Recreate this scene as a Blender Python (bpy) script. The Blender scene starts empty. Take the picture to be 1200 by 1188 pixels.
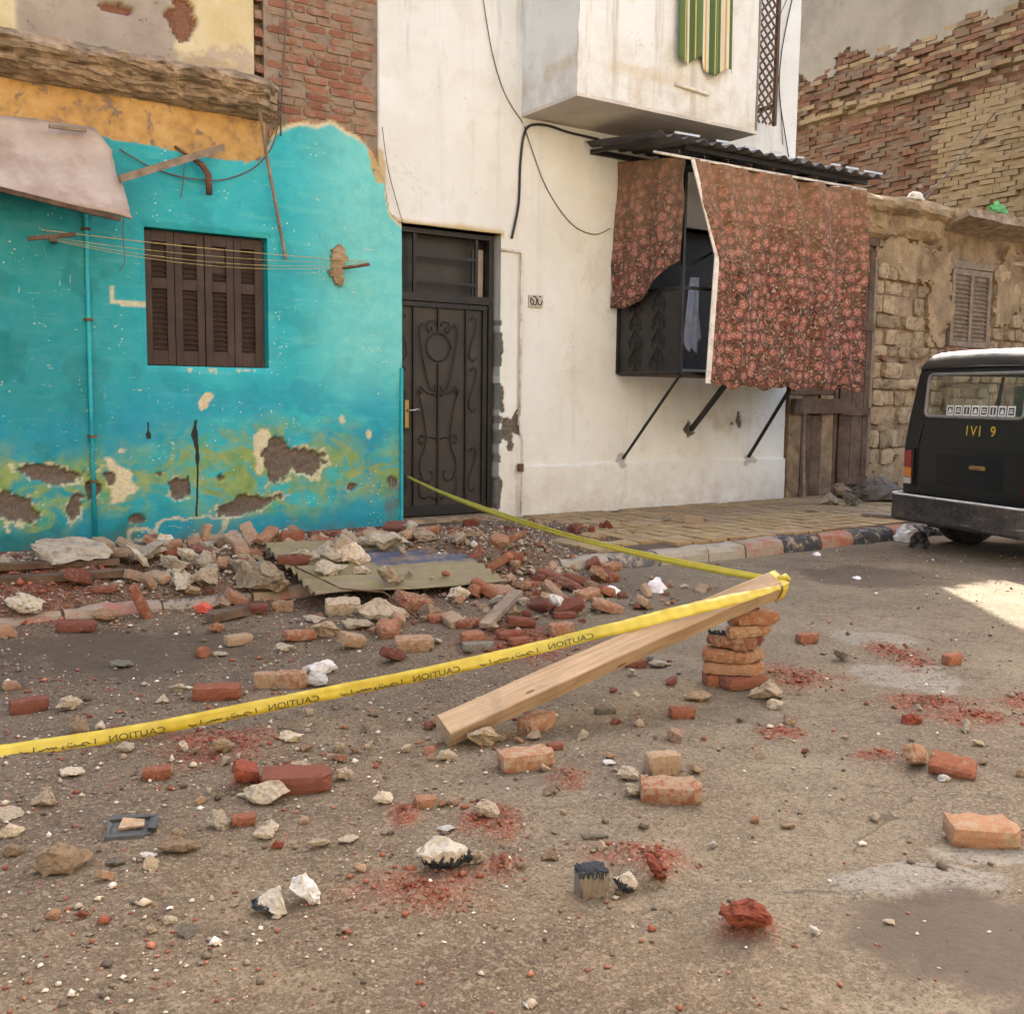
import bpy, bmesh, math, random
import numpy as np
from mathutils import Matrix, Vector, Euler

random.seed(7)
rng = np.random.default_rng(11)
scene = bpy.context.scene
col = scene.collection

# ------------------------------------------------------------------ camera
CAM_H = 1.35
PITCH, ROLL, AZ = math.radians(6.18), math.radians(0.68), math.radians(33.8)
cam_data = bpy.data.cameras.new('camera')
cam_data.sensor_fit = 'HORIZONTAL'
cam_data.sensor_width = 36.0
cam_data.lens = 36.0
cam_data.clip_start = 0.05
cam_data.clip_end = 2000.0
cam = bpy.data.objects.new('camera', cam_data)
col.objects.link(cam)
_cp, _sp, _cr, _sr = math.cos(PITCH), math.sin(PITCH), math.cos(ROLL), math.sin(ROLL)
_F = Vector((0, _cp, -_sp)); _U0 = Vector((0, _sp, _cp)); _R0 = Vector((1, 0, 0))
_R = _cr * _R0 + _sr * _U0
_U = -_sr * _R0 + _cr * _U0
_m = Matrix((_R, _U, -_F)).transposed().to_4x4()
_m.translation = (0, 0, CAM_H)
cam.matrix_world = _m
scene.camera = cam

# ------------------------------------------------------------------ sky, sun, exposure
SUN_EL = math.radians(44.0)
SUN_AZ = math.radians(2.5)            # clockwise from +Y
world = bpy.data.worlds.new('World')
scene.world = world
world.use_nodes = True
wt = world.node_tree
wt.nodes.clear()
_o = wt.nodes.new('ShaderNodeOutputWorld')
_b = wt.nodes.new('ShaderNodeBackground')
_s = wt.nodes.new('ShaderNodeTexSky')
_s.sky_type = 'NISHITA'
_s.sun_disc = False
_s.sun_elevation = SUN_EL
_s.sun_rotation = SUN_AZ
_s.altitude = 10
_s.air_density = 1.0
_s.dust_density = 6.0
_s.ozone_density = 0.6
wt.links.new(_s.outputs[0], _b.inputs[0])
_b.inputs[1].default_value = 0.15
wt.links.new(_b.outputs[0], _o.inputs[0])

sun_data = bpy.data.lights.new('sun', 'SUN')
sun_data.energy = 4.5
sun_data.angle = math.radians(0.5)
sun_data.color = (1.0, 0.94, 0.84)
sun = bpy.data.objects.new('sun', sun_data)
col.objects.link(sun)
_d = Vector((math.sin(SUN_AZ) * math.cos(SUN_EL), math.cos(SUN_AZ) * math.cos(SUN_EL), math.sin(SUN_EL)))
sun.rotation_euler = _d.to_track_quat('Z', 'Y').to_euler()

vs = scene.view_settings
vs.view_transform = 'Standard'
vs.look = 'None'
vs.exposure = 2.25
vs.gamma = 1.0
vs.use_curve_mapping = False
scene.render.engine = 'CYCLES'
scene.cycles.use_denoising = True
scene.cycles.max_bounces = 5
scene.cycles.diffuse_bounces = 4
scene.cycles.use_adaptive_sampling = True
scene.cycles.adaptive_threshold = 0.025
scene.cycles.use_light_tree = False
scene.cycles.transparent_max_bounces = 6
scene.cycles.sample_clamp_indirect = 6.0

# ------------------------------------------------------------------ frames
FX, FY = -1.0654, 9.7767
FAC = Matrix.Translation((FX, FY, 0)) @ Matrix.Rotation(AZ, 4, 'Z')   # street front: x along it, y into the houses, z up
WORLD = Matrix.Identity(4)
CD, CS = math.cos(AZ), math.sin(AZ)

def fac_to_world(s, y, z=0.0):
    return (FX + s * CD - y * CS, FY + s * CS + y * CD, z)

# ------------------------------------------------------------------ numpy noise
def _hash(ix, iy, iz, seed):
    h = (ix.astype(np.int64) * 374761393 + iy.astype(np.int64) * 668265263 + iz.astype(np.int64) * 2147483647 + seed * 974711) & 0xffffffff
    h = ((h ^ (h >> 13)) * 1274126177) & 0xffffffff
    h = ((h ^ (h >> 16)) * 2246822519) & 0xffffffff
    return ((h ^ (h >> 15)) & 0xffffff) / float(0xffffff)

def vnoise(x, y, z=None, seed=0):
    x = np.asarray(x, float); y = np.asarray(y, float)
    z = np.zeros_like(x) if z is None else np.asarray(z, float)
    ix, iy, iz = np.floor(x), np.floor(y), np.floor(z)
    fx, fy, fz = x - ix, y - iy, z - iz
    fx, fy, fz = [t * t * (3 - 2 * t) for t in (fx, fy, fz)]
    r = 0
    for a in (0, 1):
        for b in (0, 1):
            for c in (0, 1):
                w = (fx if a else 1 - fx) * (fy if b else 1 - fy) * (fz if c else 1 - fz)
                r = r + w * _hash(ix + a, iy + b, iz + c, seed)
    return r * 2 - 1

def fbm(x, y, scale=1.0, octv=4, seed=0, z=None, rough=0.5):
    x = np.asarray(x, float) * scale; y = np.asarray(y, float) * scale
    z = None if z is None else np.asarray(z, float) * scale
    r, a = 0, 1.0
    for i in range(octv):
        r = r + a * vnoise(x, y, z, seed + i * 17)
        x = x * 2.03; y = y * 2.03
        if z is not None: z = z * 2.03
        a *= rough
    return r

def sstep(a, b, x):
    t = np.clip((np.asarray(x, float) - a) / (b - a), 0, 1)
    return t * t * (3 - 2 * t)

# ------------------------------------------------------------------ mesh building
class MB:
    def __init__(self):
        self.v = []; self.f = []
    def add(self, vs, fs):
        n = len(self.v)
        self.v.extend([tuple(p) for p in vs]); self.f.extend([tuple(i + n for i in f) for f in fs])
        return self
    def box(self, lo, hi, rot=None, c=None, jit=0.0):
        x0, y0, z0 = lo; x1, y1, z1 = hi
        p = [Vector(q) for q in ((x0, y0, z0), (x1, y0, z0), (x1, y1, z0), (x0, y1, z0), (x0, y0, z1), (x1, y0, z1), (x1, y1, z1), (x0, y1, z1))]
        if jit: p = [q + Vector((random.uniform(-jit, jit), random.uniform(-jit, jit), random.uniform(-jit, jit))) for q in p]
        if rot is not None:
            c = Vector(c) if c is not None else Vector(((x0 + x1) / 2, (y0 + y1) / 2, (z0 + z1) / 2))
            p = [rot @ (q - c) + c for q in p]
        return self.add(p, [(0, 3, 2, 1), (4, 5, 6, 7), (0, 1, 5, 4), (1, 2, 6, 5), (2, 3, 7, 6), (3, 0, 4, 7)])
    def bar(self, a, b, w, h, up=(0, 0, 1)):
        a, b, up = Vector(a), Vector(b), Vector(up)
        t = (b - a).normalized()
        sx = t.cross(up)
        if sx.length < 1e-4: sx = t.cross(Vector((1, 0, 0)))
        sx.normalize(); sy = sx.cross(t)
        p = []
        for q in (a, b):
            for i, j in ((-1, -1), (1, -1), (1, 1), (-1, 1)):
                p.append(q + sx * (i * w / 2) + sy * (j * h / 2))
        return self.add(p, [(0, 1, 2, 3), (7, 6, 5, 4), (0, 4, 5, 1), (1, 5, 6, 2), (2, 6, 7, 3), (3, 7, 4, 0)])
    def tube(self, pts, r, n=6, caps=True):
        pts = [Vector(p) for p in pts]
        rr = r if isinstance(r, (list, tuple)) else [r] * len(pts)
        vs = []; prev = None
        for i, p in enumerate(pts):
            t = (pts[min(i + 1, len(pts) - 1)] - pts[max(i - 1, 0)])
            if t.length < 1e-9: t = Vector((0, 0, 1))
            t.normalize()
            if prev is None:
                a = t.orthogonal().normalized()
            else:
                a = prev - t * prev.dot(t)
                a = a.normalized() if a.length > 1e-5 else t.orthogonal().normalized()
            prev = a; b = t.cross(a)
            for k in range(n):
                q = 2 * math.pi * k / n
                vs.append(p + (a * math.cos(q) + b * math.sin(q)) * rr[i])
        fs = []
        for i in range(len(pts) - 1):
            for k in range(n):
                fs.append((i * n + k, i * n + (k + 1) % n, (i + 1) * n + (k + 1) % n, (i + 1) * n + k))
        if caps:
            fs.append(tuple(range(n - 1, -1, -1))); fs.append(tuple((len(pts) - 1) * n + k for k in range(n)))
        return self.add(vs, fs)
    def grid(self, P, flip=False):
        """P: array (rows, cols, 3)"""
        r, c = P.shape[:2]
        fs = []
        for i in range(r - 1):
            for j in range(c - 1):
                q = (i * c + j, i * c + j + 1, (i + 1) * c + j + 1, (i + 1) * c + j)
                fs.append(q[::-1] if flip else q)
        return self.add(P.reshape(-1, 3).tolist(), fs)
    def prism(self, poly, y0, y1):
        """polygon in (x, z), counter-clockwise seen from -y, extruded from y0 (front) to y1"""
        n = len(poly)
        vs = [(x, y0, z) for x, z in poly] + [(x, y1, z) for x, z in poly]
        fs = [tuple(range(n)), tuple(range(2 * n - 1, n - 1, -1))]
        for i in range(n):
            j = (i + 1) % n
            fs.append((i, i + n, j + n, j))
        return self.add(vs, fs)

ORG = {}; FRM = {}

def mesh_obj(name, mb, mat, origin=(0, 0, 0), smooth=False, bevel=0.0, attrs=None):
    me = bpy.data.meshes.new(name)
    v = np.array(mb.v, float) - np.array(origin, float)
    me.from_pydata(v.tolist(), [], mb.f)
    if attrs:
        for k, a in attrs.items():
            at = me.attributes.new(k, 'FLOAT', 'POINT')
            at.data.foreach_set('value', np.asarray(a, np.float32).ravel())
    if smooth: me.polygons.foreach_set('use_smooth', [True] * len(me.polygons))
    me.update()
    o = bpy.data.objects.new(name, me)
    if mat is not None: me.materials.append(mat)
    col.objects.link(o)
    if bevel > 0:
        b = o.modifiers.new('bevel', 'BEVEL'); b.width = bevel; b.segments = 2; b.limit_method = 'ANGLE'
    return o

def tag(o, label=None, cat=None, group=None, kind=None):
    if label: o['label'] = label
    if cat: o['category'] = cat
    if group: o['group'] = group
    if kind: o['kind'] = kind
    return o

def thing(name, label, cat, frame=None, origin=(0, 0, 0), group=None, kind=None):
    frame = FAC if frame is None else frame
    o = bpy.data.objects.new(name, None)
    col.objects.link(o)
    o.empty_display_size = 0.2
    o.matrix_world = frame @ Matrix.Translation(origin)
    ORG[o.name] = origin
    return tag(o, label, cat, group, kind)

def part(parent, name, mb, mat, label=None, **k):
    o = mesh_obj(name, mb, mat, ORG[parent.name], **k)
    o.parent = parent
    ORG[o.name] = ORG[parent.name]
    if label: o['label'] = label
    return o

def solid(name, label, cat, mb, mat, frame=None, origin=(0, 0, 0), group=None, kind=None, **k):
    frame = FAC if frame is None else frame
    o = mesh_obj(name, mb, mat, origin, **k)
    o.matrix_world = frame @ Matrix.Translation(origin)
    ORG[o.name] = origin
    return tag(o, label, cat, group, kind)

def copy_piece(src, parent, loc, rot=(0, 0, 0), scale=(1, 1, 1)):
    c = src.copy()
    col.objects.link(c)
    c.parent = parent
    c.matrix_parent_inverse = Matrix.Identity(4)
    c.location = loc; c.rotation_euler = rot; c.scale = scale
    return c

def catenary(a, b, sag, n=14):
    a, b = Vector(a), Vector(b)
    return [a.lerp(b, i / n) - Vector((0, 0, sag * 4 * (i / n) * (1 - i / n))) for i in range(n + 1)]

# ------------------------------------------------------------------ materials
class NT:
    def __init__(self, name):
        self.m = bpy.data.materials.new(name)
        self.m.use_nodes = True
        self.t = self.m.node_tree
        self.t.nodes.clear()
        self.out = self.t.nodes.new('ShaderNodeOutputMaterial')
        self.p = self.t.nodes.new('ShaderNodeBsdfPrincipled')
        self.t.links.new(self.p.outputs[0], self.out.inputs[0])
        self._c = None
    def n(self, typ, **k):
        nd = self.t.nodes.new(typ)
        for a, b in k.items(): setattr(nd, a, b)
        return nd
    def put(self, sock, v):
        if isinstance(v, bpy.types.NodeSocket): self.t.links.new(v, sock)
        elif v is not None:
            if hasattr(sock.default_value, '__len__') and len(sock.default_value) == 4 and len(v) == 3: v = (*v, 1)
            sock.default_value = v
    def coord(self, kind='Object'):
        if self._c is None: self._c = self.n('ShaderNodeTexCoord')
        return self._c.outputs[kind]
    def vec(self, scale=(1, 1, 1), src=None, loc=(0, 0, 0)):
        mp = self.n('ShaderNodeMapping')
        self.put(mp.inputs[0], src or self.coord())
        mp.inputs['Scale'].default_value = scale; mp.inputs['Location'].default_value = loc
        return mp.outputs[0]
    def noise(self, scale, detail=4, rough=0.55, vec=None, dist=0.0):
        nd = self.n('ShaderNodeTexNoise')
        self.put(nd.inputs['Vector'], vec or self.coord())
        nd.inputs['Scale'].default_value = scale; nd.inputs['Detail'].default_value = detail
        nd.inputs['Roughness'].default_value = rough; nd.inputs['Distortion'].default_value = dist
        return nd.outputs[0]
    def voro(self, scale, vec=None, feature='F1', out='Distance', rand=1.0):
        nd = self.n('ShaderNodeTexVoronoi', feature=feature)
        self.put(nd.inputs['Vector'], vec or self.coord())
        nd.inputs['Scale'].default_value = scale; nd.inputs['Randomness'].default_value = rand
        return nd.outputs[out]
    def math(self, op, a, b=None, c=None, clamp=False):
        nd = self.n('ShaderNodeMath', operation=op, use_clamp=clamp)
        self.put(nd.inputs[0], a)
        if b is not None: self.put(nd.inputs[1], b)
        if c is not None: self.put(nd.inputs[2], c)
        return nd.outputs[0]
    def step(self, x, a, b):
        nd = self.n('ShaderNodeMapRange', interpolation_type='SMOOTHSTEP')
        self.put(nd.inputs[0], x)
        nd.inputs[1].default_value = a; nd.inputs[2].default_value = b
        return nd.outputs[0]
    def mix(self, f, a, b, mode='MIX'):
        nd = self.n('ShaderNodeMix', data_type='RGBA', blend_type=mode)
        self.put(nd.inputs[0], f); self.put(nd.inputs[6], a); self.put(nd.inputs[7], b)
        return nd.outputs[2]
    def ramp(self, f, stops, interp='LINEAR'):
        nd = self.n('ShaderNodeValToRGB')
        cr = nd.color_ramp; cr.interpolation = interp
        while len(cr.elements) < len(stops): cr.elements.new(0.5)
        for e, (p, c) in zip(cr.elements, stops):
            e.position = p; e.color = (*c, 1) if len(c) == 3 else c
        self.put(nd.inputs[0], f)
        return nd.outputs[0]
    def attr(self, name, out='Fac'):
        nd = self.n('ShaderNodeAttribute', attribute_name=name)
        return nd.outputs[out]
    def sep(self, v):
        nd = self.n('ShaderNodeSeparateXYZ'); self.put(nd.inputs[0], v)
        return nd.outputs
    def rand(self):
        return self.n('ShaderNodeObjectInfo').outputs['Random']
    def objloc(self):
        return self.n('ShaderNodeObjectInfo').outputs['Location']
    def shifted(self):
        """object coordinates moved by the object's own place, so copies differ"""
        nd = self.n('ShaderNodeVectorMath', operation='ADD')
        self.put(nd.inputs[0], self.coord()); self.put(nd.inputs[1], self.objloc())
        return nd.outputs[0]
    def bump(self, h, strength=0.5, dist=0.01, prev=None):
        nd = self.n('ShaderNodeBump')
        nd.inputs['Strength'].default_value = strength; nd.inputs['Distance'].default_value = dist
        self.put(nd.inputs['Height'], h)
        if prev is not None: self.put(nd.inputs['Normal'], prev)
        return nd.outputs[0]
    def done(self, color, rough=0.85, normal=None, metal=0.0, spec=0.3, **k):
        self.put(self.p.inputs['Base Color'], color)
        self.put(self.p.inputs['Roughness'], rough)
        self.put(self.p.inputs['Metallic'], metal)
        self.put(self.p.inputs['Specular IOR Level'], spec)
        if normal is not None: self.put(self.p.inputs['Normal'], normal)
        for a, b in k.items(): self.put(self.p.inputs[a], b)
        return self.m

def simple(name, c, rough=0.8, metal=0.0, var=0.25, scale=9.0, bump=0.25, spec=0.3, dirt=None, bscale=60.0, bdist=0.004):
    t = NT(name)
    v = t.shifted()
    n1 = t.noise(scale, 5, 0.6, v)
    dark = tuple(x * (1 - var) for x in c); lite = tuple(min(1, x * (1 + var)) for x in c)
    cc = t.ramp(n1, [(0.3, dark), (0.7, lite)])
    if dirt is not None:
        cc = t.mix(t.step(t.noise(scale * 0.45, 6, 0.7, v), 0.48, 0.68), cc, dirt)
    nb = t.noise(bscale, 4, 0.6, v)
    return t.done(cc, rough, t.bump(nb, bump, bdist), metal, spec)

# ================================================================== MATERIALS OF THE HOUSES
def teal_paint():
    t = NT('teal_paint')
    v = t.coord()
    n1 = t.noise(1.6, 6, 0.65, v); n2 = t.noise(9, 5, 0.6, v); n3 = t.noise(45, 4, 0.6, v)
    st = t.noise(1.0, 5, 0.6, t.vec((2.2, 1, 14), v))
    c = t.ramp(n1, [(0.25, (0.011, 0.30, 0.345)), (0.5, (0.019, 0.355, 0.395)), (0.75, (0.036, 0.41, 0.43))])
    c = t.mix(t.math('MULTIPLY', t.step(st, 0.5, 0.7), 0.35), c, (0.13, 0.48, 0.44))
    c = t.mix(t.math('MULTIPLY', t.step(n2, 0.52, 0.75), 0.22), c, (0.008, 0.22, 0.29))
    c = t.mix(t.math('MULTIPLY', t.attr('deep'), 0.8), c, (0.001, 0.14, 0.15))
    c = t.mix(t.math('MULTIPLY', t.attr('pale'), t.math('ADD', t.math('MULTIPLY', t.step(n2, 0.3, 0.7), 0.35), 0.45)), c, (0.24, 0.62, 0.54))
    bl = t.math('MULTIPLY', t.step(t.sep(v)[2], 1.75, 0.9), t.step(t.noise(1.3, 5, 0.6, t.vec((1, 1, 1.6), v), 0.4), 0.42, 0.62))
    c = t.mix(t.math('MULTIPLY', bl, 0.8), c, (0.006, 0.235, 0.345))
    # green under-paint, rubbed through
    sm = t.noise(1.0, 6, 0.68, t.vec((3.2, 1, 4.6), v), 1.1)
    g = t.math('MULTIPLY', t.attr('green'), t.step(t.math('ADD', sm, t.math('MULTIPLY', n3, 0.10)), 0.44, 0.62))
    c = t.mix(g, c, t.ramp(n2, [(0.35, (0.13, 0.24, 0.06)), (0.65, (0.27, 0.33, 0.10))]))
    g2 = t.math('MULTIPLY', t.attr('green'), t.step(t.noise(5, 6, 0.7, v, 0.6), 0.55, 0.64))
    c = t.mix(t.math('MULTIPLY', g2, 0.8), c, (0.05, 0.30, 0.19))
    # chips and scratches to the cream undercoat
    sc = t.noise(1.0, 6, 0.75, t.vec((5, 1, 26), v), 0.7)
    scv = t.noise(1.0, 5, 0.75, t.vec((30, 1, 4), v), 0.5)
    chips = t.math('MULTIPLY', t.math('MAXIMUM', t.step(sc, 0.64, 0.67), t.step(scv, 0.66, 0.69)), t.step(t.noise(2.2, 4, 0.6, v), 0.42, 0.58))
    sp = t.math('MULTIPLY', t.math('LESS_THAN', t.voro(26, v), 0.17), t.step(t.noise(3.1, 3, 0.5, v), 0.56, 0.64))
    c = t.mix(t.math('MAXIMUM', chips, sp), c, (0.50, 0.54, 0.42))
    c = t.mix(t.attr('cream'), c, t.ramp(n3, [(0.3, (0.42, 0.36, 0.20)), (0.7, (0.62, 0.56, 0.38))]))
    oc = t.ramp(t.math('ADD', t.math('MULTIPLY', n1, 0.5), t.math('MULTIPLY', n2, 0.5)), [(0.38, (0.22, 0.13, 0.06)), (0.5, (0.42, 0.24, 0.07)), (0.62, (0.50, 0.33, 0.12))])
    oc = t.mix(t.step(t.noise(6, 6, 0.7, v, 0.5), 0.54, 0.62), oc, (0.20, 0.14, 0.09))
    c = t.mix(t.attr('ochre'), c, oc)
    c = t.mix(t.attr('hole'), c, t.ramp(n3, [(0.3, (0.075, 0.055, 0.042)), (0.7, (0.15, 0.11, 0.08))]))
    c = t.mix(t.attr('drip'), c, (0.008, 0.011, 0.012))
    c = t.mix(t.math('MULTIPLY', t.attr('grime'), t.step(n2, 0.3, 0.7)), c, (0.09, 0.12, 0.10))
    h = t.math('ADD', t.math('MULTIPLY', n2, 0.6), t.math('MULTIPLY', t.noise(120, 3, 0.6, v), 0.3))
    h = t.math('SUBTRACT', h, t.math('MULTIPLY', chips, 0.25))
    return t.done(c, t.ramp(n2, [(0.3, (0.5,) * 3), (0.7, (0.8,) * 3)]), t.bump(h, 0.45, 0.012), spec=0.35)

def white_plaster(name='white_plaster', base=(0.67, 0.685, 0.655)):
    t = NT(name)
    v = t.coord()
    n1 = t.noise(0.9, 6, 0.6, v); n2 = t.noise(5, 6, 0.65, v); n3 = t.noise(38, 4, 0.6, v)
    st = t.noise(1.0, 5, 0.65, t.vec((6, 2, 0.5), v))
    d = tuple(x * y for x, y in zip(base, (0.88, 0.85, 0.80)))
    c = t.ramp(n1, [(0.3, d), (0.62, base)])
    c = t.mix(t.math('MULTIPLY', t.step(n2, 0.55, 0.8), 0.5), c, tuple(x * y for x, y in zip(base, (0.80, 0.74, 0.66))))
    c = t.mix(t.math('MULTIPLY', t.math('MULTIPLY', t.step(st, 0.52, 0.75), t.attr('streak')), 0.7), c, (0.30, 0.23, 0.165))
    sp = t.math('MULTIPLY', t.math('LESS_THAN', t.voro(17, v), 0.10), t.step(t.noise(2.5, 3, 0.5, v), 0.54, 0.62))
    c = t.mix(sp, c, (0.27, 0.23, 0.19))
    ck = t.math('MULTIPLY', t.step(t.math('ABSOLUTE', t.math('SUBTRACT', t.noise(1.3, 6, 0.62, v, 0.8), 0.5)), 0.0035, 0.001), t.step(t.noise(0.9, 2, 0.5, t.vec((1, 1, 1), v, (3, 1, 7))), 0.50, 0.58))
    c = t.mix(t.math('MULTIPLY', ck, 0.28), c, (0.22, 0.18, 0.14))
    pt = t.step(t.noise(2.6, 6, 0.7, t.vec((1, 1, 1), v, (8, 2, 1)), 0.5), 0.60, 0.64)
    c = t.mix(t.math('MULTIPLY', pt, 0.35), c, tuple(x * y for x, y in zip(base, (0.82, 0.76, 0.66))))
    c = t.mix(t.math('MULTIPLY', t.attr('grime'), t.step(t.math('ADD', n2, t.math('MULTIPLY', n3, 0.3)), 0.42, 0.85)), c, (0.40, 0.32, 0.225))
    c = t.mix(t.attr('ochre'), c, (0.45, 0.33, 0.13))
    c = t.mix(t.attr('hole'), c, t.ramp(n3, [(0.3, (0.07, 0.06, 0.05)), (0.7, (0.17, 0.145, 0.115))]))
    h = t.math('ADD', t.math('MULTIPLY', n2, 0.8), t.math('MULTIPLY', n3, 0.2))
    return t.done(c, 0.9, t.bump(h, 0.4, 0.01), spec=0.2)

def upper_plaster():
    t = NT('upper_plaster')
    v = t.coord()
    n1 = t.noise(2.5, 6, 0.65, v); n2 = t.noise(13, 6, 0.7, v); n3 = t.noise(50, 4, 0.6, v)
    grey = t.ramp(n1, [(0.3, (0.24, 0.20, 0.155)), (0.7, (0.36, 0.31, 0.25))])
    grey = t.mix(t.step(n2, 0.6, 0.72), grey, (0.14, 0.11, 0.085))
    cream = t.ramp(n1, [(0.35, (0.50, 0.40, 0.20)), (0.65, (0.56, 0.49, 0.31))])
    cream = t.mix(t.step(n2, 0.62, 0.74), cream, (0.35, 0.27, 0.17))
    c = t.mix(t.attr('cream'), grey, cream)
    c = t.mix(t.math('MULTIPLY', t.attr('peel'), t.step(n2, 0.35, 0.5)), c, (0.42, 0.34, 0.25))
    c = t.mix(t.attr('hole'), c, t.ramp(n3, [(0.3, (0.12, 0.06, 0.04)), (0.7, (0.25, 0.12, 0.075))]))
    return t.done(c, 0.92, t.bump(t.math('ADD', n2, t.math('MULTIPLY', n3, 0.5)), 0.7, 0.012), spec=0.2)

def brick_mat(name, c1, c2, mortar, amount=0.55, island=False, sc=1.0):
    t = NT(name)
    v = t.shifted()
    r = t.n('ShaderNodeNewGeometry').outputs['Random Per Island'] if island else t.rand()
    n1 = t.noise(8 * sc, 8, 0.72, v); n2 = t.noise(60 * sc, 4, 0.6, v)
    c = t.mix(r, c1, c2)
    c = t.mix(t.math('MULTIPLY', t.step(n2, 0.45, 0.75), 0.55), c, tuple(x * 0.45 for x in c1))
    thr = t.math('ADD', t.math('MULTIPLY', t.math('FRACT', t.math('MULTIPLY', r, 7.31)), 0.22), amount - 0.1)
    m = t.math('MULTIPLY', t.step(t.math('SUBTRACT', t.math('ADD', n1, t.math('MULTIPLY', n2, 0.12)), thr), -0.01, 0.11), 0.85)
    c = t.mix(m, c, t.mix(n2, tuple(x * 0.75 for x in mortar), tuple(min(1, x * 1.2) for x in mortar)))
    return t.done(c, 0.95, t.bump(t.math('ADD', n1, n2), 0.6, 0.008), spec=0.15)

def rubble_stone(name, base, dark, sc=1.0):
    t = NT(name)
    v = t.shifted()
    n1 = t.noise(9 * sc, 6, 0.7, v); n2 = t.noise(55 * sc, 4, 0.65, v)
    r = t.rand()
    k = t.math('ADD', t.math('MULTIPLY', r, 0.5), 0.7)
    c = t.ramp(n1, [(0.34, dark), (0.52, base), (0.75, tuple(min(1, x * 1.15) for x in base))])
    c = t.mix(t.math('MULTIPLY', t.step(n2, 0.5, 0.8), 0.4), c, dark)
    mx = t.n('ShaderNodeVectorMath', operation='SCALE'); t.put(mx.inputs[0], c); t.put(mx.inputs['Scale'], k)
    return t.done(mx.outputs[0], 0.95, t.bump(t.math('ADD', n1, n2), 0.7, 0.012), spec=0.15)

M = {}
M['teal'] = teal_paint()
M['white'] = white_plaster()
M['upper'] = upper_plaster()
M['mortar'] = simple('old_mortar', (0.22, 0.17, 0.125), 0.95, var=0.3, scale=12, bump=0.8, bscale=40, bdist=0.01)
M['wall_brick'] = brick_mat('wall_brick', (0.19, 0.080, 0.050), (0.30, 0.145, 0.090), (0.27, 0.20, 0.14), 0.52)
M['party_brick'] = brick_mat('party_brick', (0.085, 0.042, 0.028), (0.165, 0.090, 0.056), (0.125, 0.095, 0.066), 0.52, island=True, sc=0.35)
M['pale_brick'] = brick_mat('limewashed_brick', (0.165, 0.118, 0.066), (0.235, 0.175, 0.105), (0.20, 0.15, 0.095), 0.50, island=True, sc=0.35)
M['cornice'] = simple('crumbling_concrete', (0.29, 0.215, 0.14), 0.95, var=0.5, scale=7, bump=0.8, bscale=40, bdist=0.015, dirt=(0.17, 0.125, 0.085))
M['shutter'] = simple('brown_shutter_paint', (0.042, 0.024, 0.018), 0.6, var=0.3, scale=6, bump=0.25, bscale=80, dirt=(0.06, 0.04, 0.03))
M['iron'] = simple('black_iron_paint', (0.008, 0.0075, 0.007), 0.5, var=0.3, scale=12, bump=0.3, dirt=(0.02, 0.017, 0.014), spec=0.4)
M['door_sheet'] = simple('dusty_door_sheet', (0.032, 0.026, 0.021), 0.55, var=0.4, scale=3.5, bump=0.2, dirt=(0.018, 0.016, 0.014), spec=0.4)
M['gloom_and_sheet'] = simple('unlit_hall_and_dark_sheet', (0.018, 0.016, 0.014), 0.5, var=0.35, scale=2.5, bump=0.2, dirt=(0.04, 0.035, 0.03), spec=0.4)  # dark colour paints the unlit hall and room; also the cage's side sheet
M['brass'] = simple('worn_brass', (0.30, 0.20, 0.075), 0.4, metal=0.7, var=0.2, scale=30)
M['steel'] = simple('dull_steel', (0.45, 0.44, 0.42), 0.45, metal=0.8, var=0.2, scale=30)
M['wood_grey'] = simple('weathered_wood', (0.22, 0.165, 0.115), 0.85, var=0.35, scale=10, bump=0.6, dirt=(0.16, 0.12, 0.085))
M['wood_brown'] = simple('old_brown_wood', (0.085, 0.050, 0.029), 0.8, var=0.45, scale=6, bump=0.6, dirt=(0.14, 0.095, 0.06))
M['cable_black'] = simple('black_cable', (0.03, 0.027, 0.025), 0.6, var=0.2)
M['cable_brown'] = simple('thin_brown_wire', (0.12, 0.09, 0.065), 0.7, var=0.2)
M['rope'] = simple('yellow_line_rope', (0.42, 0.33, 0.13), 0.8, var=0.3, scale=40)
M['rust'] = simple('rusty_steel', (0.13, 0.065, 0.038), 0.85, var=0.5, scale=18, bump=0.5, dirt=(0.06, 0.04, 0.03))
M['white_paint'] = simple('dirty_white_paint', (0.62, 0.57, 0.49), 0.7, var=0.2, scale=14, dirt=(0.40, 0.34, 0.27))
M['panel'] = simple('pinkish_board', (0.42, 0.34, 0.28), 0.8, var=0.18, scale=3.0, bump=0.3, dirt=(0.31, 0.23, 0.18))
M['ruin_stone'] = rubble_stone('ruin_stone', (0.36, 0.27, 0.165), (0.17, 0.115, 0.065))
M['ruin_core'] = simple('ruin_mortar', (0.25, 0.175, 0.105), 0.95, var=0.45, scale=5, bump=1.0, bscale=25, bdist=0.02, dirt=(0.13, 0.09, 0.055))
M['ruin_plaster'] = simple('stained_tan_plaster', (0.29, 0.205, 0.115), 0.95, var=0.35, scale=3.5, bump=0.8, bscale=22, bdist=0.015, dirt=(0.15, 0.10, 0.055))
M['grey_party'] = simple('grey_party_plaster', (0.185, 0.165, 0.135), 0.95, var=0.2, scale=1.5, bump=0.6, bscale=20, bdist=0.02, dirt=(0.15, 0.13, 0.105))
M['corr_dark'] = simple('corrugated_steel', (0.10, 0.10, 0.105), 0.5, metal=0.3, var=0.3, scale=5, dirt=(0.16, 0.13, 0.10))

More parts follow.
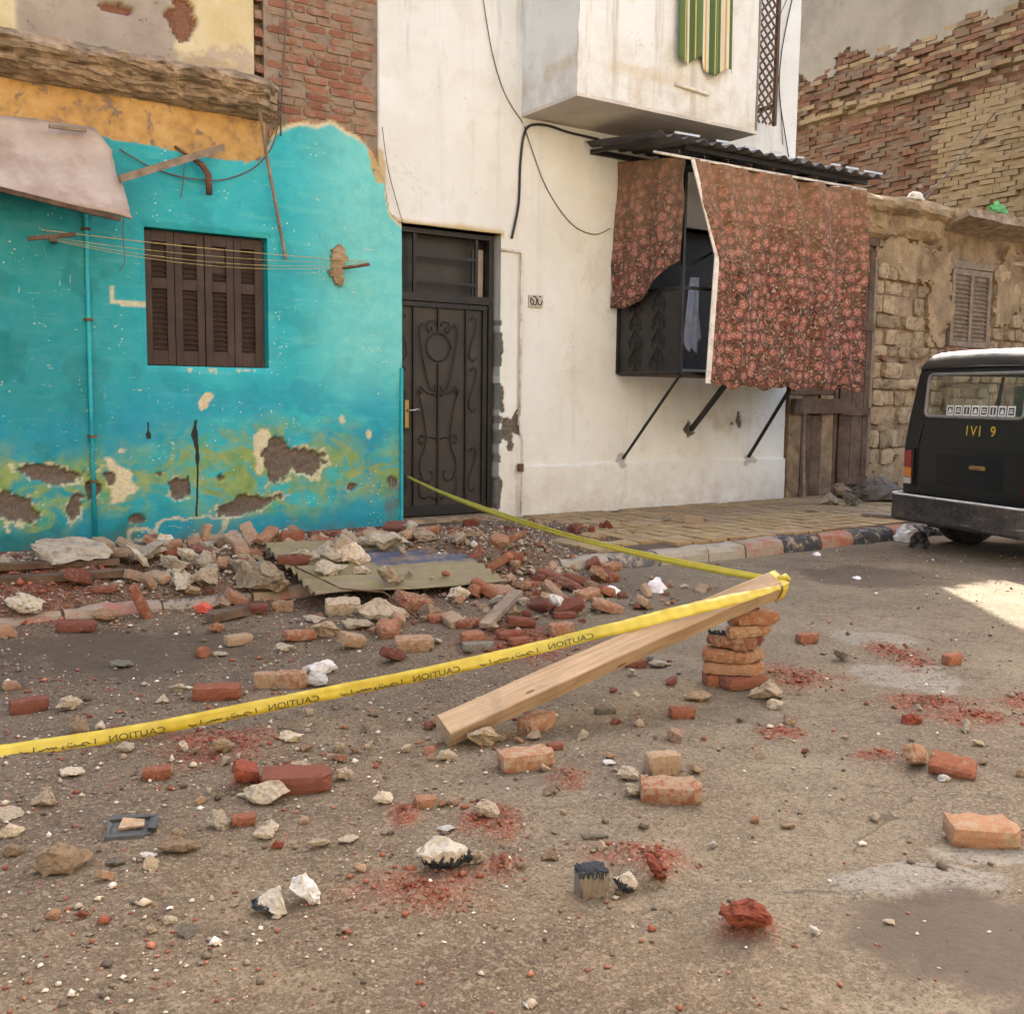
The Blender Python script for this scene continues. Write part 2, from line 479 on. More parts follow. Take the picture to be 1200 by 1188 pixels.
# ================================================================== wall sheets
def wall_sheet(xs, zs, holes=(), keep=None, depth=None, attrs=None, edge_back=None, damp=0.06):
    for (a, b, c, d) in holes:
        xs = np.concatenate([xs, [a, b]]); zs = np.concatenate([zs, [c, d]])
    xs = np.unique(np.round(xs, 4)); zs = np.unique(np.round(zs, 4))
    X, Z = np.meshgrid(xs, zs)
    Y = depth(X, Z) if depth else np.zeros_like(X)
    for (a, b, c, d) in holes:
        dx = np.maximum(np.maximum(a - X, X - b), 0); dz = np.maximum(np.maximum(c - Z, Z - d), 0)
        Y = Y * sstep(0, damp, np.hypot(dx, dz))
    nx, nz = len(xs), len(zs)
    cx = (X[:-1, :-1] + X[1:, 1:]) / 2; cz = (Z[:-1, :-1] + Z[1:, 1:]) / 2
    ok = np.ones_like(cx, bool)
    for (a, b, c, d) in holes: ok &= ~((cx > a) & (cx < b) & (cz > c) & (cz < d))
    if keep is not None: ok &= keep(cx, cz)
    I = np.arange(nx * nz).reshape(nz, nx)
    q = np.stack([I[:-1, :-1], I[:-1, 1:], I[1:, 1:], I[1:, :-1]], -1)[ok]
    used = np.unique(q); remap = -np.ones(nx * nz, int); remap[used] = np.arange(len(used))
    P = np.stack([X, Y, Z], -1).reshape(-1, 3)[used]
    mb = MB(); mb.v = P.tolist(); mb.f = [tuple(r) for r in remap[q].tolist()]
    A = {k: fn.ravel()[used] for k, fn in (attrs(X, Z) if attrs else {}).items()}
    # close the sheet's rim back into the wall
    if edge_back is not None:
        from collections import Counter
        cnt = Counter(); dirs = {}
        for f in mb.f:
            for i in range(4):
                e = (f[i], f[(i + 1) % 4]); k = (min(e), max(e)); cnt[k] += 1; dirs[k] = e
        rim = [dirs[k] for k, n in cnt.items() if n == 1]
        back = {}
        for a, b in rim:
            for i in (a, b):
                if i not in back:
                    back[i] = len(mb.v); x, y, z = mb.v[i]; mb.v.append((x, max(y + 0.004, edge_back), z))
                    for k in A: A[k] = np.append(A[k], A[k][i])
            mb.f.append((b, a, back[a], back[b]))
    return mb, A

def ell(X, Z, s, z, rs, rz, ang=0.0, warp=0.25, seed=3, f=7.0):
    ca, sa = math.cos(ang), math.sin(ang)
    dx, dz = X - s, Z - z
    u, w = (dx * ca + dz * sa) / rs, (-dx * sa + dz * ca) / rz
    return np.hypot(u, w) + warp * fbm(X, Z, f, 4, seed)

# ================================================================== TEAL HOUSE
TEAL_TOP = np.array([(-6.2, 3.28), (-3.36, 3.30), (-2.54, 3.32), (-2.1, 3.295), (-1.72, 3.30), (-1.39, 3.31), (-1.30, 3.40), (-1.195, 3.62), (-1.0, 3.706), (-0.6, 3.71), (-0.45, 3.63), (-0.288, 3.49), (-0.194, 3.276), (-0.133, 3.015), (0.0, 2.936)])
HOLES = [(-1.75, 0.62, 0.03, 0.025, 0, 14), (-0.52, 0.50, 0.05, 0.03, 0.3, 15), (-2.45, 0.30, 0.07, 0.04, 0, 16), (-1.235, 0.79, 0.135, 0.19, 0.0, 1), (-0.97, 0.74, 0.16, 0.125, 0.0, 2), (-1.53, 0.375, 0.26, 0.085, 0.16, 3), (-2.10, 0.545, 0.11, 0.105, -0.5, 4),
         (-3.10, 0.70, 0.24, 0.065, -0.2, 5), (-3.36, 0.44, 0.16, 0.13, -0.6, 6), (-2.93, 0.43, 0.055, 0.12, -0.4, 7), (-2.66, 0.66, 0.055, 0.06, 0.0, 8), (-2.80, 0.57, 0.08, 0.07, 0.0, 9),
         (-2.26, 0.67, 0.025, 0.022, 0, 10), (-0.09, 0.52, 0.07, 0.06, 0, 12), (-4.3, 0.5, 0.5, 0.2, 0, 13)]
WIN = (-2.335, -1.300, 1.565, 2.675)

def teal_top(X): return np.interp(X, TEAL_TOP[:, 0], TEAL_TOP[:, 1])

def teal_hole(X, Z):
    h = np.full_like(X, 9.0)
    for (s, z, a, b, an, sd) in HOLES: h = np.minimum(h, ell(X, Z, s, z, a, b, an, 0.30, sd, 9) + 0.16 * fbm(X, Z, 34, 3, sd + 40))
    return h

def teal_depth(X, Z):
    h = teal_hole(X, Z)
    y = -0.022 + 0.012 * fbm(X, Z, 0.8, 3, 5) + 0.004 * fbm(X, Z, 5, 3, 8)
    y = y + 0.028 * sstep(1.02, 0.88, h) + 0.006 * fbm(X, Z, 25, 2, 3) * sstep(1.0, 0.9, h)
    b = Z - teal_top(X) - 0.03 * fbm(X, Z, 7, 4, 21)
    y = y + (0.012 + 0.012 * fbm(X, Z, 9, 4, 31)) * sstep(-0.004, 0.008, b) * (X < -1.28)
    return y

def teal_keep(cx, cz):
    b = cz - teal_top(cx) - 0.035 * fbm(cx, cz, 7, 4, 21) - 0.03
    return (cx < -1.30) | (b < 0.0)

def teal_attrs(X, Z):
    h = teal_hole(X, Z)
    b = Z - teal_top(X) - 0.03 * fbm(X, Z, 7, 4, 21)
    n = fbm(X, Z, 3.2, 4, 41)
    A = {}
    A['hole'] = sstep(1.02, 0.93, h)
    rim = sstep(1.16 + 0.30 * n, 1.02 + 0.30 * n, h + 0.22 * fbm(X, Z, 26, 3, 68))
    rim = np.maximum(rim * 0.9, sstep(1.0, .8, ell(X, Z, -2.58, 0.63, 0.12, 0.19, 0.2, 0.5, 61, 9)))
    rim = np.maximum(rim, sstep(1.0, .85, ell(X, Z, -1.36, 0.86, 0.09, 0.2, 0.0, 0.4, 62, 9)))
    rim = np.maximum(rim, sstep(1.0, .85, ell(X, Z, -1.86, 1.29, 0.05, 0.09, -0.5, 0.4, 63, 12)))
    rim = np.maximum(rim, sstep(1.0, .85, ell(X, Z, -0.35, 0.98, 0.03, 0.06, 0, 0.4, 64, 12)))
    rim = np.maximum(rim, sstep(1.0, .85, ell(X, Z, -0.62, 1.12, 0.03, 0.05, 0, 0.4, 64, 12)))
    A_ = (np.abs(Z - 2.06 - 0.006 * n) < 0.02) & (X > -2.60) & (X < -2.335)
    B_ = (np.abs(X + 2.60) < 0.012) & (Z > 2.04) & (Z < 2.18)
    under = (Z < 1.553) & (Z > 1.525 + 0.03 * fbm(X, Z, 30, 3, 66)) & (X > -2.2) & (X < -1.25) & (fbm(X, Z, 16, 3, 67) > 0.15)
    rim = np.maximum(rim, (A_ | B_ | under) * 0.85)
    rim = np.maximum(rim, sstep(-0.055, -0.01, b) * sstep(0.0, 0.4, n + 0.25) * (X > -1.3))
    rim = np.maximum(rim, sstep(0.75, .55, np.abs(ell(X, Z, -2.05, 0.20, 0.42, 0.10, 0.1, 0.35, 70, 6) - 0.9) * 6) * 0.8)
    A['cream'] = np.clip(rim, 0, 1) * (1 - A['hole'])
    g = sstep(1.15, 0.2, np.hypot((X + 1.35) / 1.75, (Z - 0.66) / 0.50) + 0.22 * n)
    g = np.maximum(g, sstep(1.1, 0.3, np.hypot((X + 3.2) / 0.9, (Z - 0.55) / 0.40) + 0.25 * n))
    g = np.maximum(g, sstep(1.0, 0.3, np.hypot((X + 0.15) / 0.25, (Z - 0.58) / 0.35) + 0.25 * n) * 0.9)
    A['green'] = np.clip(g * 1.25, 0, 1)
    A['ochre'] = sstep(-0.002, 0.006, b) * (X < -1.2) + (X >= -1.2) * sstep(0.0, 0.006, b) * 0.9
    A['ochre'] = np.maximum(A['ochre'], sstep(1.0, .8, ell(X, Z, -0.27, 3.42, 0.06, 0.16, 0.3, 0.3, 80, 9)) * 0.9)
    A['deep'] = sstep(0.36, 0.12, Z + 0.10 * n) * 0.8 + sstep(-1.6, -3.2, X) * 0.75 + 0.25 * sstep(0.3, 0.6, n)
    A['pale'] = sstep(-1.2, -0.4, X) * sstep(1.0, 1.8, Z) * 0.8
    d = 0
    for (s, zt, zb, w, sd) in ((-1.957, 1.12, 0.30, 0.026, 1), (-2.345, 1.10, 0.99, 0.014, 2)):
        ww = np.maximum(0.0085, w * (0.30 + 0.70 * sstep(zb + 0.25, zt - 0.25, Z)) * (0.85 + 0.4 * vnoise(X * 0, Z * 14, seed=sd)))
        d = np.maximum(d, (np.abs(X - s - 0.012 * vnoise(X * 0, Z * 6, seed=sd + 5)) < ww) * (Z < zt) * (Z > zb))
    d = np.maximum(d, sstep(1, .8, ell(X, Z, -2.345, 0.99, 0.03, 0.03, 0, 0.4, 90, 20)))
    A['drip'] = np.asarray(d, float)
    A['grime'] = np.clip(sstep(0.26, 0.05, Z + 0.06 * n) * 0.9 + sstep(1, .5, ell(X, Z, -0.1, 0.36, 0.13, 0.22, 0, .4, 91, 8)) * 0.9, 0, 1)
    return A

teal = thing('teal_house', 'old house with peeling turquoise walls, brown louvred shutters and a crumbling ledge', 'house', FAC, (-3.0, 0, 0))
xs = np.concatenate([np.arange(-6.2, -3.6, 0.06), np.arange(-3.6, 0.0001, 0.0155), np.arange(-2.03, -1.90, 0.0045), np.arange(-2.38, -2.31, 0.005)])
zs = np.concatenate([np.arange(-0.1, 3.78, 0.0155)])
mb, A = wall_sheet(xs, zs, [WIN], teal_keep, teal_depth, teal_attrs, edge_back=0.05)
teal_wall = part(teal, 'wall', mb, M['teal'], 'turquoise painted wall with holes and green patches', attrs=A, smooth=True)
# body behind, up to the roof
part(teal, 'house_body', MB().box((-6.2, 0.125, -0.1), (-0.225, 6.0, 9.6)), M['mortar'])
# window reveal
def reveal(a, b, c, d, y0, y1, mat, parent, name='window_reveal'):
    m = MB()
    m.add([(a, y0, c), (b, y0, c), (b, y1, c), (a, y1, c)], [(0, 1, 2, 3)])
    m.add([(a, y0, d), (b, y0, d), (b, y1, d), (a, y1, d)], [(3, 2, 1, 0)])
    m.add([(a, y0, c), (a, y0, d), (a, y1, d), (a, y1, c)], [(3, 2, 1, 0)])
    m.add([(b, y0, c), (b, y0, d), (b, y1, d), (b, y1, c)], [(0, 1, 2, 3)])
    return part(parent, name, m, mat)
reveal(*WIN, 0.0, 0.12, M['teal'], teal)
# four louvred shutter leaves, each slat a piece
lw = (WIN[1] - WIN[0] - 0.03) / 4
slat_src = None
for k in range(4):
    x0 = WIN[0] + 0.004 + k * lw; x1 = x0 + lw - 0.006
    z0, z1 = WIN[2] + 0.006 - 0.0, WIN[3] - 0.012
    yf = 0.055 + 0.006 * (k % 2); m = MB()
    st = 0.062
    m.box((x0, yf, z0), (x0 + st, yf + 0.04, z1)); m.box((x1 - st, yf, z0), (x1, yf + 0.04, z1))
    for (ra, rb) in ((z0, z0 + 0.125), (z0 + 0.625, z0 + 0.715), (z1 - 0.085, z1)):
        m.box((x0 + st, yf + 0.002, ra), (x1 - st, yf + 0.038, rb))
    m.box((x0 + st, yf + 0.036, z0 + 0.125), (x1 - st, yf + 0.05, z1 - 0.085))
    leaf = part(teal, 'shutter', m, M['shutter'], bevel=0.004)
    if slat_src is None:
        slat_src = mesh_obj('slat', MB().box((-0.5, -0.016, -0.003), (0.5, 0.016, 0.003), Matrix.Rotation(math.radians(38), 3, 'X')), M['shutter'])
        first = slat_src
    pos = [z0 + 0.125 + 0.042 * (i + 0.5) for i in range(12)] + [z0 + 0.715 + 0.042 * (i + 0.5) for i in range(7)]
    if k == 2: pos = pos[:12] + pos[12:14] + pos[15:16]
    if k == 0: pos = pos[:16] + pos[17:]
    for i, zp in enumerate(pos):
        lx = Vector(((x0 + x1) / 2, yf + 0.018, zp)) - Vector(ORG[teal.name])
        sl = slat_src if first is not None else None
        if sl is not None:
            sl.parent = leaf; sl.location = lx; sl.scale = (x1 - x0 - 2 * st, 1, 1); first = None
        else:
            copy_piece(slat_src, leaf, lx, (random.gauss(0, 0.05), random.gauss(0, 0.004), 0), (x1 - x0 - 2 * st, 1, 1))

# brick-work laid bare on the upper floor: each brick a piece over recessed mortar
part(teal, 'mortar_bed', MB().box((-1.295, 0.031, 3.1), (-0.225, 0.12, 5.2)), M['mortar'])
part(teal, 'upper_brick_infill', MB().box((-1.295, 0.03, 5.2), (-0.225, 0.12, 9.6)), M['mortar'])
brick_src = None
def chipped_brick_mesh(seed, L=0.22, W=0.105, H=0.058, chip=0.010, cuts=(5, 3, 2)):
    """a brick: subdivided box with worn corners"""
    r = np.random.default_rng(seed)
    bm = bmesh.new()
    nx, ny, nz = cuts
    P = {}
    def vert(i, j, k):
        key = (i, j, k)
        if key not in P:
            P[key] = bm.verts.new((L * (i / nx - .5), W * (j / ny - .5), H * (k / nz - .5)))
        return P[key]
    for i in range(nx):
        for j in range(ny):
            bm.faces.new([vert(i, j, 0), vert(i, j + 1, 0), vert(i + 1, j + 1, 0), vert(i + 1, j, 0)])
            bm.faces.new([vert(i, j, nz), vert(i + 1, j, nz), vert(i + 1, j + 1, nz), vert(i, j + 1, nz)])
    for i in range(nx):
        for k in range(nz):
            bm.faces.new([vert(i, 0, k), vert(i + 1, 0, k), vert(i + 1, 0, k + 1), vert(i, 0, k + 1)])
            bm.faces.new([vert(i, ny, k), vert(i, ny, k + 1), vert(i + 1, ny, k + 1), vert(i + 1, ny, k)])
    for j in range(ny):
        for k in range(nz):
            bm.faces.new([vert(0, j, k), vert(0, j, k + 1), vert(0, j + 1, k + 1), vert(0, j + 1, k)])
            bm.faces.new([vert(nx, j, k), vert(nx, j + 1, k), vert(nx, j + 1, k + 1), vert(nx, j, k + 1)])
    keys = list(P); C_ = np.array([P[q].co[:] for q in keys]) * 18
    NN = np.stack([vnoise(C_[:, 0] + a, C_[:, 1] + b_, C_[:, 2], seed) for a, b_ in ((0, 0), (9, 0), (0, 9))], -1)
    NV = dict(zip(keys, NN))
    for (i, j, k), vt in P.items():
        on = (i in (0, nx)) + (j in (0, ny)) + (k in (0, nz))
        c = vt.co.copy()
        vt.co += Vector(NV[(i, j, k)]) * chip * 0.5
        if on >= 2:
            f = chip * (0.4 + 1.4 * r.random() ** 2) * (1.6 if on == 3 else 0.8)
            d = Vector((-np.sign(c.x) if i in (0, nx) else 0, -np.sign(c.y) if j in (0, ny) else 0, -np.sign(c.z) if k in (0, nz) else 0))
            vt.co += d * f
    me = bpy.data.meshes.new('brick'); bm.to_mesh(me); bm.free()
    return me

wall_brick_meshes = []
for i in range(5):
    me = chipped_brick_mesh(100 + i, 0.215, 0.10, 0.064, 0.0045, (4, 1, 2)); me.materials.append(M['wall_brick']); wall_brick_meshes.append(me)
nrow = 0
z = 3.36
while z < 4.98:
    x = -1.28 + (0.11 if nrow % 2 else 0.0) + random.uniform(-.02, .02) - 0.1
    while x < -0.30:
        L = 0.215 if random.random() < 0.8 else 0.11
        cxm = x + L / 2
        if cxm - L / 2 > -1.30 and cxm + L / 2 < -0.215 and z > float(teal_top(np.array([cxm]))[0]) - 0.10:
            o = bpy.data.objects.new('brick', random.choice(wall_brick_meshes))
            col.objects.link(o); o.parent = teal
            dep = random.gauss(0.036, 0.004) + (0.012 if random.random() < 0.08 else 0)
            o.location = Vector((cxm, dep + 0.03, z)) - Vector(ORG[teal.name])
            o.scale = (L / 0.215, 1, 1)
            o.rotation_euler = (random.gauss(0, .012), random.gauss(0, .010), random.gauss(0, .012))
        x += L + 0.011
    z += 0.072; nrow += 1

# upper storey wall with fallen plaster, slot of broken brick ends
def up_attrs(X, Z):
    n = fbm(X, Z, 4, 4, 51)
    A = {'cream': sstep(-2.03, -2.0, X + 0.06 * n) * (1 - sstep(-1.385, -1.37, X))}
    A['cream'] = np.maximum(A['cream'], sstep(-3.20, -3.24, X))
    hl = np.minimum(ell(X, Z, -1.97, 4.35, 0.10, 0.16, 0.2, 0.4, 52, 8), ell(X, Z, -2.5, 4.34, 0.10, 0.035, 0.0, 0.5, 53, 9))
    A['hole'] = sstep(1.0, 0.96, hl)
    A['peel'] = sstep(4.16, 4.12, Z + 0.10 * n) * sstep(-2.1, -1.9, X)
    return A
def up_depth(X, Z):
    A = up_attrs(X, Z)
    y = 0.03 + 0.008 * fbm(X, Z, 6, 4, 54) - 0.02 * A['cream']
    y = y + 0.05 * A['hole'] + 0.02 * sstep(4.1, 3.98, Z + 0.07 * fbm(X, Z, 6, 4, 57)) * A['cream']
    return y
mb, A = wall_sheet(np.concatenate([np.arange(-6.2, -3.5, 0.1), np.arange(-3.5, -1.37, 0.022)]), np.concatenate([np.arange(3.7, 4.8, 0.022), np.arange(4.8, 9.61, 0.2)]), depth=up_depth, attrs=up_attrs, edge_back=0.125)
part(teal, 'upper_wall', mb, M['upper'], 'grey and cream upper wall with fallen plaster', attrs=A, smooth=True)
for i, zz in enumerate(np.arange(3.95, 4.95, 0.145)):
    o = bpy.data.objects.new('brick', wall_brick_meshes[i % 5]); col.objects.link(o); o.parent = teal
    o.location = Vector((-1.335, 0.075, zz)) - Vector(ORG[teal.name]); o.scale = (0.36, 1, 1.2)

# crumbling ledge between the floors: worn profile swept along the front
prof = [(0.00, 3.985), (0.10, 3.975), (0.24, 3.945), (0.315, 3.905), (0.33, 3.86), (0.30, 3.82), (0.245, 3.79), (0.235, 3.755), (0.20, 3.72), (0.13, 3.685), (0.05, 3.665), (-0.02, 3.65)]
pp = []
for i in range(len(prof) - 1):
    for k in range(3):
        a, b = prof[i], prof[i + 1]
        pp.append((a[0] + (b[0] - a[0]) * k / 3, a[1] + (b[1] - a[1]) * k / 3))
pp.append(prof[-1])
ss = np.concatenate([np.arange(-6.2, -3.6, 0.1), np.arange(-3.6, -1.24, 0.025)])
PP = np.zeros((len(pp), len(ss), 3))
for i, (o_, z_) in enumerate(pp):
    n = fbm(ss, ss * 0 + i * 0.05, 5, 5, 61, rough=0.6)
    n2 = fbm(ss, ss * 0 + i * 0.09, 1.3, 2, 64)
    fade = sstep(0.0, 0.12, np.full_like(ss, o_ + 0.04))
    end = sstep(-1.24, -1.42, ss)
    blk = _hash(np.floor(ss * 6.5 + 0.8 * vnoise(ss * 3, ss * 0 + i // 5, seed=2)), np.full_like(ss, i // 6), np.zeros_like(ss), 5) - 0.5
    n = n + 3.2 * blk * (0.25 + 0.75 * (vnoise(ss * 1.7, ss * 0 + i // 6, seed=9) > -0.1))
    PP[i, :, 0] = ss
    PP[i, :, 1] = -(o_ * (0.55 + 0.45 * end) + (0.020 * n + 0.03 * n2 - 0.05 * np.clip(n2 - 0.25, 0, 1) + 0.012 * fbm(ss, ss * 0 + i * 0.6, 16, 3, 69)) * fade)
    PP[i, :, 2] = z_ + 0.014 * fbm(ss, ss * 0 + i * 0.2, 6, 4, 63) * fade
part(teal, 'cornice', MB().grid(PP, flip=False), M['cornice'], 'broken concrete ledge with loose grit on top')
# down pipe
m = MB(); m.tube([(-2.79, -0.035, 0.10), (-2.79, -0.036, 1.3), (-2.785, -0.036, 2.4), (-2.78, -0.035, 3.15)], 0.017, 8)
pipe = part(teal, 'downpipe', m, M['teal'], smooth=True)
for zz in (0.62, 0.98, 1.9, 2.6): part(teal, 'pipe_clip', MB().box((-2.82, -0.062, zz), (-2.758, -0.012, zz + 0.02)), M['rust'])
# door-side wooden edging strip
part(teal, 'corner_strip', MB().box((-0.028, -0.052, 0.10), (-0.004, -0.012, 1.60)), M['teal'])

# ================================================================== WHITE HOUSE
DOOR = (-0.225, 1.115, -0.1, 2.945)
WIN2 = (3.05, 4.95, 1.68, 3.25)
def w_hole(X, Z):
    h = np.full_like(X, 9.0)
    for (s, z, a, b, an, sd) in ((1.235, 0.98, 0.10, 0.17, -0.5, 1), (1.13, 1.27, 0.05, 0.16, 0.0, 2), (1.32, 1.09, 0.05, 0.09, 0, 3), (1.12, 0.42, 0.035, 0.25, 0, 4), (1.12, 1.85, 0.03, 0.25, 0, 5), (4.53, 1.10, 0.035, 0.085, 0.2, 6), (4.42, 1.06, 0.03, 0.03, 0, 7), (2.725, 0.64, 0.085, 0.07, 0.3, 8), (3.72, 0.97, 0.06, 0.10, 0, 9), (4.69, 0.62, 0.10, 0.06, 0, 10)):
        h = np.minimum(h, ell(X, Z, s, z, a, b, an, 0.55, sd + 30, 11))
    return h
def w_depth(X, Z):
    y = 0.010 * fbm(X, Z, 0.9, 3, 15) + 0.004 * fbm(X, Z, 6, 3, 18)
    y = y + 0.018 * sstep(1.0, 0.85, w_hole(X, Z))
    # shallow groove down the door pilaster and crack above the plinth
    y = y + 0.012 * (np.abs(X - 1.345 - 0.006 * vnoise(X * 0, Z * 9, seed=3)) < 0.014) * (Z < 2.75)
    pl = 0.63 + 0.008 * fbm(X, X * 0, 3, 3, 71)
    y = y - 0.035 * (Z < pl) * (X > 1.36)
    return y
def w_attrs(X, Z):
    n = fbm(X, Z, 3, 4, 81)
    A = {'hole': sstep(1.0, 0.9, w_hole(X, Z)) * (1 - 0.55 * ((X > 2.4) & (Z < 0.75)))}
    A['streak'] = np.clip(sstep(3.6, 5.4, Z) * 0.9 + 0.22, 0, 1)
    A['grime'] = np.clip(sstep(0.75, 0.05, Z + 0.15 * n) * 0.45 + 0.15 * sstep(0.1, 0.5, n) + 0.5 * sstep(0.9, 0.4, ell(X, Z, 4.3, 1.15, 0.6, 0.3, 0, .4, 83, 4)), 0, 1)
    A['ochre'] = sstep(0.06, 0.0, np.abs(Z - 2.955 - 0.012 * n)) * (X < 1.15) * 0.85 + sstep(1, .8, ell(X, Z, -0.2, 3.35, 0.05, 0.2, 0, .3, 85, 9)) * 0.8
    return A
white = thing('white_house', 'cream white plastered house with overhanging upper bay and black iron door', 'house', FAC, (2.5, 0, 0))
xs = np.concatenate([np.arange(-0.225, 5.351, 0.0205), np.arange(1.12, 1.42, 0.006)])
zs = np.concatenate([np.arange(-0.1, 2.2, 0.011), np.arange(2.2, 6.3, 0.0205), np.arange(6.3, 11.11, 0.2)])
mb, A = wall_sheet(xs, zs, [DOOR, WIN2], None, w_depth, w_attrs, edge_back=0.3)
part(white, 'wall', mb, M['white'], attrs=A, smooth=True)
m = MB().box((-0.225, 0.30, -0.1), (5.35, 6.0, 11.1))
body = part(white, 'house_body', m, M['white'])
# side return of the wall
part(white, 'side_wall', MB().box((5.332, 0.02, -0.1), (5.3595, 0.31, 11.1)), M['white'])
reveal(WIN2[0], WIN2[1], WIN2[2], WIN2[3], 0.0, 0.30, M['white'], white, 'window_reveal')
part(white, 'room_gloom_sheet', MB().box((WIN2[0], 0.22, WIN2[2]), (WIN2[1], 0.26, WIN2[3])), M['gloom_and_sheet'])  # dark sheet painted in place of the room's gloom behind the cage
# projecting bay of the upper floor
b0, b1, bo, bz = 1.335, 3.69, 0.90, 4.10
def bay_face(P_of, us, vsx, attr_fn):
    U, V = np.meshgrid(us, vsx)
    P = P_of(U, V)
    return MB().grid(P), attr_fn(U, V)
def bay_attr(U, V):
    n = fbm(U, V, 3, 4, 91)
    return {k: a.ravel() for k, a in {'hole': 0 * U, 'streak': np.clip(0.9 + 0 * U, 0, 1), 'grime': np.clip(0.40 * sstep(4.75, 4.3, V + 0.12 * n) + 0.25 * sstep(.1, .5, n), 0, 1), 'ochre': 0.35 * sstep(0.1, 0.0, np.abs(V - 4.42 - 0.03 * n)) * (U > 1.7) * (U < 2.6)}.items()}
vz = np.concatenate([np.arange(bz, 6.0, 0.04), np.arange(6.0, 9.51, 0.25)])
def f_front(U, V):
    return np.stack([U + 0.010 * fbm(V, V * 0, 7, 3, 96) * (np.abs(U - b0) < 0.03), 0 * U - bo - 0.02 + 0.005 * fbm(U, V, 3, 3, 95), V + 0.012 * np.abs(fbm(U, U * 0, 9, 3, 97)) * (V < bz + 0.02)], -1)
mb, A = bay_face(f_front, np.arange(b0, b1 + .001, 0.04), vz, bay_attr)
bay = part(white, 'bay', mb, M['white'], 'overhanging bay with stained plaster', attrs=A, smooth=True)
mb, A = bay_face(lambda U, V: np.stack([np.full_like(U, b0), -U, V], -1), np.arange(bo + 0.02, -0.011, -0.04), vz, lambda U, V: bay_attr(U + b0, V))
part(white, 'bay_cheek', mb, M['white'], attrs=A)
mb, A = bay_face(lambda U, V: np.stack([np.full_like(U, b1), -U, V], -1), np.arange(0.0, bo + .021, 0.04), vz, lambda U, V: bay_attr(U + b0, V))
part(white, 'bay_cheek', mb, M['white'], attrs=A)
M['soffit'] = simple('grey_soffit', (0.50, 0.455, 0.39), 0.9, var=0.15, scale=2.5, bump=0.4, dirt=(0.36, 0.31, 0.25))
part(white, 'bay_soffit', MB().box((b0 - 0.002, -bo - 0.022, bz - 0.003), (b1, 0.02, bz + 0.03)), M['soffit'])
part(white, 'bay_top', MB().box((b0, -bo, 9.4), (b1, 0.02, 9.49)), M['white'])
part(white, 'drain_stub', MB().tube([(2.52, -0.93, 4.40), (2.75, -0.945, 4.385), (2.96, -0.945, 4.37)], 0.018, 8), M['white_paint'], smooth=True)
# conduit beside the door
m = MB(); m.tube([(1.10, -0.02, 2.79), (1.33, -0.022, 2.79), (1.352, -0.022, 2.77), (1.352, -0.02, 1.9), (1.348, -0.02, 1.15)], 0.013, 6)
part(white, 'conduit', m, M['white_paint'], smooth=True)
part(white, 'conduit', MB().tube([(1.348, -0.02, 1.13), (1.36, -0.02, 0.98), (1.40, -0.02, 0.88), (1.385, -0.03, 0.62), (1.36, -0.045, 0.14)], 0.009, 6), M['white_paint'], smooth=True)
part(white, 'junction_box', MB().box((1.335, -0.055, 0.58), (1.385, -0.012, 0.66)), M['rust'])
# threshold
part(white, 'threshold', MB().box((-0.01, -0.06, 0.05), (1.13, 0.29, 0.15), jit=0.004), M['cornice'])
# door recess, closed by a dark sheet standing in for the unlit hall
part(white, 'hall_gloom_sheet', MB().box((-0.22, 0.24, 0.0), (1.115, 0.28, 2.945)), M['gloom_and_sheet'])
reveal(-0.10, 1.115, 0.10, 2.945, 0.0, 0.29, M['white'], white, 'door_reveal')

def spiral(cx, cz, r0, r1, a0, a1, n=18):
    return [(cx + (r0 + (r1 - r0) * i / n) * math.cos(a0 + (a1 - a0) * i / n), cz + (r0 + (r1 - r0) * i / n) * math.sin(a0 + (a1 - a0) * i / n)) for i in range(n + 1)]
def iron(parent, name, pts2, y, r=0.007):
    return part(parent, name, MB().tube([(x, y, z) for x, z in pts2], r, 5), M['iron'], smooth=True)
# the leaf
dl, dr, db, dt = 0.012, 1.03, 0.165, 2.245
leaf = part(white, 'entrance_door', MB().box((dl, 0.14, db), (dr, 0.165, dt)), M['door_sheet'], 'black iron door with scrollwork')
for (a, b, c, d) in ((dl, dl + 0.05, db, dt), (dr - 0.05, dr, db, dt), (dl, dr, db, db + 0.10), (dl, dr, dt - 0.05, dt)):
    part(leaf, 'door_rail', MB().box((a, 0.105 + 0.002 * (c == db and d == dt), c), (b, 0.139, d)), M['iron'], bevel=0.004)
for bx_ in (0.20, 0.79):
    part(leaf, 'bar', MB().box((bx_ - 0.010, 0.112, db + 0.10), (bx_ + 0.010, 0.132, dt - 0.05)), M['iron'])
cxr = 0.475
part(leaf, 'bar', MB().box((cxr - 0.009, 0.114, db + 0.10), (cxr + 0.009, 0.130, 1.66)), M['iron'])
part(leaf, 'bar', MB().box((cxr - 0.009, 0.114, 1.97), (cxr + 0.009, 0.130, dt - 0.05)), M['iron'])
iron(leaf, 'ring', spiral(cxr, 1.815, 0.135, 0.135, 0, 2 * math.pi, 28), 0.118)
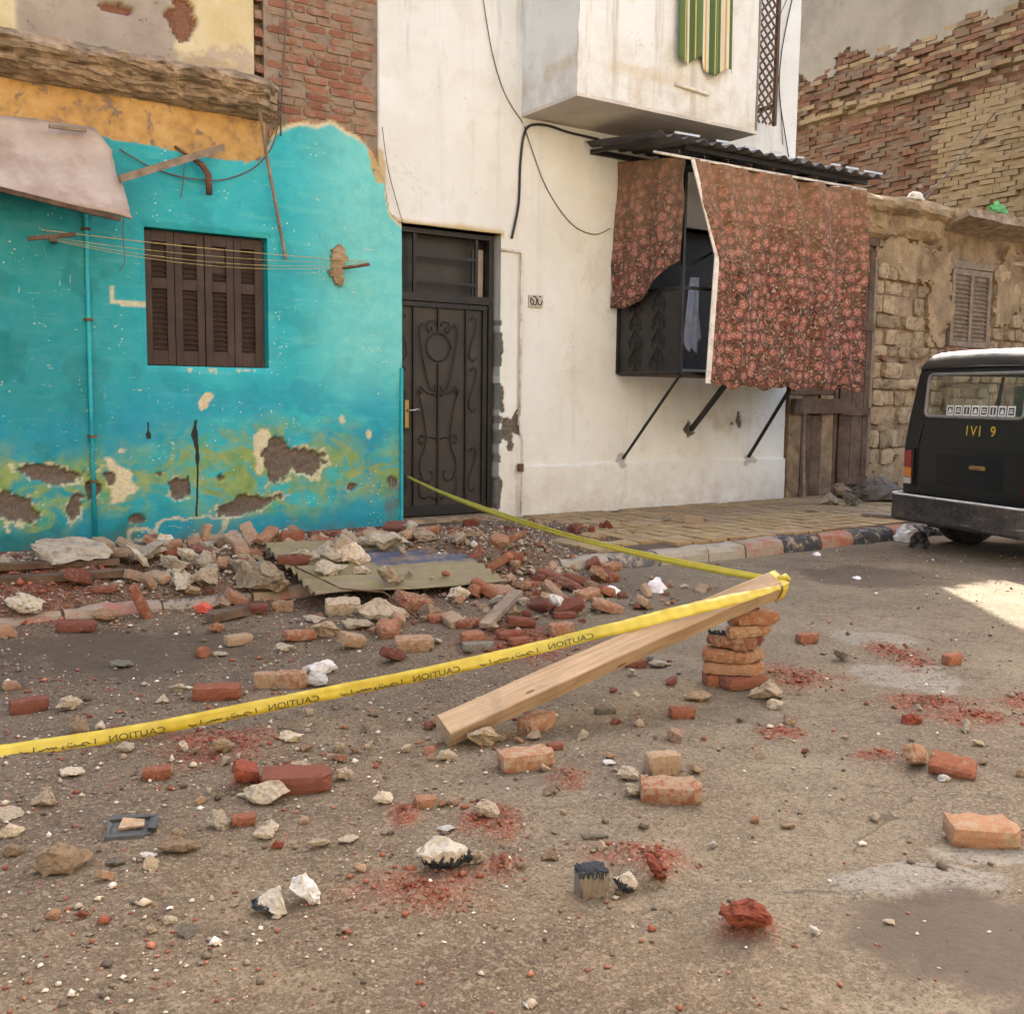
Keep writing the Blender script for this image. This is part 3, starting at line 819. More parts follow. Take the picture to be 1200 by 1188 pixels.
for sg in (-1, 1):
    iron(leaf, 'scroll', [(cxr + sg * x, z) for x, z in [(0.02, 2.02), (0.05, 2.07), (0.11, 2.06), (0.14, 2.0), (0.11, 1.955), (0.075, 1.975), (0.08, 2.01)]], 0.116)
    iron(leaf, 'scroll', [(cxr + sg * x, z) for x, z in [(0.17, 2.04), (0.21, 2.0), (0.215, 1.93), (0.195, 1.80), (0.165, 1.66), (0.13, 1.50), (0.10, 1.42), (0.06, 1.385), (0.03, 1.40), (0.025, 1.435), (0.05, 1.45)]], 0.116)
    iron(leaf, 'scroll', [(cxr + sg * x, z) for x, z in [(0.02, 1.33), (0.05, 1.36), (0.11, 1.36), (0.17, 1.40), (0.19, 1.44), (0.215, 1.42), (0.20, 1.36)]], 0.118)
    iron(leaf, 'scroll', [(cxr + sg * x, z) for x, z in [(0.235, 1.40), (0.20, 1.30), (0.17, 1.18), (0.145, 1.02), (0.13, 0.93), (0.16, 0.80), (0.20, 0.72), (0.21, 0.62), (0.17, 0.52), (0.10, 0.50), (0.06, 0.54), (0.07, 0.60), (0.10, 0.60)]], 0.116)
    iron(leaf, 'scroll', [(cxr + sg * x, z) for x, z in [(0.02, 0.92), (0.08, 0.94), (0.13, 0.93), (0.19, 0.96), (0.22, 0.92), (0.20, 0.87), (0.17, 0.89)]], 0.118)
    iron(leaf, 'scroll', [(cxr + sg * x, z) for x, z in [(0.03, 0.32), (0.09, 0.36), (0.15, 0.33), (0.20, 0.36), (0.22, 0.46), (0.205, 0.54)]], 0.116)
    for bx_, z0 in ((0.395, 1.25), (0.395, 0.45), (0.395, 1.75)):
        iron(leaf, 'scroll', [(cxr + sg * x, z0 + z) for x, z in [(0.36, 0.34), (0.40, 0.38), (0.44, 0.35), (0.42, 0.22), (0.36, 0.08), (0.35, -0.02), (0.39, -0.07), (0.43, -0.03)]], 0.116, 0.006)
part(leaf, 'handle_plate', MB().box((dl + 0.066, 0.070, 1.03), (dl + 0.112, 0.086, 1.30)), M['brass'], bevel=0.006)
part(leaf, 'lock_case', MB().box((dl + 0.062, 0.0865, 1.00), (dl + 0.118, 0.139, 1.33)), M['iron'])
part(leaf, 'lever', MB().tube([(dl + 0.088, 0.08, 1.20), (dl + 0.088, 0.035, 1.20), (dl + 0.15, 0.03, 1.205), (dl + 0.19, 0.035, 1.215), (dl + 0.205, 0.035, 1.195)], 0.008, 8), M['steel'], smooth=True)
# frame and transom light
tr = part(white, 'door_frame', MB().box((1.035, 0.09, 0.15), (1.085, 0.17, 2.93)).box((-0.02, 0.09, 2.885), (1.035, 0.17, 2.93)).box((-0.02, 0.086, 2.25), (1.035, 0.172, 2.325)).box((-0.02, 0.09, 0.15), (0.008, 0.17, 2.885)), M['iron'])
for zz in (2.44, 2.68): part(tr, 'transom_bar', MB().box((0.22, 0.112, zz - 0.014), (0.885, 0.136, zz + 0.014)), M['iron'])
for xx in (0.205, 0.90): part(tr, 'transom_bar', MB().box((xx - 0.016, 0.11, 2.325), (xx + 0.016, 0.138, 2.885)), M['iron'])
M['hall_plaster'] = simple('dim_hall_plaster', (0.30, 0.26, 0.21), 0.9, var=0.15)
part(white, 'hall_wall', MB().box((0.925, 0.20, 2.33), (1.03, 0.235, 2.80)), M['hall_plaster'])
# stencilled house number plate with its dark strokes
plate = part(white, 'house_number_plate', MB().box((1.455, -0.018, 2.255), (1.625, 0.012, 2.375)), simple('grey_number_plate', (0.42, 0.39, 0.34), 0.8, var=0.15, scale=30), bevel=0.004)
ink = simple('black_ink', (0.035, 0.03, 0.028), 0.8, var=0.1)
for st in ([(1.475, 2.35), (1.465, 2.31), (1.48, 2.275), (1.505, 2.285), (1.50, 2.32), (1.48, 2.33)], [(1.50, 2.36), (1.53, 2.355), (1.545, 2.32), (1.535, 2.28), (1.51, 2.275)], [(1.555, 2.335), (1.56, 2.29), (1.585, 2.275), (1.605, 2.29), (1.61, 2.325)], [(1.575, 2.36), (1.59, 2.362)]):
    part(plate, 'numeral_stroke', MB().tube([(x, -0.019, z) for x, z in st], 0.007, 5), ink)

# ================================================================== RUINED HOUSE NEXT DOOR
ruin = thing('ruined_house', 'crumbling one storey house of exposed tan stone behind the black vehicle', 'house', FAC, (8.0, 0, 0))
ro = Vector(ORG[ruin.name])
part(ruin, 'wall_core', MB().box((5.365, 0.035, -0.1), (10.59, 4.5, 3.80)), M['ruin_core'])
stone_meshes = []
for i in range(7):
    me = chipped_brick_mesh(300 + i, 0.30, 0.16, 0.20, 0.013, (5, 2, 4)); me.materials.append(M['ruin_stone']); stone_meshes.append(me)
thin_meshes = []
for i in range(3):
    me = chipped_brick_mesh(330 + i, 0.22, 0.12, 0.055, 0.010, (3, 1, 1)); me.materials.append(M['wall_brick']); thin_meshes.append(me)
def lay_stones(s0, s1, z0, z1, skip=None, lift=0.0):
    z = z0; row = 0
    while z < z1 - 0.05:
        thin = row in (4, 9)
        H = 0.065 if thin else random.choice((0.15, 0.19, 0.22, 0.25))
        H = min(H, z1 - z)
        x = s0 + random.uniform(-0.1, 0.0)
        while x < s1:
            L = 0.23 if thin else random.uniform(0.18, 0.42)
            a, b = max(x, s0), min(x + L, s1)
            if b - a > 0.07 and not (skip and skip((a + b) / 2, z + H / 2)) and random.random() > (0.3 if thin else 0.06):
                me = random.choice(thin_meshes if thin else stone_meshes)
                o = bpy.data.objects.new('brick' if thin else 'stone', me); col.objects.link(o); o.parent = ruin
                o.location = Vector(((a + b) / 2, 0.065 + random.uniform(-0.035, 0.045) - lift, z + H / 2)) - ro
                o.scale = ((b - a - 0.012) / (0.22 if thin else 0.30), 1, (H - 0.010) / (0.055 if thin else 0.20))
                o.rotation_euler = (random.gauss(0, .05), random.gauss(0, .035), random.gauss(0, .09))
            x += L
        z += H; row += 1
lay_stones(6.98, 8.58, 0.02, 3.42)
lay_stones(8.58, 9.70, 0.02, 2.05)
lay_stones(9.70, 10.58, 0.02, 3.42)
lay_stones(5.40, 6.25, 2.35, 3.42)
# patches of surviving plaster
def plaster_patch(s0, s1, z0, z1, seed, y=0.0):
    xs_ = np.arange(s0 - 0.1, s1 + 0.1, 0.03); zs_ = np.arange(z0 - 0.1, z1 + 0.1, 0.03)
    keep = lambda cx, cz: (ell(cx, cz, (s0 + s1) / 2, (z0 + z1) / 2, (s1 - s0) / 2, (z1 - z0) / 2, 0, 0.35, seed, 5) < 1.0)
    mb, _ = wall_sheet(xs_, zs_, keep=keep, depth=lambda X, Z: y + 0.012 * fbm(X, Z, 5, 3, seed), edge_back=0.09)
    part(ruin, 'plaster_patch', mb, M['ruin_plaster'])
plaster_patch(7.0, 8.5, 3.0, 3.5, 1, -0.03)
plaster_patch(8.1, 8.6, 2.2, 3.3, 2, -0.03)
plaster_patch(9.7, 10.5, 2.5, 3.5, 3, -0.03)
plaster_patch(7.0, 8.2, 0.0, 0.55, 4, -0.02)
plaster_patch(8.6, 9.6, 0.3, 1.2, 5, -0.03)
# worn cornice of the roof
def worn_ledge(parent, s0, s1, prof, mat, seed, amp=0.03, name='cornice', label=None):
    pp = []
    for i in range(len(prof) - 1):
        for k in range(3):
            a, b = prof[i], prof[i + 1]; pp.append((a[0] + (b[0] - a[0]) * k / 3, a[1] + (b[1] - a[1]) * k / 3))
    pp.append(prof[-1])
    ss = np.arange(s0, s1 + 0.001, 0.04)
    P = np.zeros((len(pp), len(ss), 3))
    for i, (o_, z_) in enumerate(pp):
        P[i, :, 0] = ss
        P[i, :, 1] = -o_ + amp * fbm(ss, ss * 0 + i * .07, 4, 4, seed)
        P[i, :, 2] = z_ + amp * 0.7 * fbm(ss, ss * 0 + i * .1, 3, 4, seed + 9)
    mb = MB().grid(P)
    n = len(mb.v)
    for j in (0, len(ss) - 1):
        idx = [i * len(ss) + j for i in range(len(pp))]
        mb.f.append(tuple(idx if j else idx[::-1]))
    return part(parent, name, mb, mat, label)
worn_ledge(ruin, 5.38, 8.22, [(-0.3, 4.0), (0.0, 3.99), (0.20, 3.95), (0.26, 3.88), (0.24, 3.80), (0.14, 3.74), (0.12, 3.60), (0.05, 3.50), (-0.08, 3.44)], M['ruin_plaster'], 5, 0.035, label='stained plaster cornice with broken edge')
worn_ledge(ruin, 8.26, 10.58, [(-0.3, 3.96), (0.0, 3.96), (0.45, 3.93), (0.47, 3.80), (0.10, 3.72), (-0.08, 3.66)], M['cornice'], 6, 0.025, name='roof_slab')
part(ruin, 'roof', MB().box((5.37, 0.2, 3.80), (10.59, 4.5, 3.93)), M['cornice'])
# brown plank door and its frame
dd = part(ruin, 'wooden_door', MB().box((6.30, 0.0, 0.14), (6.92, 0.034, 3.30)), M['wood_brown'], 'tall dark brown wooden door')
for k in range(5):
    part(dd, 'plank', MB().box((6.335 + k * 0.118, -0.03 + 0.004 * (k % 2), 0.18), (6.335 + k * 0.118 + 0.112, -0.001, 3.26)), M['wood_brown'])
for zz in (0.25, 1.15, 2.25): part(dd, 'rail', MB().box((6.33, -0.055, zz), (6.92, -0.031, zz + 0.10)), M['wood_brown'])
part(ruin, 'door_post', MB().box((6.925, -0.02, 0.12), (6.985, 0.10, 3.34), jit=0.006), M['wood_grey'])
part(ruin, 'door_post', MB().box((6.24, -0.02, 0.12), (6.30, 0.10, 3.34), jit=0.006), M['wood_brown'])
part(ruin, 'door_lintel', MB().box((6.24, -0.03, 3.345), (6.985, 0.10, 3.44), jit=0.008), M['wood_brown'])
# louvred window shutter
sh = part(ruin, 'shutter', MB().box((8.62, -0.03, 2.12), (8.69, 0.02, 3.2)).box((9.06, -0.03, 2.12), (9.13, 0.02, 3.2)).box((9.50, -0.03, 2.12), (9.57, 0.02, 3.2)).box((8.69, -0.028, 2.12), (9.50, 0.018, 2.2)).box((8.69, -0.028, 3.12), (9.50, 0.018, 3.2)).box((8.69, 0.01, 2.2), (9.50, 0.03, 3.12)), M['wood_grey'], 'weathered louvred shutter')
for side in (8.70, 9.14):
    for k in range(15):
        part(sh, 'slat', MB().box((side, -0.024, 2.215 + k * 0.06), (side + 0.355, 0.01, 2.225 + k * 0.06), Matrix.Rotation(0.6, 3, 'X')), M['wood_grey'])
part(ruin, 'window_lintel', MB().box((8.55, -0.03, 3.21), (9.65, 0.08, 3.30), jit=0.01), M['wood_grey'])
part(ruin, 'window_sill', MB().box((8.55, -0.05, 2.04), (9.65, 0.08, 2.115), jit=0.01), M['wall_brick'])
# stained boarded pier under the patterned curtain
part(ruin, 'pier', MB().box((5.39, -0.02, 0.10), (5.62, 0.09, 1.40), jit=0.012), M['ruin_core'])
part(ruin, 'pier', MB().box((5.99, -0.01, 0.10), (6.235, 0.09, 1.40), jit=0.012), M['ruin_core'])
part(ruin, 'board', MB().box((5.625, -0.03, 0.12), (5.80, 0.03, 1.16), jit=0.008), M['wood_brown'])
part(ruin, 'board', MB().box((5.81, -0.025, 0.12), (5.985, 0.03, 1.16), jit=0.012), M['wood_brown'])
part(ruin, 'beam', MB().box((5.40, -0.10, 1.17), (6.42, 0.04, 1.36), jit=0.012), M['wood_brown'])
part(ruin, 'boarding', MB().box((5.40, -0.01, 1.41), (6.235, 0.03, 2.34), jit=0.01), M['wood_brown'])
solid('wooden_post', 'thin weathered pole standing on the pavement beside the boarded pier', 'pole', MB().tube([(5.52, -0.20, 0.13), (5.515, -0.16, 0.7), (5.53, -0.13, 1.22)], 0.02, 7), M['wood_grey'], FAC, (5.52, -0.2, 0.13))

# ================================================================== TALL BRICK HOUSE BEHIND (its side wall faces the street's low end)
PF = Matrix.Translation(fac_to_world(10.62, 0, 0)) @ Matrix.Rotation(AZ - math.pi / 2, 4, 'Z')   # x towards the street, y away (+s), z up
party = thing('brick_house', 'tall house side wall of worn red brick and grey plaster above the ruin', 'house', PF, (-2.5, 0, 0))
part(party, 'house_body', MB().box((-7.0, 0.10, -0.1), (0.30, 5.0, 10.2)), M['mortar'])
def pw_line(b): return 7.40 + 0.0 * b
mb, mb2 = MB(), MB()
z = 3.3; row = 0
while z < 7.75:
    x = -6.2 + (0.12 if row % 2 else 0) + random.uniform(-.03, .03)
    while x < 0.28:
        b = -(x + 0.11)
        nn = float(fbm(np.array([b]), np.array([z]), 1.5, 4, 5)[0])
        if z < pw_line(b) + 0.25 * nn and random.random() > 0.02:
            zl = 6.40 + 0.02 * (2 - b) + 0.05 * nn
            dep = random.gauss(0.03, 0.018 if z < zl else 0.034) + 0.03 * nn - 0.09 * (abs(z - zl) < 0.07) * (random.random() < 0.85) + 0.05 * (-0.25 < z - zl < -0.07) - 0.03 * (z > zl)
            pale = (b < 1.78 + 0.04 * nn and z < 6.0 + 0.25 * nn) or (abs(z - zl) < 0.07 and random.random() < 0.6) or (z > zl and random.random() < 0.30)
            (mb2 if pale else mb).box((x, dep, z), (min(x + 0.243, 0.298), 0.10, z + 0.071), jit=0.009)
        x += 0.25
    z += 0.078; row += 1
o = part(party, 'brick_courses', mb, M['party_brick'], 'worn red brick courses'); o['kind'] = 'stuff'
o = part(party, 'limewashed_courses', mb2, M['pale_brick'], 'pale yellowish limewashed brick courses'); o['kind'] = 'stuff'
def gp_keep(cx, cz):
    return cz > pw_line(-cx) + 0.28 * fbm(-cx, cz, 1.5, 4, 5) - 0.08 + 0.14 * fbm(cx, cz, 5, 4, 9)
mbp, _ = wall_sheet(np.arange(-7.0, 0.301, 0.035), np.concatenate([np.arange(6.8, 8.7, 0.035), np.arange(8.7, 10.21, 0.3)]), keep=gp_keep, depth=lambda X, Z: -0.015 + 0.012 * fbm(X, Z, 2.5, 3, 8), edge_back=0.09)
part(party, 'plaster_coat', mbp, M['grey_party'], 'grey plaster coat with ragged lower edge')
# ================================================================== THE AWNING AND WINDOW CAGE ON THE WHITE HOUSE
cage = thing('window_cage', 'black iron balcony cage on struts under the corrugated awning', 'window cage', FAC, (2.62, -0.05, 0.65))
c0, c1, co, cz0, cz1 = 2.63, 5.20, 1.0, 1.60, 3.62
for (x, y) in ((c0, -0.02), (c0, -co), (c1, -co), (c1, -0.02), (3.9, -co)):
    part(cage, 'post', MB().box((x - 0.016, y - 0.016, cz0), (x + 0.016, y + 0.016, cz1)), M['iron'])
for zz in (cz0, 2.45, cz1):
    part(cage, 'rail', MB().box((c0 + .016, -co - 0.014, zz - 0.016), (c1 - .016, -co + 0.014, zz + 0.016)), M['iron'])
    part(cage, 'rail', MB().box((c0 - 0.014, -co + 0.016, zz - 0.015), (c0 + 0.014, -0.036, zz + 0.015)), M['iron'])
    part(cage, 'rail', MB().box((c1 - 0.014, -co + 0.016, zz - 0.015), (c1 + 0.014, -0.036, zz + 0.015)), M['iron'])
part(cage, 'tray', MB().box((c0 + .02, -co + .02, cz0 - 0.022), (c1 - .02, -0.05, cz0 - 0.006)), M['wood_brown'])
part(cage, 'side_sheet', MB().box((c0 + 0.005, -co + .02, cz0 + .017), (c0 + 0.011, -0.04, 2.43)), M['gloom_and_sheet'], 'dark sheet behind the ironwork')
def iron2(name, pts, r=0.006):
    return part(cage, name, MB().tube([(c0 - 0.010, y, z) for y, z in pts], r, 5), M['iron'], smooth=True)
for yc in (-0.30, -0.66):
    for k in range(4):
        zc = 1.72 + k * 0.19
        iron2('scroll', spiral(yc - 0.05, zc, 0.008, 0.05, 0, 4.2, 14)); iron2('scroll', [(2 * yc - y, z) for y, z in spiral(yc - 0.05, zc, 0.008, 0.05, 0, 4.2, 14)])
        iron2('scroll', [(yc - 0.10, zc + 0.03), (yc - 0.04, zc + 0.09), (yc, zc + 0.15), (yc + 0.04, zc + 0.09), (yc + 0.10, zc + 0.03)])
    iron2('bar', [(yc, cz0), (yc, 2.44)], 0.005)
for (sx, zt, xt, w) in ((2.725, 0.68, 2.63, 0.022), (3.736, 0.99, 3.36, 0.045), (4.69, 0.655, 4.36, 0.030)):
    part(cage, 'strut', MB().bar((sx, -0.03, zt), (xt, -co, cz0 - 0.02), w, w), M['iron'])
part(cage, 'middle_brace', MB().bar((2.64, -0.98, 2.62), (3.2, -0.90, 2.88), 0.03, 0.02), M['iron'])

aw = thing('corrugated_awning', 'dark corrugated metal awning above the red patterned curtains', 'awning', FAC, (2.2, -0.05, 3.7))
xs_ = np.arange(2.12, 5.46, 0.0185)
ys_ = np.linspace(0.03, -1.17, 6)
U, V = np.meshgrid(xs_, ys_)
P = np.stack([U, V, 3.955 - 0.10 * (-V) + 0.022 * np.sin(U * 2 * math.pi / 0.19) + 0.015 * fbm(U, V, 1.2, 2, 4)], -1)
mb = MB().grid(P)
sheet = part(aw, 'sheet', mb, M['corr_dark'], 'dark corrugated sheet', smooth=True)
sheet.modifiers.new('thick', 'SOLIDIFY').thickness = 0.004
part(aw, 'beam', MB().box((2.60, -1.02, 3.775), (5.40, -0.97, 3.82)), M['iron'])
part(aw, 'beam', MB().box((2.20, -0.06, 3.855), (5.345, -0.015, 3.905)), M['iron'])
for x in (2.2, 3.4, 4.6, 5.3): part(aw, 'rafter', MB().bar((x, -0.08, 3.875), (x, -0.96, 3.805), 0.035, 0.035), M['iron'])
for k in range(9):
    part(aw, 'hook', MB().tube([(2.45 + k * 0.33, -1.03, 3.74), (2.45 + k * 0.33, -1.10, 3.73), (2.45 + k * 0.33, -1.10, 3.665)], 0.005, 5), M['rust'])
blue = simple('pale_blue_strip', (0.42, 0.50, 0.58), 0.6, var=0.2, scale=20, dirt=(0.45, 0.42, 0.38))
for (a, b) in ((2.30, 2.62), (2.85, 3.02), (3.24, 3.40), (3.62, 3.78), (4.02, 4.12), (4.55, 4.70), (4.80, 5.0), (5.10, 5.42)):
    part(aw, 'edge_strip', MB().bar((a, -1.185, 3.862), (b, -1.19, 3.868), 0.010, 0.020), blue)
solid('curtain_rod', 'long dirty white rod carrying the front patterned curtain', 'rod', MB().tube([(2.12, -1.10, 3.672), (3.6, -1.105, 3.678), (5.27, -1.10, 3.692)], 0.014, 8), M['white_paint'], FAC, (2.12, -1.1, 3.67), smooth=True)

def curtain_mat():
    t = NT('patterned_curtain')
    uv = t.n('ShaderNodeUVMap').outputs[0]
    w = t.n('ShaderNodeVectorMath', operation='ADD')
    nz = t.n('ShaderNodeTexNoise'); nz.inputs['Scale'].default_value = 14; t.put(nz.inputs['Vector'], uv)
    sc = t.n('ShaderNodeVectorMath', operation='SCALE'); t.put(sc.inputs[0], nz.outputs[1]); sc.inputs['Scale'].default_value = 0.03
    t.put(w.inputs[0], uv); t.put(w.inputs[1], sc.outputs[0])
    uvw = w.outputs[0]
    fine = t.voro(48, uvw, out='Color')
    fs = t.sep(fine)
    base = t.ramp(fs[0], [(0.0, (0.022, 0.013, 0.010)), (0.28, (0.10, 0.024, 0.018)), (0.52, (0.20, 0.042, 0.032)), (0.70, (0.20, 0.12, 0.075)), (0.86, (0.34, 0.24, 0.165)), (0.94, (0.09, 0.075, 0.045))], 'CONSTANT')
    # staggered flower heads
    r2 = t.voro(8.2, uvw, rand=0.55)
    fl = t.step(r2, 0.40, 0.33)
    petals = t.ramp(t.noise(55, 3, 0.6, uvw), [(0.35, (0.15, 0.032, 0.025)), (0.5, (0.32, 0.095, 0.07)), (0.62, (0.48, 0.27, 0.205))])
    petals = t.mix(t.step(r2, 0.16, 0.07), petals, (0.50, 0.30, 0.24))
    c = t.mix(t.math('MULTIPLY', fl, 0.8), base, petals)
    ring = t.math('MULTIPLY', t.step(r2, 0.56, 0.50), t.step(r2, 0.38, 0.43))
    c = t.mix(t.math('MULTIPLY', ring, 0.7), c, (0.07, 0.05, 0.03))
    # small pale leaf flecks
    c = t.mix(t.math('MULTIPLY', t.math('LESS_THAN', t.voro(62, uvw), 0.20), 0.6), c, (0.40, 0.30, 0.21))
    # sun-faded dust over the upper part
    u = t.sep(uv)
    fade = t.math('MULTIPLY', t.step(t.math('ADD', u[1], t.math('ADD', t.math('MULTIPLY', t.noise(2.2, 4, 0.6, uv), 1.1), t.math('MULTIPLY', t.noise(1.0, 4, 0.6, t.vec((9, 0.6, 1), uv)), 0.9))), 3.35, 5.0), 0.60)
    c = t.mix(fade, c, (0.26, 0.165, 0.095))
    c = t.mix(0.08, c, (0.33, 0.20, 0.14))
    return t.done(c, 0.9, t.bump(t.noise(300, 2, 0.5, uv), 0.2, 0.001), spec=0.15)
M['curtain'] = curtain_mat()

def cloth(name, label, cat, P, mat, origin, uvs, thick=0.003, group=None):
    mb = MB().grid(P)
    o = solid(name, label, cat, mb, mat, FAC, origin, smooth=True, group=group)
    me = o.data
    lay = me.uv_layers.new(name='UVMap')
    uvf = uvs.reshape(-1, 2)
    idx = np.zeros(len(me.loops), int); me.loops.foreach_get('vertex_index', idx)
    lay.data.foreach_set('uv', uvf[idx].astype(np.float32).ravel())
    md = o.modifiers.new('thick', 'SOLIDIFY'); md.thickness = thick
    return o
# front curtain: left edge slants in and is tied back at mid height
tt = np.linspace(0, 1, 60)       # top -> bottom
uu = np.linspace(0, 1, 110)
Uu, Tt = np.meshgrid(uu, tt)
left = np.interp(tt, [0, 0.15, 0.41, 0.47, 1], [2.60, 2.70, 2.945, 2.95, 2.885])
right = np.interp(tt, [0, 0.12, 0.45, 1], [5.19, 5.27, 5.335, 5.32])
ztop = 3.672; zbot = np.interp(uu, [0, 0.3, 0.7, 1], [1.50, 1.47, 1.475, 1.455]) + 0.018 * np.sin(uu * 31) + 0.012 * np.sin(uu * 67)
X = left[:, None] + (right - left)[:, None] * Uu
Z = ztop - 0.010 * np.abs(np.sin(Uu * 8 * math.pi)) - (ztop - zbot)[None, :] * Tt
fold = (0.058 * np.sin(Uu * 31 + 2.2 * np.sin(Uu * 7)) * (0.35 + 0.65 * sstep(0.25, 0.8, Uu)) + 0.020 * np.sin(Uu * 74 + 2 * np.sin(Uu * 13))) * (1 - 0.62 * Tt) + 0.035 * fbm(Uu * 4, Tt * 2.5, 1.5, 4, 3) + 0.012 * fbm(Uu * 9, Tt * 9, 1.5, 3, 8)
fold = fold + 0.05 * np.exp(-((Uu - 0.52) / 0.02) ** 2) * (1 - Tt)
Y = -1.095 - fold - 0.03 * Tt
cloth('curtain', 'wide red brown flower patterned curtain across the front of the window cage', 'curtain', np.stack([X, Y, Z], -1), M['curtain'], (2.9, -1.1, 1.47), np.stack([X, Z], -1))
# side curtain, lower corner torn into a curve
uu = np.linspace(0, 1, 50); Uu, Tt = np.meshgrid(uu, tt)
ztop = np.interp(uu, [0, 1], [3.83, 3.70]); zbot = np.interp(uu, [0, 0.25, 0.45, 0.65, 0.85, 1], [2.30, 2.27, 2.36, 2.52, 2.66, 2.70])
Z = ztop[None, :] - (ztop - zbot)[None, :] * Tt
Y = -0.02 - 1.02 * Uu
X = 2.585 - 0.03 * Tt + 0.025 * np.sin(Uu * 16) * (0.5 + 0.5 * Tt) + 0.02 * fbm(Uu * 3, Tt * 3, 1.5, 3, 13) - 0.05 * Tt * (1 - Uu)
cloth('curtain', 'narrow red brown patterned curtain on the cage side with torn curved hem', 'curtain', np.stack([X, Y, Z], -1), M['curtain'], (2.6, -0.5, 2.3), np.stack([-Y, Z], -1))
# pale wooden batten along the front curtain's free edge
m = MB(); m.bar((2.59, -1.135, 3.66), (2.94, -1.145, 2.77), 0.045, 0.012, (0, 1, 0)); m.bar((2.945, -1.15, 2.77), (2.86, -1.165, 1.50), 0.065, 0.012, (0, 1, 0))
solid('curtain_edging', 'pale cloth edging strip down the free edge of the front curtain', 'edging', m, M['white_paint'], FAC, (2.87, -1.15, 1.5))
# blue shirt hanging inside the cage
tt2 = np.linspace(0, 1, 24); uu2 = np.linspace(0, 1, 14); U2, T2 = np.meshgrid(uu2, tt2)
X = 3.06 + (U2 - 0.5) * (0.12 + 0.10 * T2); Z = 2.60 - T2 * (0.78 - 0.10 * np.abs(U2 - .5) * 2 + 0.06 * np.sin(U2 * 11))
Y = -0.72 + 0.03 * np.sin(U2 * 14 + T2 * 2)
cloth('blue_shirt', 'pale blue cloth hanging inside the window cage behind the edging strip', 'clothing', np.stack([X, Y, Z], -1), simple('blue_cotton', (0.30, 0.36, 0.50), 0.9, var=0.2, scale=12), (3.06, -0.72, 1.82), np.stack([X, Z], -1))
# green striped curtain on the bay
def stripe_mat():
    t = NT('green_striped_cloth')
    u = t.sep(t.n('ShaderNodeUVMap').outputs[0])[0]
    f = t.math('FRACT', t.math('MULTIPLY', u, 3.3))
    c = t.ramp(f, [(0.0, (0.10, 0.15, 0.05)), (0.20, (0.48, 0.40, 0.20)), (0.25, (0.09, 0.14, 0.045)), (0.42, (0.62, 0.56, 0.44)), (0.55, (0.50, 0.36, 0.10)), (0.60, (0.62, 0.56, 0.44)), (0.68, (0.08, 0.12, 0.045)), (0.86, (0.45, 0.38, 0.18)), (0.90, (0.10, 0.15, 0.05))], 'CONSTANT')
    return t.done(c, 0.9, spec=0.15)
uu = np.linspace(0, 1, 60); tt2 = np.linspace(0, 1, 24); Uu, Tt = np.meshgrid(uu, tt2)
X = 2.50 + 0.72 * Uu; Z = 5.60 - Tt * (0.97 + 0.05 * np.sin(Uu * 12) + 0.05 * (Uu > 0.5)); Y = -0.97 - 0.035 * np.sin(Uu * 22) - 0.02 * Tt
cloth('striped_curtain', 'green white and mustard striped curtain hanging out over the bay', 'curtain', np.stack([X, Y, Z], -1), stripe_mat(), (2.86, -0.97, 4.6), np.stack([Uu * 0.9, Z], -1))
# lattice screen
lat = thing('lattice_screen', 'narrow brown diamond lattice screen beside the upper bay', 'lattice', FAC, (4.46, -0.3, 4.45))
la, lb, l0, l1 = 4.30, 4.62, 4.45, 6.0
for k in range(-3, 16):
    for sg in (1, -1):
        zc = l0 + k * 0.115
        pa, pb = (la, zc), (lb, zc + 0.32)
        if sg < 0: pa, pb = (la, zc + 0.32), (lb, zc)
        def clipz(p, q):
            (x0, z0), (x1, z1) = p, q
            if max(z0, z1) <= l0 or min(z0, z1) >= l1: return None
            def at(zv): return x0 + (x1 - x0) * (zv - z0) / (z1 - z0)
            r = []
            for (x, z_) in (p, q):
                if z_ < l0: r.append((at(l0), l0))
                elif z_ > l1: r.append((at(l1), l1))
                else: r.append((x, z_))
            return r
        q = clipz(pa, pb)
        if q and abs(q[0][0] - q[1][0]) > 0.02:
            part(lat, 'slat', MB().bar((q[0][0], -0.30 - 0.006 * sg, q[0][1]), (q[1][0], -0.30 - 0.006 * sg, q[1][1]), 0.008, 0.024, (0, 0, 1)), M['wood_brown'])
for x in (la, lb): part(lat, 'frame', MB().box((x - 0.02, -0.32, l0), (x + 0.02, -0.28, l1)), M['wood_brown'])
part(lat, 'bracket', MB().box((la - 0.02, -0.28, l0 + 0.2), (la + 0.02, 0.0, l0 + 0.24)).box((lb - 0.02, -0.28, l0 + 0.2), (lb + 0.02, 0.0, l0 + 0.24)), M['wood_brown'])

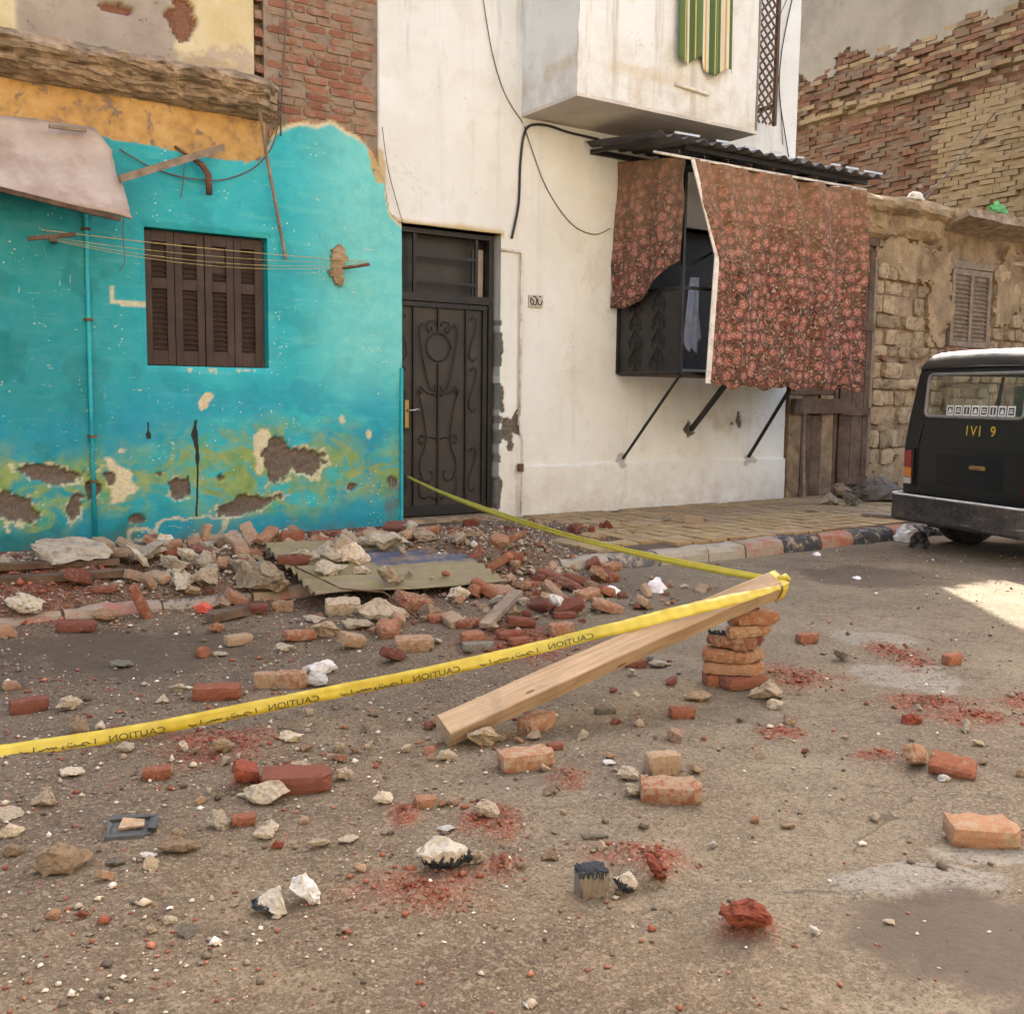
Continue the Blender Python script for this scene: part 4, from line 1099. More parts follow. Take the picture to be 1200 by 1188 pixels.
# cables on the white house
def wire(name, label, pts, r, mat, n=5, group=None):
    P = [Vector(p) for p in pts]
    Q = []
    for i in range(len(P) - 1):
        p0, p1, p2, p3 = P[max(i - 1, 0)], P[i], P[i + 1], P[min(i + 2, len(P) - 1)]
        for k in range(5):
            t = k / 5
            Q.append(0.5 * ((2 * p1) + (-p0 + p2) * t + (2 * p0 - 5 * p1 + 4 * p2 - p3) * t * t + (-p0 + 3 * p1 - 3 * p2 + p3) * t ** 3))
    Q.append(P[-1])
    return solid(name, label, 'cable', MB().tube(Q, r, n), mat, FAC, tuple(P[-1]), smooth=True, group=group)
def onwall(pts, y=-0.02): return [(s, y, z) for s, z in pts]
wire('cable', 'thick black cable bending round below the bay towards the awning', onwall([(1.223, 2.909), (1.301, 3.250), (1.315, 3.625), (1.352, 3.918), (1.433, 4.029), (1.642, 4.060), (1.911, 4.033), (2.301, 4.021)], -0.025), 0.013, M['cable_black'])
wire('cable', 'thin brown wire sagging in a loop below the bay corner', onwall([(1.361, 4.018), (1.457, 3.809), (1.654, 3.441), (1.964, 3.134), (2.269, 3.050), (2.486, 3.133)], -0.018), 0.005, M['cable_brown'])
wire('cable', 'thin wire running down the white wall left of the bay', onwall([(0.869, 5.112), (0.971, 4.662), (1.124, 4.289), (1.350, 4.041)], -0.02), 0.005, M['cable_brown'])
wire('cable', 'thin wire along the edge between turquoise and white walls', onwall([(-0.210, 3.767), (-0.159, 3.433), (-0.071, 3.138), (-0.000, 2.936)], -0.035), 0.004, M['cable_brown'])
wire('cable', 'black cable hanging beside the lattice screen', onwall([(5.139, 6.024), (4.998, 5.419), (4.983, 4.933), (5.113, 4.464), (5.187, 4.227)], -0.03), 0.007, M['cable_black'])
wire('cable', 'thin wire crossing the plain plaster right of the lattice', onwall([(5.066, 6.009), (4.901, 5.593), (5.017, 4.842), (5.090, 4.362)], -0.02), 0.005, M['cable_brown'])

# ================================================================== THINGS HANGING ON THE TURQUOISE HOUSE
xs_c = np.linspace(0, 1, 30); zs_c = np.linspace(0, 1, 16)
U, T = np.meshgrid(xs_c, zs_c)                    # T: 0 lower edge, 1 on the wall
end = np.interp(zs_c, [0, 0.25, 0.55, 0.8, 1.0], [-2.555, -2.545, -2.58, -2.60, -2.70]) + 0.012 * fbm(zs_c, zs_c * 0, 9, 3, 4)
X = -4.3 + (end[:, None] + 4.3) * U
Z = (2.795 - 0.135 * (X + 3.4) / 0.85) * (1 - T) + (3.375 + 0.02 * (X + 3.3)) * T + 0.012 * fbm(X, T, 3, 3, 6) - 0.05 * np.sin(T * math.pi)
Y = -0.04 - 0.42 * (1 - T) - 0.03 * np.sin(X * 2.2) * (1 - T)
o = solid('board_canopy', 'sagging pinkish board canopy hanging off the turquoise wall', 'canopy', MB().grid(np.stack([X, Y, Z], -1)), M['panel'], FAC, (-3.2, -0.46, 2.7), smooth=True)
o.modifiers.new('thick', 'SOLIDIFY').thickness = 0.016
solid('canopy_edge_beam', 'dark timber edge under the pinkish board canopy', 'beam', MB().bar((-4.2, -0.45, 2.885), (-2.62, -0.45, 2.645), 0.03, 0.035), M['wood_brown'], FAC, (-3.2, -0.45, 2.6))
solid('wood_offcut', 'short grey stick lying on the pinkish board canopy', 'stick', MB().bar((-3.05, -0.17, 3.32), (-2.78, -0.13, 3.335), 0.03, 0.025), M['wood_grey'], FAC, (-2.9, -0.15, 3.3))
solid('hanging_plank', 'bare grey plank jutting up from the end of the canopy', 'plank', MB().bar((*[(-2.596, 2.961)][0][:1], -0.35, (-2.596, 2.961)[1]), ((-1.701, 3.366)[0], -0.10, (-1.701, 3.366)[1]), 0.03, 0.055), M['wood_grey'], FAC, (-2.2, -0.2, 3.0))
def fpts(l, o_): return [(s, -o_, z) for s, z in l]
solid('bent_pipe', 'short bent rusty pipe sticking out under the ledge', 'pipe', MB().tube([((-2.071, 3.340)[0], 0.0, (-2.071, 3.340)[1]), *fpts([(-1.964, 3.242), (-1.881, 3.202), (-1.833, 3.127), (-1.829, 2.970)], 0.1)], [0.012, 0.014, 0.026, 0.028, 0.026], 8), M['rust'], FAC, (-1.8, -0.1, 3.1), smooth=True)
solid('hanging_stick', 'long thin wooden stick dangling from the ledge beside the shutters', 'stick', MB().bar(((-1.460, 3.842)[0], -0.22, (-1.460, 3.842)[1]), ((-1.342, 3.364)[0], -0.12, (-1.342, 3.364)[1]), 0.022, 0.018).bar(((-1.346, 3.400)[0], -0.11, (-1.346, 3.400)[1]), ((-1.156, 2.508)[0], -0.06, (-1.156, 2.508)[1]), 0.020, 0.022), M['wood_grey'], FAC, (-1.2, -0.06, 2.5))
wire('cable', 'grey wire looping under the crumbling ledge to the hanging stick', fpts([(-2.519, 3.249), (-2.292, 3.147), (-2.022, 3.094), (-1.704, 3.113), (-1.412, 3.260), (-1.243, 3.494), (-1.193, 3.819)], 0.05), 0.006, M['cable_brown'])
wire('cable', 'thin grey cable running up the bare brickwork', fpts([(-1.173, 3.552), (-1.152, 3.981), (-1.124, 4.408), (-1.112, 4.689)], 0.02), 0.007, M['cable_brown'])
wire('cable', 'short frayed wire dangling beside the bent pipe', fpts([(-2.012, 3.217), (-2.022, 3.081), (-2.047, 2.928)], 0.05), 0.004, M['cable_brown'])
wire('cable', 'thin wire dangling below the end of the canopy', fpts([(-2.545, 2.783), (-2.570, 2.587), (-2.563, 2.361), (-2.604, 2.274)], 0.3), 0.004, M['cable_brown'])
# clothes line with brackets
br = thing('line_bracket', 'rusty metal bracket in broken plaster at the right end of the clothes lines', 'bracket', FAC, (-0.6, 0, 2.48))
part(br, 'arm', MB().tube([((-0.690, 2.462)[0], 0.02, (-0.690, 2.462)[1]), ((-0.569, 2.484)[0], -0.10, (-0.569, 2.484)[1]), ((-0.433, 2.506)[0], -0.22, (-0.433, 2.506)[1])], 0.015, 7), M['rust'], smooth=True)
mbq, _ = wall_sheet(np.arange(-0.85, -0.45, 0.016), np.arange(2.25, 2.75, 0.016), keep=lambda x, z: (ell(x, z, -0.655, 2.49, 0.075, 0.15, 0, 0.4, 77, 14) < 1), depth=lambda X, Z: -0.055 + 0.02 * fbm(X, Z, 18, 3, 5), edge_back=-0.012)
part(br, 'plaster_collar', mbq, M['ruin_plaster'])
br2 = solid('line_bracket', 'broken wooden bracket under the canopy at the left end of the clothes lines', 'bracket', MB().bar((-3.02, 0.0, 2.50), (-3.08, -0.34, 2.47), 0.05, 0.04).bar((-3.25, -0.30, 2.46), (-2.92, -0.33, 2.52), 0.035, 0.03), M['wood_brown'], FAC, (-3.05, 0, 2.45))
cl = thing('clothes_line', 'thin yellowish clothes lines strung across the shutters', 'clothes line', FAC, (-2, -0.3, 2.4))
for k, (za, zb, sg, yy) in enumerate(((2.535, 2.535, 0.02, -0.22), (2.49, 2.525, 0.05, -0.24), (2.485, 2.515, 0.09, -0.20), (2.48, 2.51, 0.115, -0.26))):
    part(cl, 'line', MB().tube(catenary((-3.15, -0.30, za), (-0.42, -0.19 + 0.01 * k, zb), sg), 0.0034 if k == 0 else 0.0022, 5), M['rope'], smooth=True)

# ================================================================== PAVEMENT AND KERB
KO = 2.62
pave = tag(mesh_obj('pavement', MB().box((-9.0, -2.46, -0.1), (16.0, 0.06, 0.108)), simple('pavement_bed', (0.085, 0.06, 0.042), 0.95, var=0.35, scale=6, bump=0.9, bscale=45, bdist=0.012)), kind='structure')
pave.matrix_world = FAC
t = NT('yellow_paving')
v = t.shifted(); n1 = t.noise(8, 5, 0.7, v); n2 = t.noise(60, 3, 0.6, v)
c = t.mix(t.rand(), (0.30, 0.20, 0.09), (0.38, 0.275, 0.145))
c = t.mix(t.step(n1, 0.48, 0.70), c, (0.22, 0.165, 0.115))
c = t.mix(t.math('MULTIPLY', t.step(t.noise(1.1, 4, 0.6, v), 0.45, 0.62), 0.6), c, (0.26, 0.18, 0.12))
M['tile'] = t.done(c, 0.9, t.bump(t.math('ADD', n1, n2), 0.5, 0.006), spec=0.2)
tile_me = []
for i in range(4):
    q = MB().box((-0.094, -0.094, -0.016), (0.094, 0.094, 0.016), jit=0.004)
    me = bpy.data.meshes.new('paving_tile'); me.from_pydata(q.v, [], q.f); me.materials.append(M['tile']); tile_me.append(me)
ntile = 0
for i in range(27):
    for j in range(11):
        s_, o_ = 0.62 + i * 0.210, 0.18 + j * 0.210
        if s_ > 7.2 or random.random() < (0.25 if s_ < 1.3 else 0.03): continue
        o = bpy.data.objects.new('paving_tile', random.choice(tile_me)); col.objects.link(o); o.parent = pave
        o.location = (s_, -o_, 0.114 + random.gauss(0, 0.0025)); o.rotation_euler = (random.gauss(0, .012), random.gauss(0, .012), random.gauss(0, .012))
        ntile += 1
def kerb_paint(name, c, wear):
    t = NT(name)
    v = t.shifted(); n1 = t.noise(9, 6, 0.7, v); n2 = t.noise(50, 4, 0.6, v)
    cc = t.mix(t.step(t.math('ADD', n1, t.math('MULTIPLY', n2, 0.3)), wear, wear + 0.12), c, (0.27, 0.22, 0.165))
    return t.done(cc, 0.85, t.bump(t.math('ADD', n1, n2), 0.7, 0.01), spec=0.25)
M['kerb_black'] = kerb_paint('kerb_black_paint', (0.045, 0.047, 0.052), 0.64)
M['kerb_red'] = kerb_paint('kerb_red_paint', (0.34, 0.13, 0.085), 0.62)
M['kerb_bare'] = kerb_paint('kerb_bare_stone', (0.30, 0.27, 0.21), 0.66)
M['kerb_blue'] = kerb_paint('kerb_dark_dusty', (0.09, 0.09, 0.095), 0.58)
M['kerb_pink'] = kerb_paint('kerb_faded_red', (0.30, 0.145, 0.11), 0.55)
ks = [(-0.744, 0.103)[0], (-0.452, 0.090)[0], (-0.003, 0.026)[0], (0.468, 0.012)[0], (0.971, 0.024)[0], (1.520, 0.037)[0], (1.955, 0.033)[0], (2.437, 0.020)[0], (2.937, 0.022)[0], (3.392, 0.038)[0], (3.993, 0.029)[0], (4.398, 0.036)[0], (4.954, 0.035)[0]]
cols_ = ['blue', 'blue', 'bare', 'blue', 'bare', 'bare', 'pink', 'black', 'red', 'black', 'red', 'black']
ext = [(ks[-1] + k * 0.5, ks[-1] + (k + 1) * 0.5, 'red' if k % 2 == 0 else 'black') for k in range(14)]
ext += [(ks[0] - (k + 1) * 0.55, ks[0] - k * 0.55, ('bare', 'pink', 'pink', 'blue', 'pink', 'pink')[k % 6]) for k in range(9)]
for (a, b, cname) in [(ks[i], ks[i + 1], cols_[i]) for i in range(12)] + ext:
    n = 8
    poly = [(-KO - 0.0, -0.06), (-KO + 0.012, 0.075), (-KO + 0.03, 0.112), (-KO + 0.065, 0.128), (-KO + 0.17, 0.134), (-KO + 0.17, -0.06)]
    dz = random.uniform(-0.012, 0.006); dy = random.uniform(-0.012, 0.012)
    P = np.zeros((len(poly), n, 3)); ss = np.linspace(a + 0.008, b - 0.008, n)
    for i, (y, z) in enumerate(poly):
        P[i, :, 0] = ss; P[i, :, 1] = y + dy + 0.010 * fbm(ss, ss * 0 + i, 9, 3, 7); P[i, :, 2] = z + dz + (0.012 * fbm(ss, ss * 0 + i, 8, 3, 8) - 0.01 if z > 0.05 else 0)
    mb = MB().grid(P, flip=True)
    mb.f.append(tuple(i * n for i in range(len(poly)))); mb.f.append(tuple(i * n + n - 1 for i in range(len(poly)))[::-1])
    o = mesh_obj('kerb_stone', mb, M['kerb_' + cname]); o.parent = pave

# rags and wires on the ruin's roof
def rag(name, label, s0, y0, z0, w, h, mat, seed):
    th = np.linspace(0, 2 * math.pi, 17); ph = np.linspace(0, math.pi, 9)
    T, Pp = np.meshgrid(th, ph)
    X = np.sin(Pp) * np.cos(T); Yy = np.sin(Pp) * np.sin(T); Zz = np.cos(Pp)
    r = 1 + 0.4 * vnoise(X * 2.5 + seed, Yy * 2.5, Zz * 2.5, seed)
    P = np.stack([s0 + X * r * w / 2, y0 + Yy * r * w * 0.3, z0 + np.maximum(Zz, -0.3) * r * h * 0.8 + h * 0.2], -1)
    return solid(name, label, 'rag', MB().grid(P, flip=True), mat, FAC, (s0, y0, z0))
rag('white_rag', 'small white rag lying on the roof edge of the ruin', 7.55, -0.12, 3.985, 0.30, 0.10, M['white_paint'], 3)
rag('green_rag', 'small green rag on the roof slab of the ruin', 9.15, -0.30, 3.955, 0.32, 0.14, simple('green_cloth', (0.10, 0.30, 0.10), 0.9, var=0.2), 5)
wire('cable', 'dark wire slanting up from the ruin roof across the pale brick', [(7.9, 0.05, 4.0), (9.0, 0.4, 4.6), (10.4, 0.6, 5.7)], 0.012, M['cable_brown'])
wire('cable', 'second slanting wire beside the first above the ruin roof', [(7.7, 0.05, 3.98), (8.9, 0.4, 4.5), (10.4, 0.7, 5.4)], 0.009, M['cable_brown'])

# ================================================================== HOUSES ON THE OTHER SIDE OF THE STREET (behind the viewpoint; unseen, added to bounce sunlight onto the shaded fronts)
def across_house(s0, s1, h, mat, label, nwin):
    y0 = -12.6
    t_ = thing('added_street_house', label, 'house', FAC, ((s0 + s1) / 2, y0, 0), group=None)
    part(t_, 'wall', MB().box((s0 + 0.01, y0 - 6.0, -0.1), (s1 - 0.01, y0, h)), mat)
    part(t_, 'cornice', MB().box((s0 + 0.02, y0, h - 0.35), (s1 - 0.02, y0 + 0.22, h - 0.15)), mat)
    nst = int((h - 0.6) // 3.1)
    for k in range(nst):
        for i in range(nwin):
            xc = s0 + (s1 - s0) * (i + 0.5) / nwin; zc = 1.1 + 3.1 * k
            w = part(t_, 'window', MB().box((xc - 0.5, y0, zc), (xc + 0.5, y0 + 0.03, zc + 1.4)), M['shutter'])
            part(w, 'sill', MB().box((xc - 0.6, y0, zc - 0.1), (xc + 0.6, y0 + 0.12, zc - 0.01)), mat)
            part(w, 'shutter_rail', MB().box((xc - 0.04, y0 + 0.03, zc), (xc + 0.04, y0 + 0.05, zc + 1.4)), M['shutter'])
    part(t_, 'door', MB().box((s0 + 0.35, y0, 0.0), (s0 + 1.35, y0 + 0.04, 2.3)), M['wood_brown'])
across_house(-17.0, -9.0, 9.6, simple('ochre_street_plaster', (0.52, 0.42, 0.29), 0.9, var=0.15, scale=1.5), 'unseen ochre house across from the turquoise house, added for bounced sunlight', 4)
across_house(-9.0, -2.0, 10.4, simple('cream_street_plaster', (0.60, 0.53, 0.42), 0.9, var=0.12, scale=1.5), 'unseen cream house across from the iron door, added for bounced sunlight', 3)
across_house(-2.0, 7.0, 9.8, simple('sand_street_plaster', (0.54, 0.45, 0.33), 0.9, var=0.15, scale=1.5), 'unseen sand coloured house across from the white house, added for bounced sunlight', 4)

# ================================================================== GROUND
DUST = [(1.389, 4.866, 0.220, 0.191), (2.069, 5.351, 0.132, 0.303), (1.904, 4.475, 0.214, 0.143), (-0.076, 3.114, 0.101, 0.146), (-0.226, 2.675, 0.157, 0.131), (-0.016, 2.811, 0.058, 0.072), (-0.336, 3.174, 0.051, 0.077), (-0.899, 3.402, 0.058, 0.058), (0.431, 2.829, 0.049, 0.094), (1.432, 3.797, 0.083, 0.066), (1.104, 4.045, 0.088, 0.075), (1.577, 3.141, 0.069, 0.099), (-1.113, 3.797, 0.242, 0.175), (0.378, 2.896, 0.114, 0.085), (0.057, 5.517, 0.327, 0.389), (2.001, 4.262, 0.204, 0.089), (-2.785, 6.086, 0.275, 0.529), (0.607, 2.488, 0.071, 0.063), (0.208, 3.497, 0.076, 0.081), (2.375, 4.463, 0.156, 0.162)]
WET = [((1.216, 2.433, 0.341, 0.300), 1.0), ((2.684, 7.762, 0.534, 0.494), 1.0), ((-1.879, 5.151, 0.706, 0.492), 0.75), ((-2.689, 6.787, 0.561, 0.147), 0.4), ((0.042, 3.513, 0.151, 0.102), 0.35), ((-2.478, 4.751, 0.314, 0.507), .6), ((0.520, 2.405, 0.127, 0.079), .4)]
CRUST = [(1.141, 2.740, 0.259, 0.119), (1.938, 4.930, 0.256, 0.290), (1.436, 2.951, 0.169, 0.059), (2.101, 5.698, 0.234, 0.208)]

def loc_so(x, y):
    dx, dy = x - FX, y - FY
    return dx * CD + dy * CS, dx * CS - dy * CD      # s, o

def bump2(a, b, ra, rb): return np.exp(-((a / ra) ** 2 + (b / rb) ** 2))

def mounds(x, y):
    s, o = loc_so(x, y)
    h = 0.13 * bump2(s + 2.0, o - 1.7, 1.7, 0.85) + 0.12 * bump2(s + 0.7, o - 2.2, 0.9, 0.9) + 0.08 * bump2(s - 0.75, o - 1.0, 0.8, 0.7) + 0.10 * bump2(s + 3.6, o - 1.6, 1.0, 1.0) + 0.05 * bump2(s + 0.9, o - 0.6, 1.4, 0.5) + 0.03 * bump2(s + 1.6, o - 3.4, 1.4, .5)
    return h

def gh(x, y):
    x = np.asarray(x, float); y = np.asarray(y, float)
    s, o = loc_so(x, y)
    m = mounds(x, y)
    near = sstep(14, 9, np.hypot(x, y))
    h = m * (1 + 0.25 * fbm(x, y, 3, 3, 5)) + near * (0.010 * fbm(x, y, 0.9, 3, 1) + 0.0045 * fbm(x, y, 5, 3, 2) + 0.0025 * fbm(x, y, 17, 3, 4))
    fd = 1 + 0.9 * fbm(x, y, 22, 3, 6)
    for (cx, cy, rx, ry) in DUST:
        h = h + 0.018 * bump2(x - cx, y - cy, rx, ry) * fd * near
    c = CRUST[0]
    h = h + 0.012 * sstep(1.0, 0.93, np.hypot((x - c[0]) / c[2], (y - c[1]) / c[3]) + 0.3 * fbm(x, y, 5, 4, 7))
    # the soil lies over the pavement only where rubble is heaped on it
    under = sstep(2.62, 2.45, o)
    h = h + under * np.where(m > 0.02, 0.085 * sstep(0.02, 0.06, m), -0.03)
    return h

# the fallen corrugated sheet lies tilted on the heap; pieces on it rest on it
SHX, SHY = (-0.855, 6.885)
SHYAW = math.atan2((-0.328, 7.172)[1] - (-1.331, 6.592)[1], (-0.328, 7.172)[0] - (-1.331, 6.592)[0])
def on_sheet(x, y):
    u = (x - SHX) * math.cos(SHYAW) + (y - SHY) * math.sin(SHYAW); v_ = -(x - SHX) * math.sin(SHYAW) + (y - SHY) * math.cos(SHYAW)
    return (u, v_) if (-0.66 < u < 0.62 and -0.50 < v_ < 0.50) else None
def sheet_plane(u, v_): return 0.218 + 0.17 * v_ - 0.015 * u

def support(x, y):
    s, o = loc_so(x, y)
    q = on_sheet(x, y)
    if q: return sheet_plane(*q) + 0.015
    i = min(max(int(np.searchsorted(GX, x)) - 1, 0), len(GX) - 2); j = min(max(int(np.searchsorted(GY, y)) - 1, 0), len(GY) - 2)
    u = (x - GX[i]) / (GX[i + 1] - GX[i]); w = (y - GY[j]) / (GY[j + 1] - GY[j])
    g = float((GZ[j, i] * (1 - u) + GZ[j, i + 1] * u) * (1 - w) + (GZ[j + 1, i] * (1 - u) + GZ[j + 1, i + 1] * u) * w)
    return max(g, 0.128) if -0.1 < o < 2.6 else g

xs = np.concatenate([[-600, -200, -60, -25, -14, -9, -7], np.arange(-5.5, -4.0, 0.08), np.arange(-4.0, 4.6, 0.024), np.arange(4.6, 7, 0.08), [8, 10, 14, 25, 60, 200, 600]])
ys = np.concatenate([[-600, -200, -60, -20, -8, -3, 0, 0.8, 1.3], np.arange(1.65, 5.5, 0.021), np.arange(5.5, 10.2, 0.036), [10.6, 11.2, 12, 14, 20, 40, 100, 300, 600]])
X, Y = np.meshgrid(xs, ys)
Z = gh(X, Y)
GX, GY, GZ = xs, ys, Z
mb = MB().grid(np.stack([X, Y, Z], -1))
n = fbm(X, Y, 4, 4, 12)
dust = np.zeros_like(X); fdn = 0.45 * fbm(X, Y, 9, 4, 14)
for (cx, cy, rx, ry) in DUST: dust = np.maximum(dust, sstep(1.5, 0.35, np.hypot((X - cx) / rx, (Y - cy) / ry) + fdn))
wet = np.zeros_like(X)
for ((cx, cy, rx, ry), k) in WET: wet = np.maximum(wet, k * sstep(1.15, 0.75, np.hypot((X - cx) / rx, (Y - cy) / ry) + 0.30 * n + 0.15 * fbm(X, Y, 14, 3, 15)))
crust = np.zeros_like(X)
for (cx, cy, rx, ry) in CRUST: crust = np.maximum(crust, sstep(1.0, 0.9, np.hypot((X - cx) / rx, (Y - cy) / ry) + 0.3 * fbm(X, Y, 5, 4, 7)))
s_, o_ = loc_so(X, Y)
asph = sstep(-0.6, 1.4, X + 0.12 * (Y - 4) + 0.9 * fbm(X, Y, 0.9, 3, 19))
soil = np.clip(sstep(0.015, 0.07, mounds(X, Y)), 0, 1)
road = mesh_obj('road', mb, None, attrs={'dust': dust, 'wet': wet, 'crust': crust, 'asph': asph, 'soil': soil}, smooth=True)
tag(road, kind='structure')
t = NT('dusty_road')
v = t.coord()
n0 = t.noise(0.8, 5, 0.6, v); n1 = t.noise(5, 6, 0.68, v); n2 = t.noise(32, 5, 0.7, v); n3 = t.noise(150, 3, 0.7, v)
dirt = t.ramp(n1, [(0.30, (0.080, 0.057, 0.035)), (0.52, (0.136, 0.100, 0.062)), (0.74, (0.195, 0.148, 0.094))])
asp = t.ramp(n1, [(0.28, (0.122, 0.097, 0.065)), (0.52, (0.172, 0.140, 0.096)), (0.75, (0.220, 0.184, 0.130))])
c = t.mix(t.attr('asph'), dirt, asp)
c = t.mix(t.math('MULTIPLY', t.step(t.math('ADD', n0, t.math('MULTIPLY', n1, 0.25)), 0.56, 0.74), 0.55), c, (0.080, 0.056, 0.040))
c = t.mix(t.math('MULTIPLY', t.attr('soil'), 0.75), c, t.ramp(n2, [(0.3, (0.068, 0.040, 0.024)), (0.7, (0.152, 0.087, 0.053))]))
c = t.mix(t.math('MULTIPLY', t.attr('crust'), 0.85), c, t.ramp(n2, [(0.3, (0.16, 0.145, 0.12)), (0.7, (0.27, 0.25, 0.21))]))
c = t.mix(t.math('MULTIPLY', t.attr('dust'), t.step(t.math('ADD', n1, t.math('MULTIPLY', n2, 0.55)), 0.56, 0.80)), c, t.ramp(n2, [(0.3, (0.085, 0.024, 0.014)), (0.7, (0.225, 0.068, 0.038))]))
# grit speckle
sp = t.sep(t.voro(95, v, out='Color'))
c = t.mix(t.math('MULTIPLY', t.math('GREATER_THAN', sp[0], 0.80), 0.35), c, (0.288, 0.228, 0.156))
c = t.mix(t.math('MULTIPLY', t.math('LESS_THAN', sp[0], 0.16), 0.4), c, (0.048, 0.034, 0.024))
sp2 = t.sep(t.voro(210, v, out='Color'))
c = t.mix(t.math('MULTIPLY', t.math('GREATER_THAN', sp2[1], 0.75), 0.3), c, (0.264, 0.205, 0.136))
c = t.mix(t.math('MULTIPLY', t.math('LESS_THAN', sp2[1], 0.2), 0.35), c, (0.040, 0.027, 0.019))
# long cracks and tyre-swept streaks
crk = t.math('MULTIPLY', t.step(t.math('ABSOLUTE', t.math('SUBTRACT', t.noise(1.0, 5, 0.6, t.vec((0.45, 1.5, 1), v), 1.0), 0.5)), 0.004, 0.0015), t.attr('asph'))
c = t.mix(t.math('MULTIPLY', crk, 0.65), c, (0.048, 0.038, 0.027))
c = t.mix(t.math('MULTIPLY', t.attr('wet'), 0.86), c, (0.064, 0.043, 0.027))
h = t.math('ADD', t.math('MULTIPLY', n2, 0.7), t.math('ADD', t.math('MULTIPLY', n3, 0.35), t.math('MULTIPLY', sp[0], 0.25)))
rg = t.mix(t.attr('wet'), (0.95,) * 3, (0.62,) * 3)
road.data.materials.append(t.done(c, rg, t.bump(h, 0.75, 0.012), spec=0.22))

# ================================================================== RUBBLE SHAPES
def hull_mesh(seed, flat=1.0, n=15, rough=0.05, cuts=2):
    r = np.random.default_rng(seed)
    bm = bmesh.new()
    p = r.normal(size=(n, 3)); p /= np.linalg.norm(p, axis=1)[:, None]
    p *= r.uniform(0.75, 1.0, (n, 1))
    p *= np.array([0.5, 0.36 + 0.1 * r.random(), 0.30 * flat])
    for q in p: bm.verts.new(q)
    bmesh.ops.convex_hull(bm, input=bm.verts)
    loose = [vv for vv in bm.verts if not vv.link_faces]
    bmesh.ops.delete(bm, geom=loose, context='VERTS')
    bmesh.ops.subdivide_edges(bm, edges=bm.edges[:], cuts=cuts, use_grid_fill=True)
    bmesh.ops.triangulate(bm, faces=bm.faces[:])
    K = np.array([vv.co[:] for vv in bm.verts]) * 6
    D = np.stack([vnoise(K[:, 0] + a, K[:, 1] + 3 * a, K[:, 2], seed) + 0.45 * vnoise(K[:, 0] * 2.6 + a, K[:, 1] * 2.6, K[:, 2] * 2.6 + a, seed + 3) + 0.30 * vnoise(K[:, 0] * 6 + a, K[:, 1] * 6, K[:, 2] * 6 + a, seed + 5) for a in (0, 7, 13)], -1) * rough
    for vv, dv in zip(bm.verts, D): vv.co += Vector(dv)
    # unit width along x
    w = max(v_.co.x for v_ in bm.verts) - min(v_.co.x for v_ in bm.verts)
    bmesh.ops.scale(bm, vec=(1 / w,) * 3, verts=bm.verts)
    me = bpy.data.meshes.new('chunk'); bm.to_mesh(me); bm.free()
    return me

def broken_brick(seed):
    r = np.random.default_rng(seed)
    me0 = chipped_brick_mesh(seed, 0.22, 0.105, 0.065, 0.007, (9, 5, 3))
    bm = bmesh.new(); bm.from_mesh(me0); bpy.data.meshes.remove(me0)
    for k in range(1 + seed % 2):
        nn = Vector((1, r.normal() * 0.45, r.normal() * 0.35)).normalized()
        if k: nn = Vector((r.normal() * .5, 1, r.normal() * .5)).normalized()
        g = bmesh.ops.bisect_plane(bm, geom=bm.verts[:] + bm.edges[:] + bm.faces[:], plane_co=nn * float(r.uniform(-0.02, 0.04)), plane_no=nn, clear_outer=True)
        ed = [e for e in g['geom_cut'] if isinstance(e, bmesh.types.BMEdge)]
        try:
            f = bmesh.ops.triangle_fill(bm, edges=ed, use_beauty=True)
            fs = [q for q in f['geom'] if isinstance(q, bmesh.types.BMFace)]
            bmesh.ops.subdivide_edges(bm, edges=list({e for q in fs for e in q.edges}), cuts=2, use_grid_fill=True)
            bmesh.ops.triangulate(bm, faces=bm.faces[:])
        except Exception: pass
    K = np.array([vv.co[:] for vv in bm.verts]) * 30
    D = np.stack([vnoise(K[:, 0] + a, K[:, 1], K[:, 2], seed) + 0.6 * vnoise(K[:, 0] * 2.7 + a, K[:, 1] * 2.7, K[:, 2] * 2.7, seed + 2) for a in (0, 5, 9)], -1) * 0.004
    for vv, dv in zip(bm.verts, D): vv.co += Vector(dv)
    c = sum((v_.co for v_ in bm.verts), Vector()) / len(bm.verts)
    bmesh.ops.translate(bm, vec=-c, verts=bm.verts)
    w = max(v_.co.x for v_ in bm.verts) - min(v_.co.x for v_ in bm.verts)
    bmesh.ops.scale(bm, vec=(1 / w,) * 3, verts=bm.verts)
    me = bpy.data.meshes.new('brick_piece'); bm.to_mesh(me); bm.free()
    return me

M['brick'] = brick_mat('loose_brick', (0.185, 0.062, 0.037), (0.31, 0.13, 0.075), (0.29, 0.215, 0.14), 0.53)
M['brick_tan'] = brick_mat('mortared_brick', (0.27, 0.12, 0.066), (0.34, 0.19, 0.11), (0.33, 0.255, 0.17), 0.48)
M['brick_dark'] = brick_mat('dark_brick', (0.15, 0.055, 0.038), (0.22, 0.09, 0.06), (0.24, 0.19, 0.14), 0.66)
M['plaster'] = rubble_stone('plaster_rubble', (0.38, 0.305, 0.21), (0.21, 0.155, 0.10))
M['cream'] = rubble_stone('cream_rubble', (0.50, 0.425, 0.315), (0.28, 0.215, 0.14))
M['bright'] = rubble_stone('white_gypsum', (0.64, 0.62, 0.58), (0.46, 0.42, 0.36))
M['tan'] = rubble_stone('tan_stone', (0.31, 0.225, 0.145), (0.17, 0.12, 0.08))
M['grey'] = rubble_stone('grey_stone', (0.20, 0.18, 0.14), (0.10, 0.085, 0.065))
M['red'] = simple('red_painted', (0.52, 0.10, 0.075), 0.8, var=0.2, scale=14)
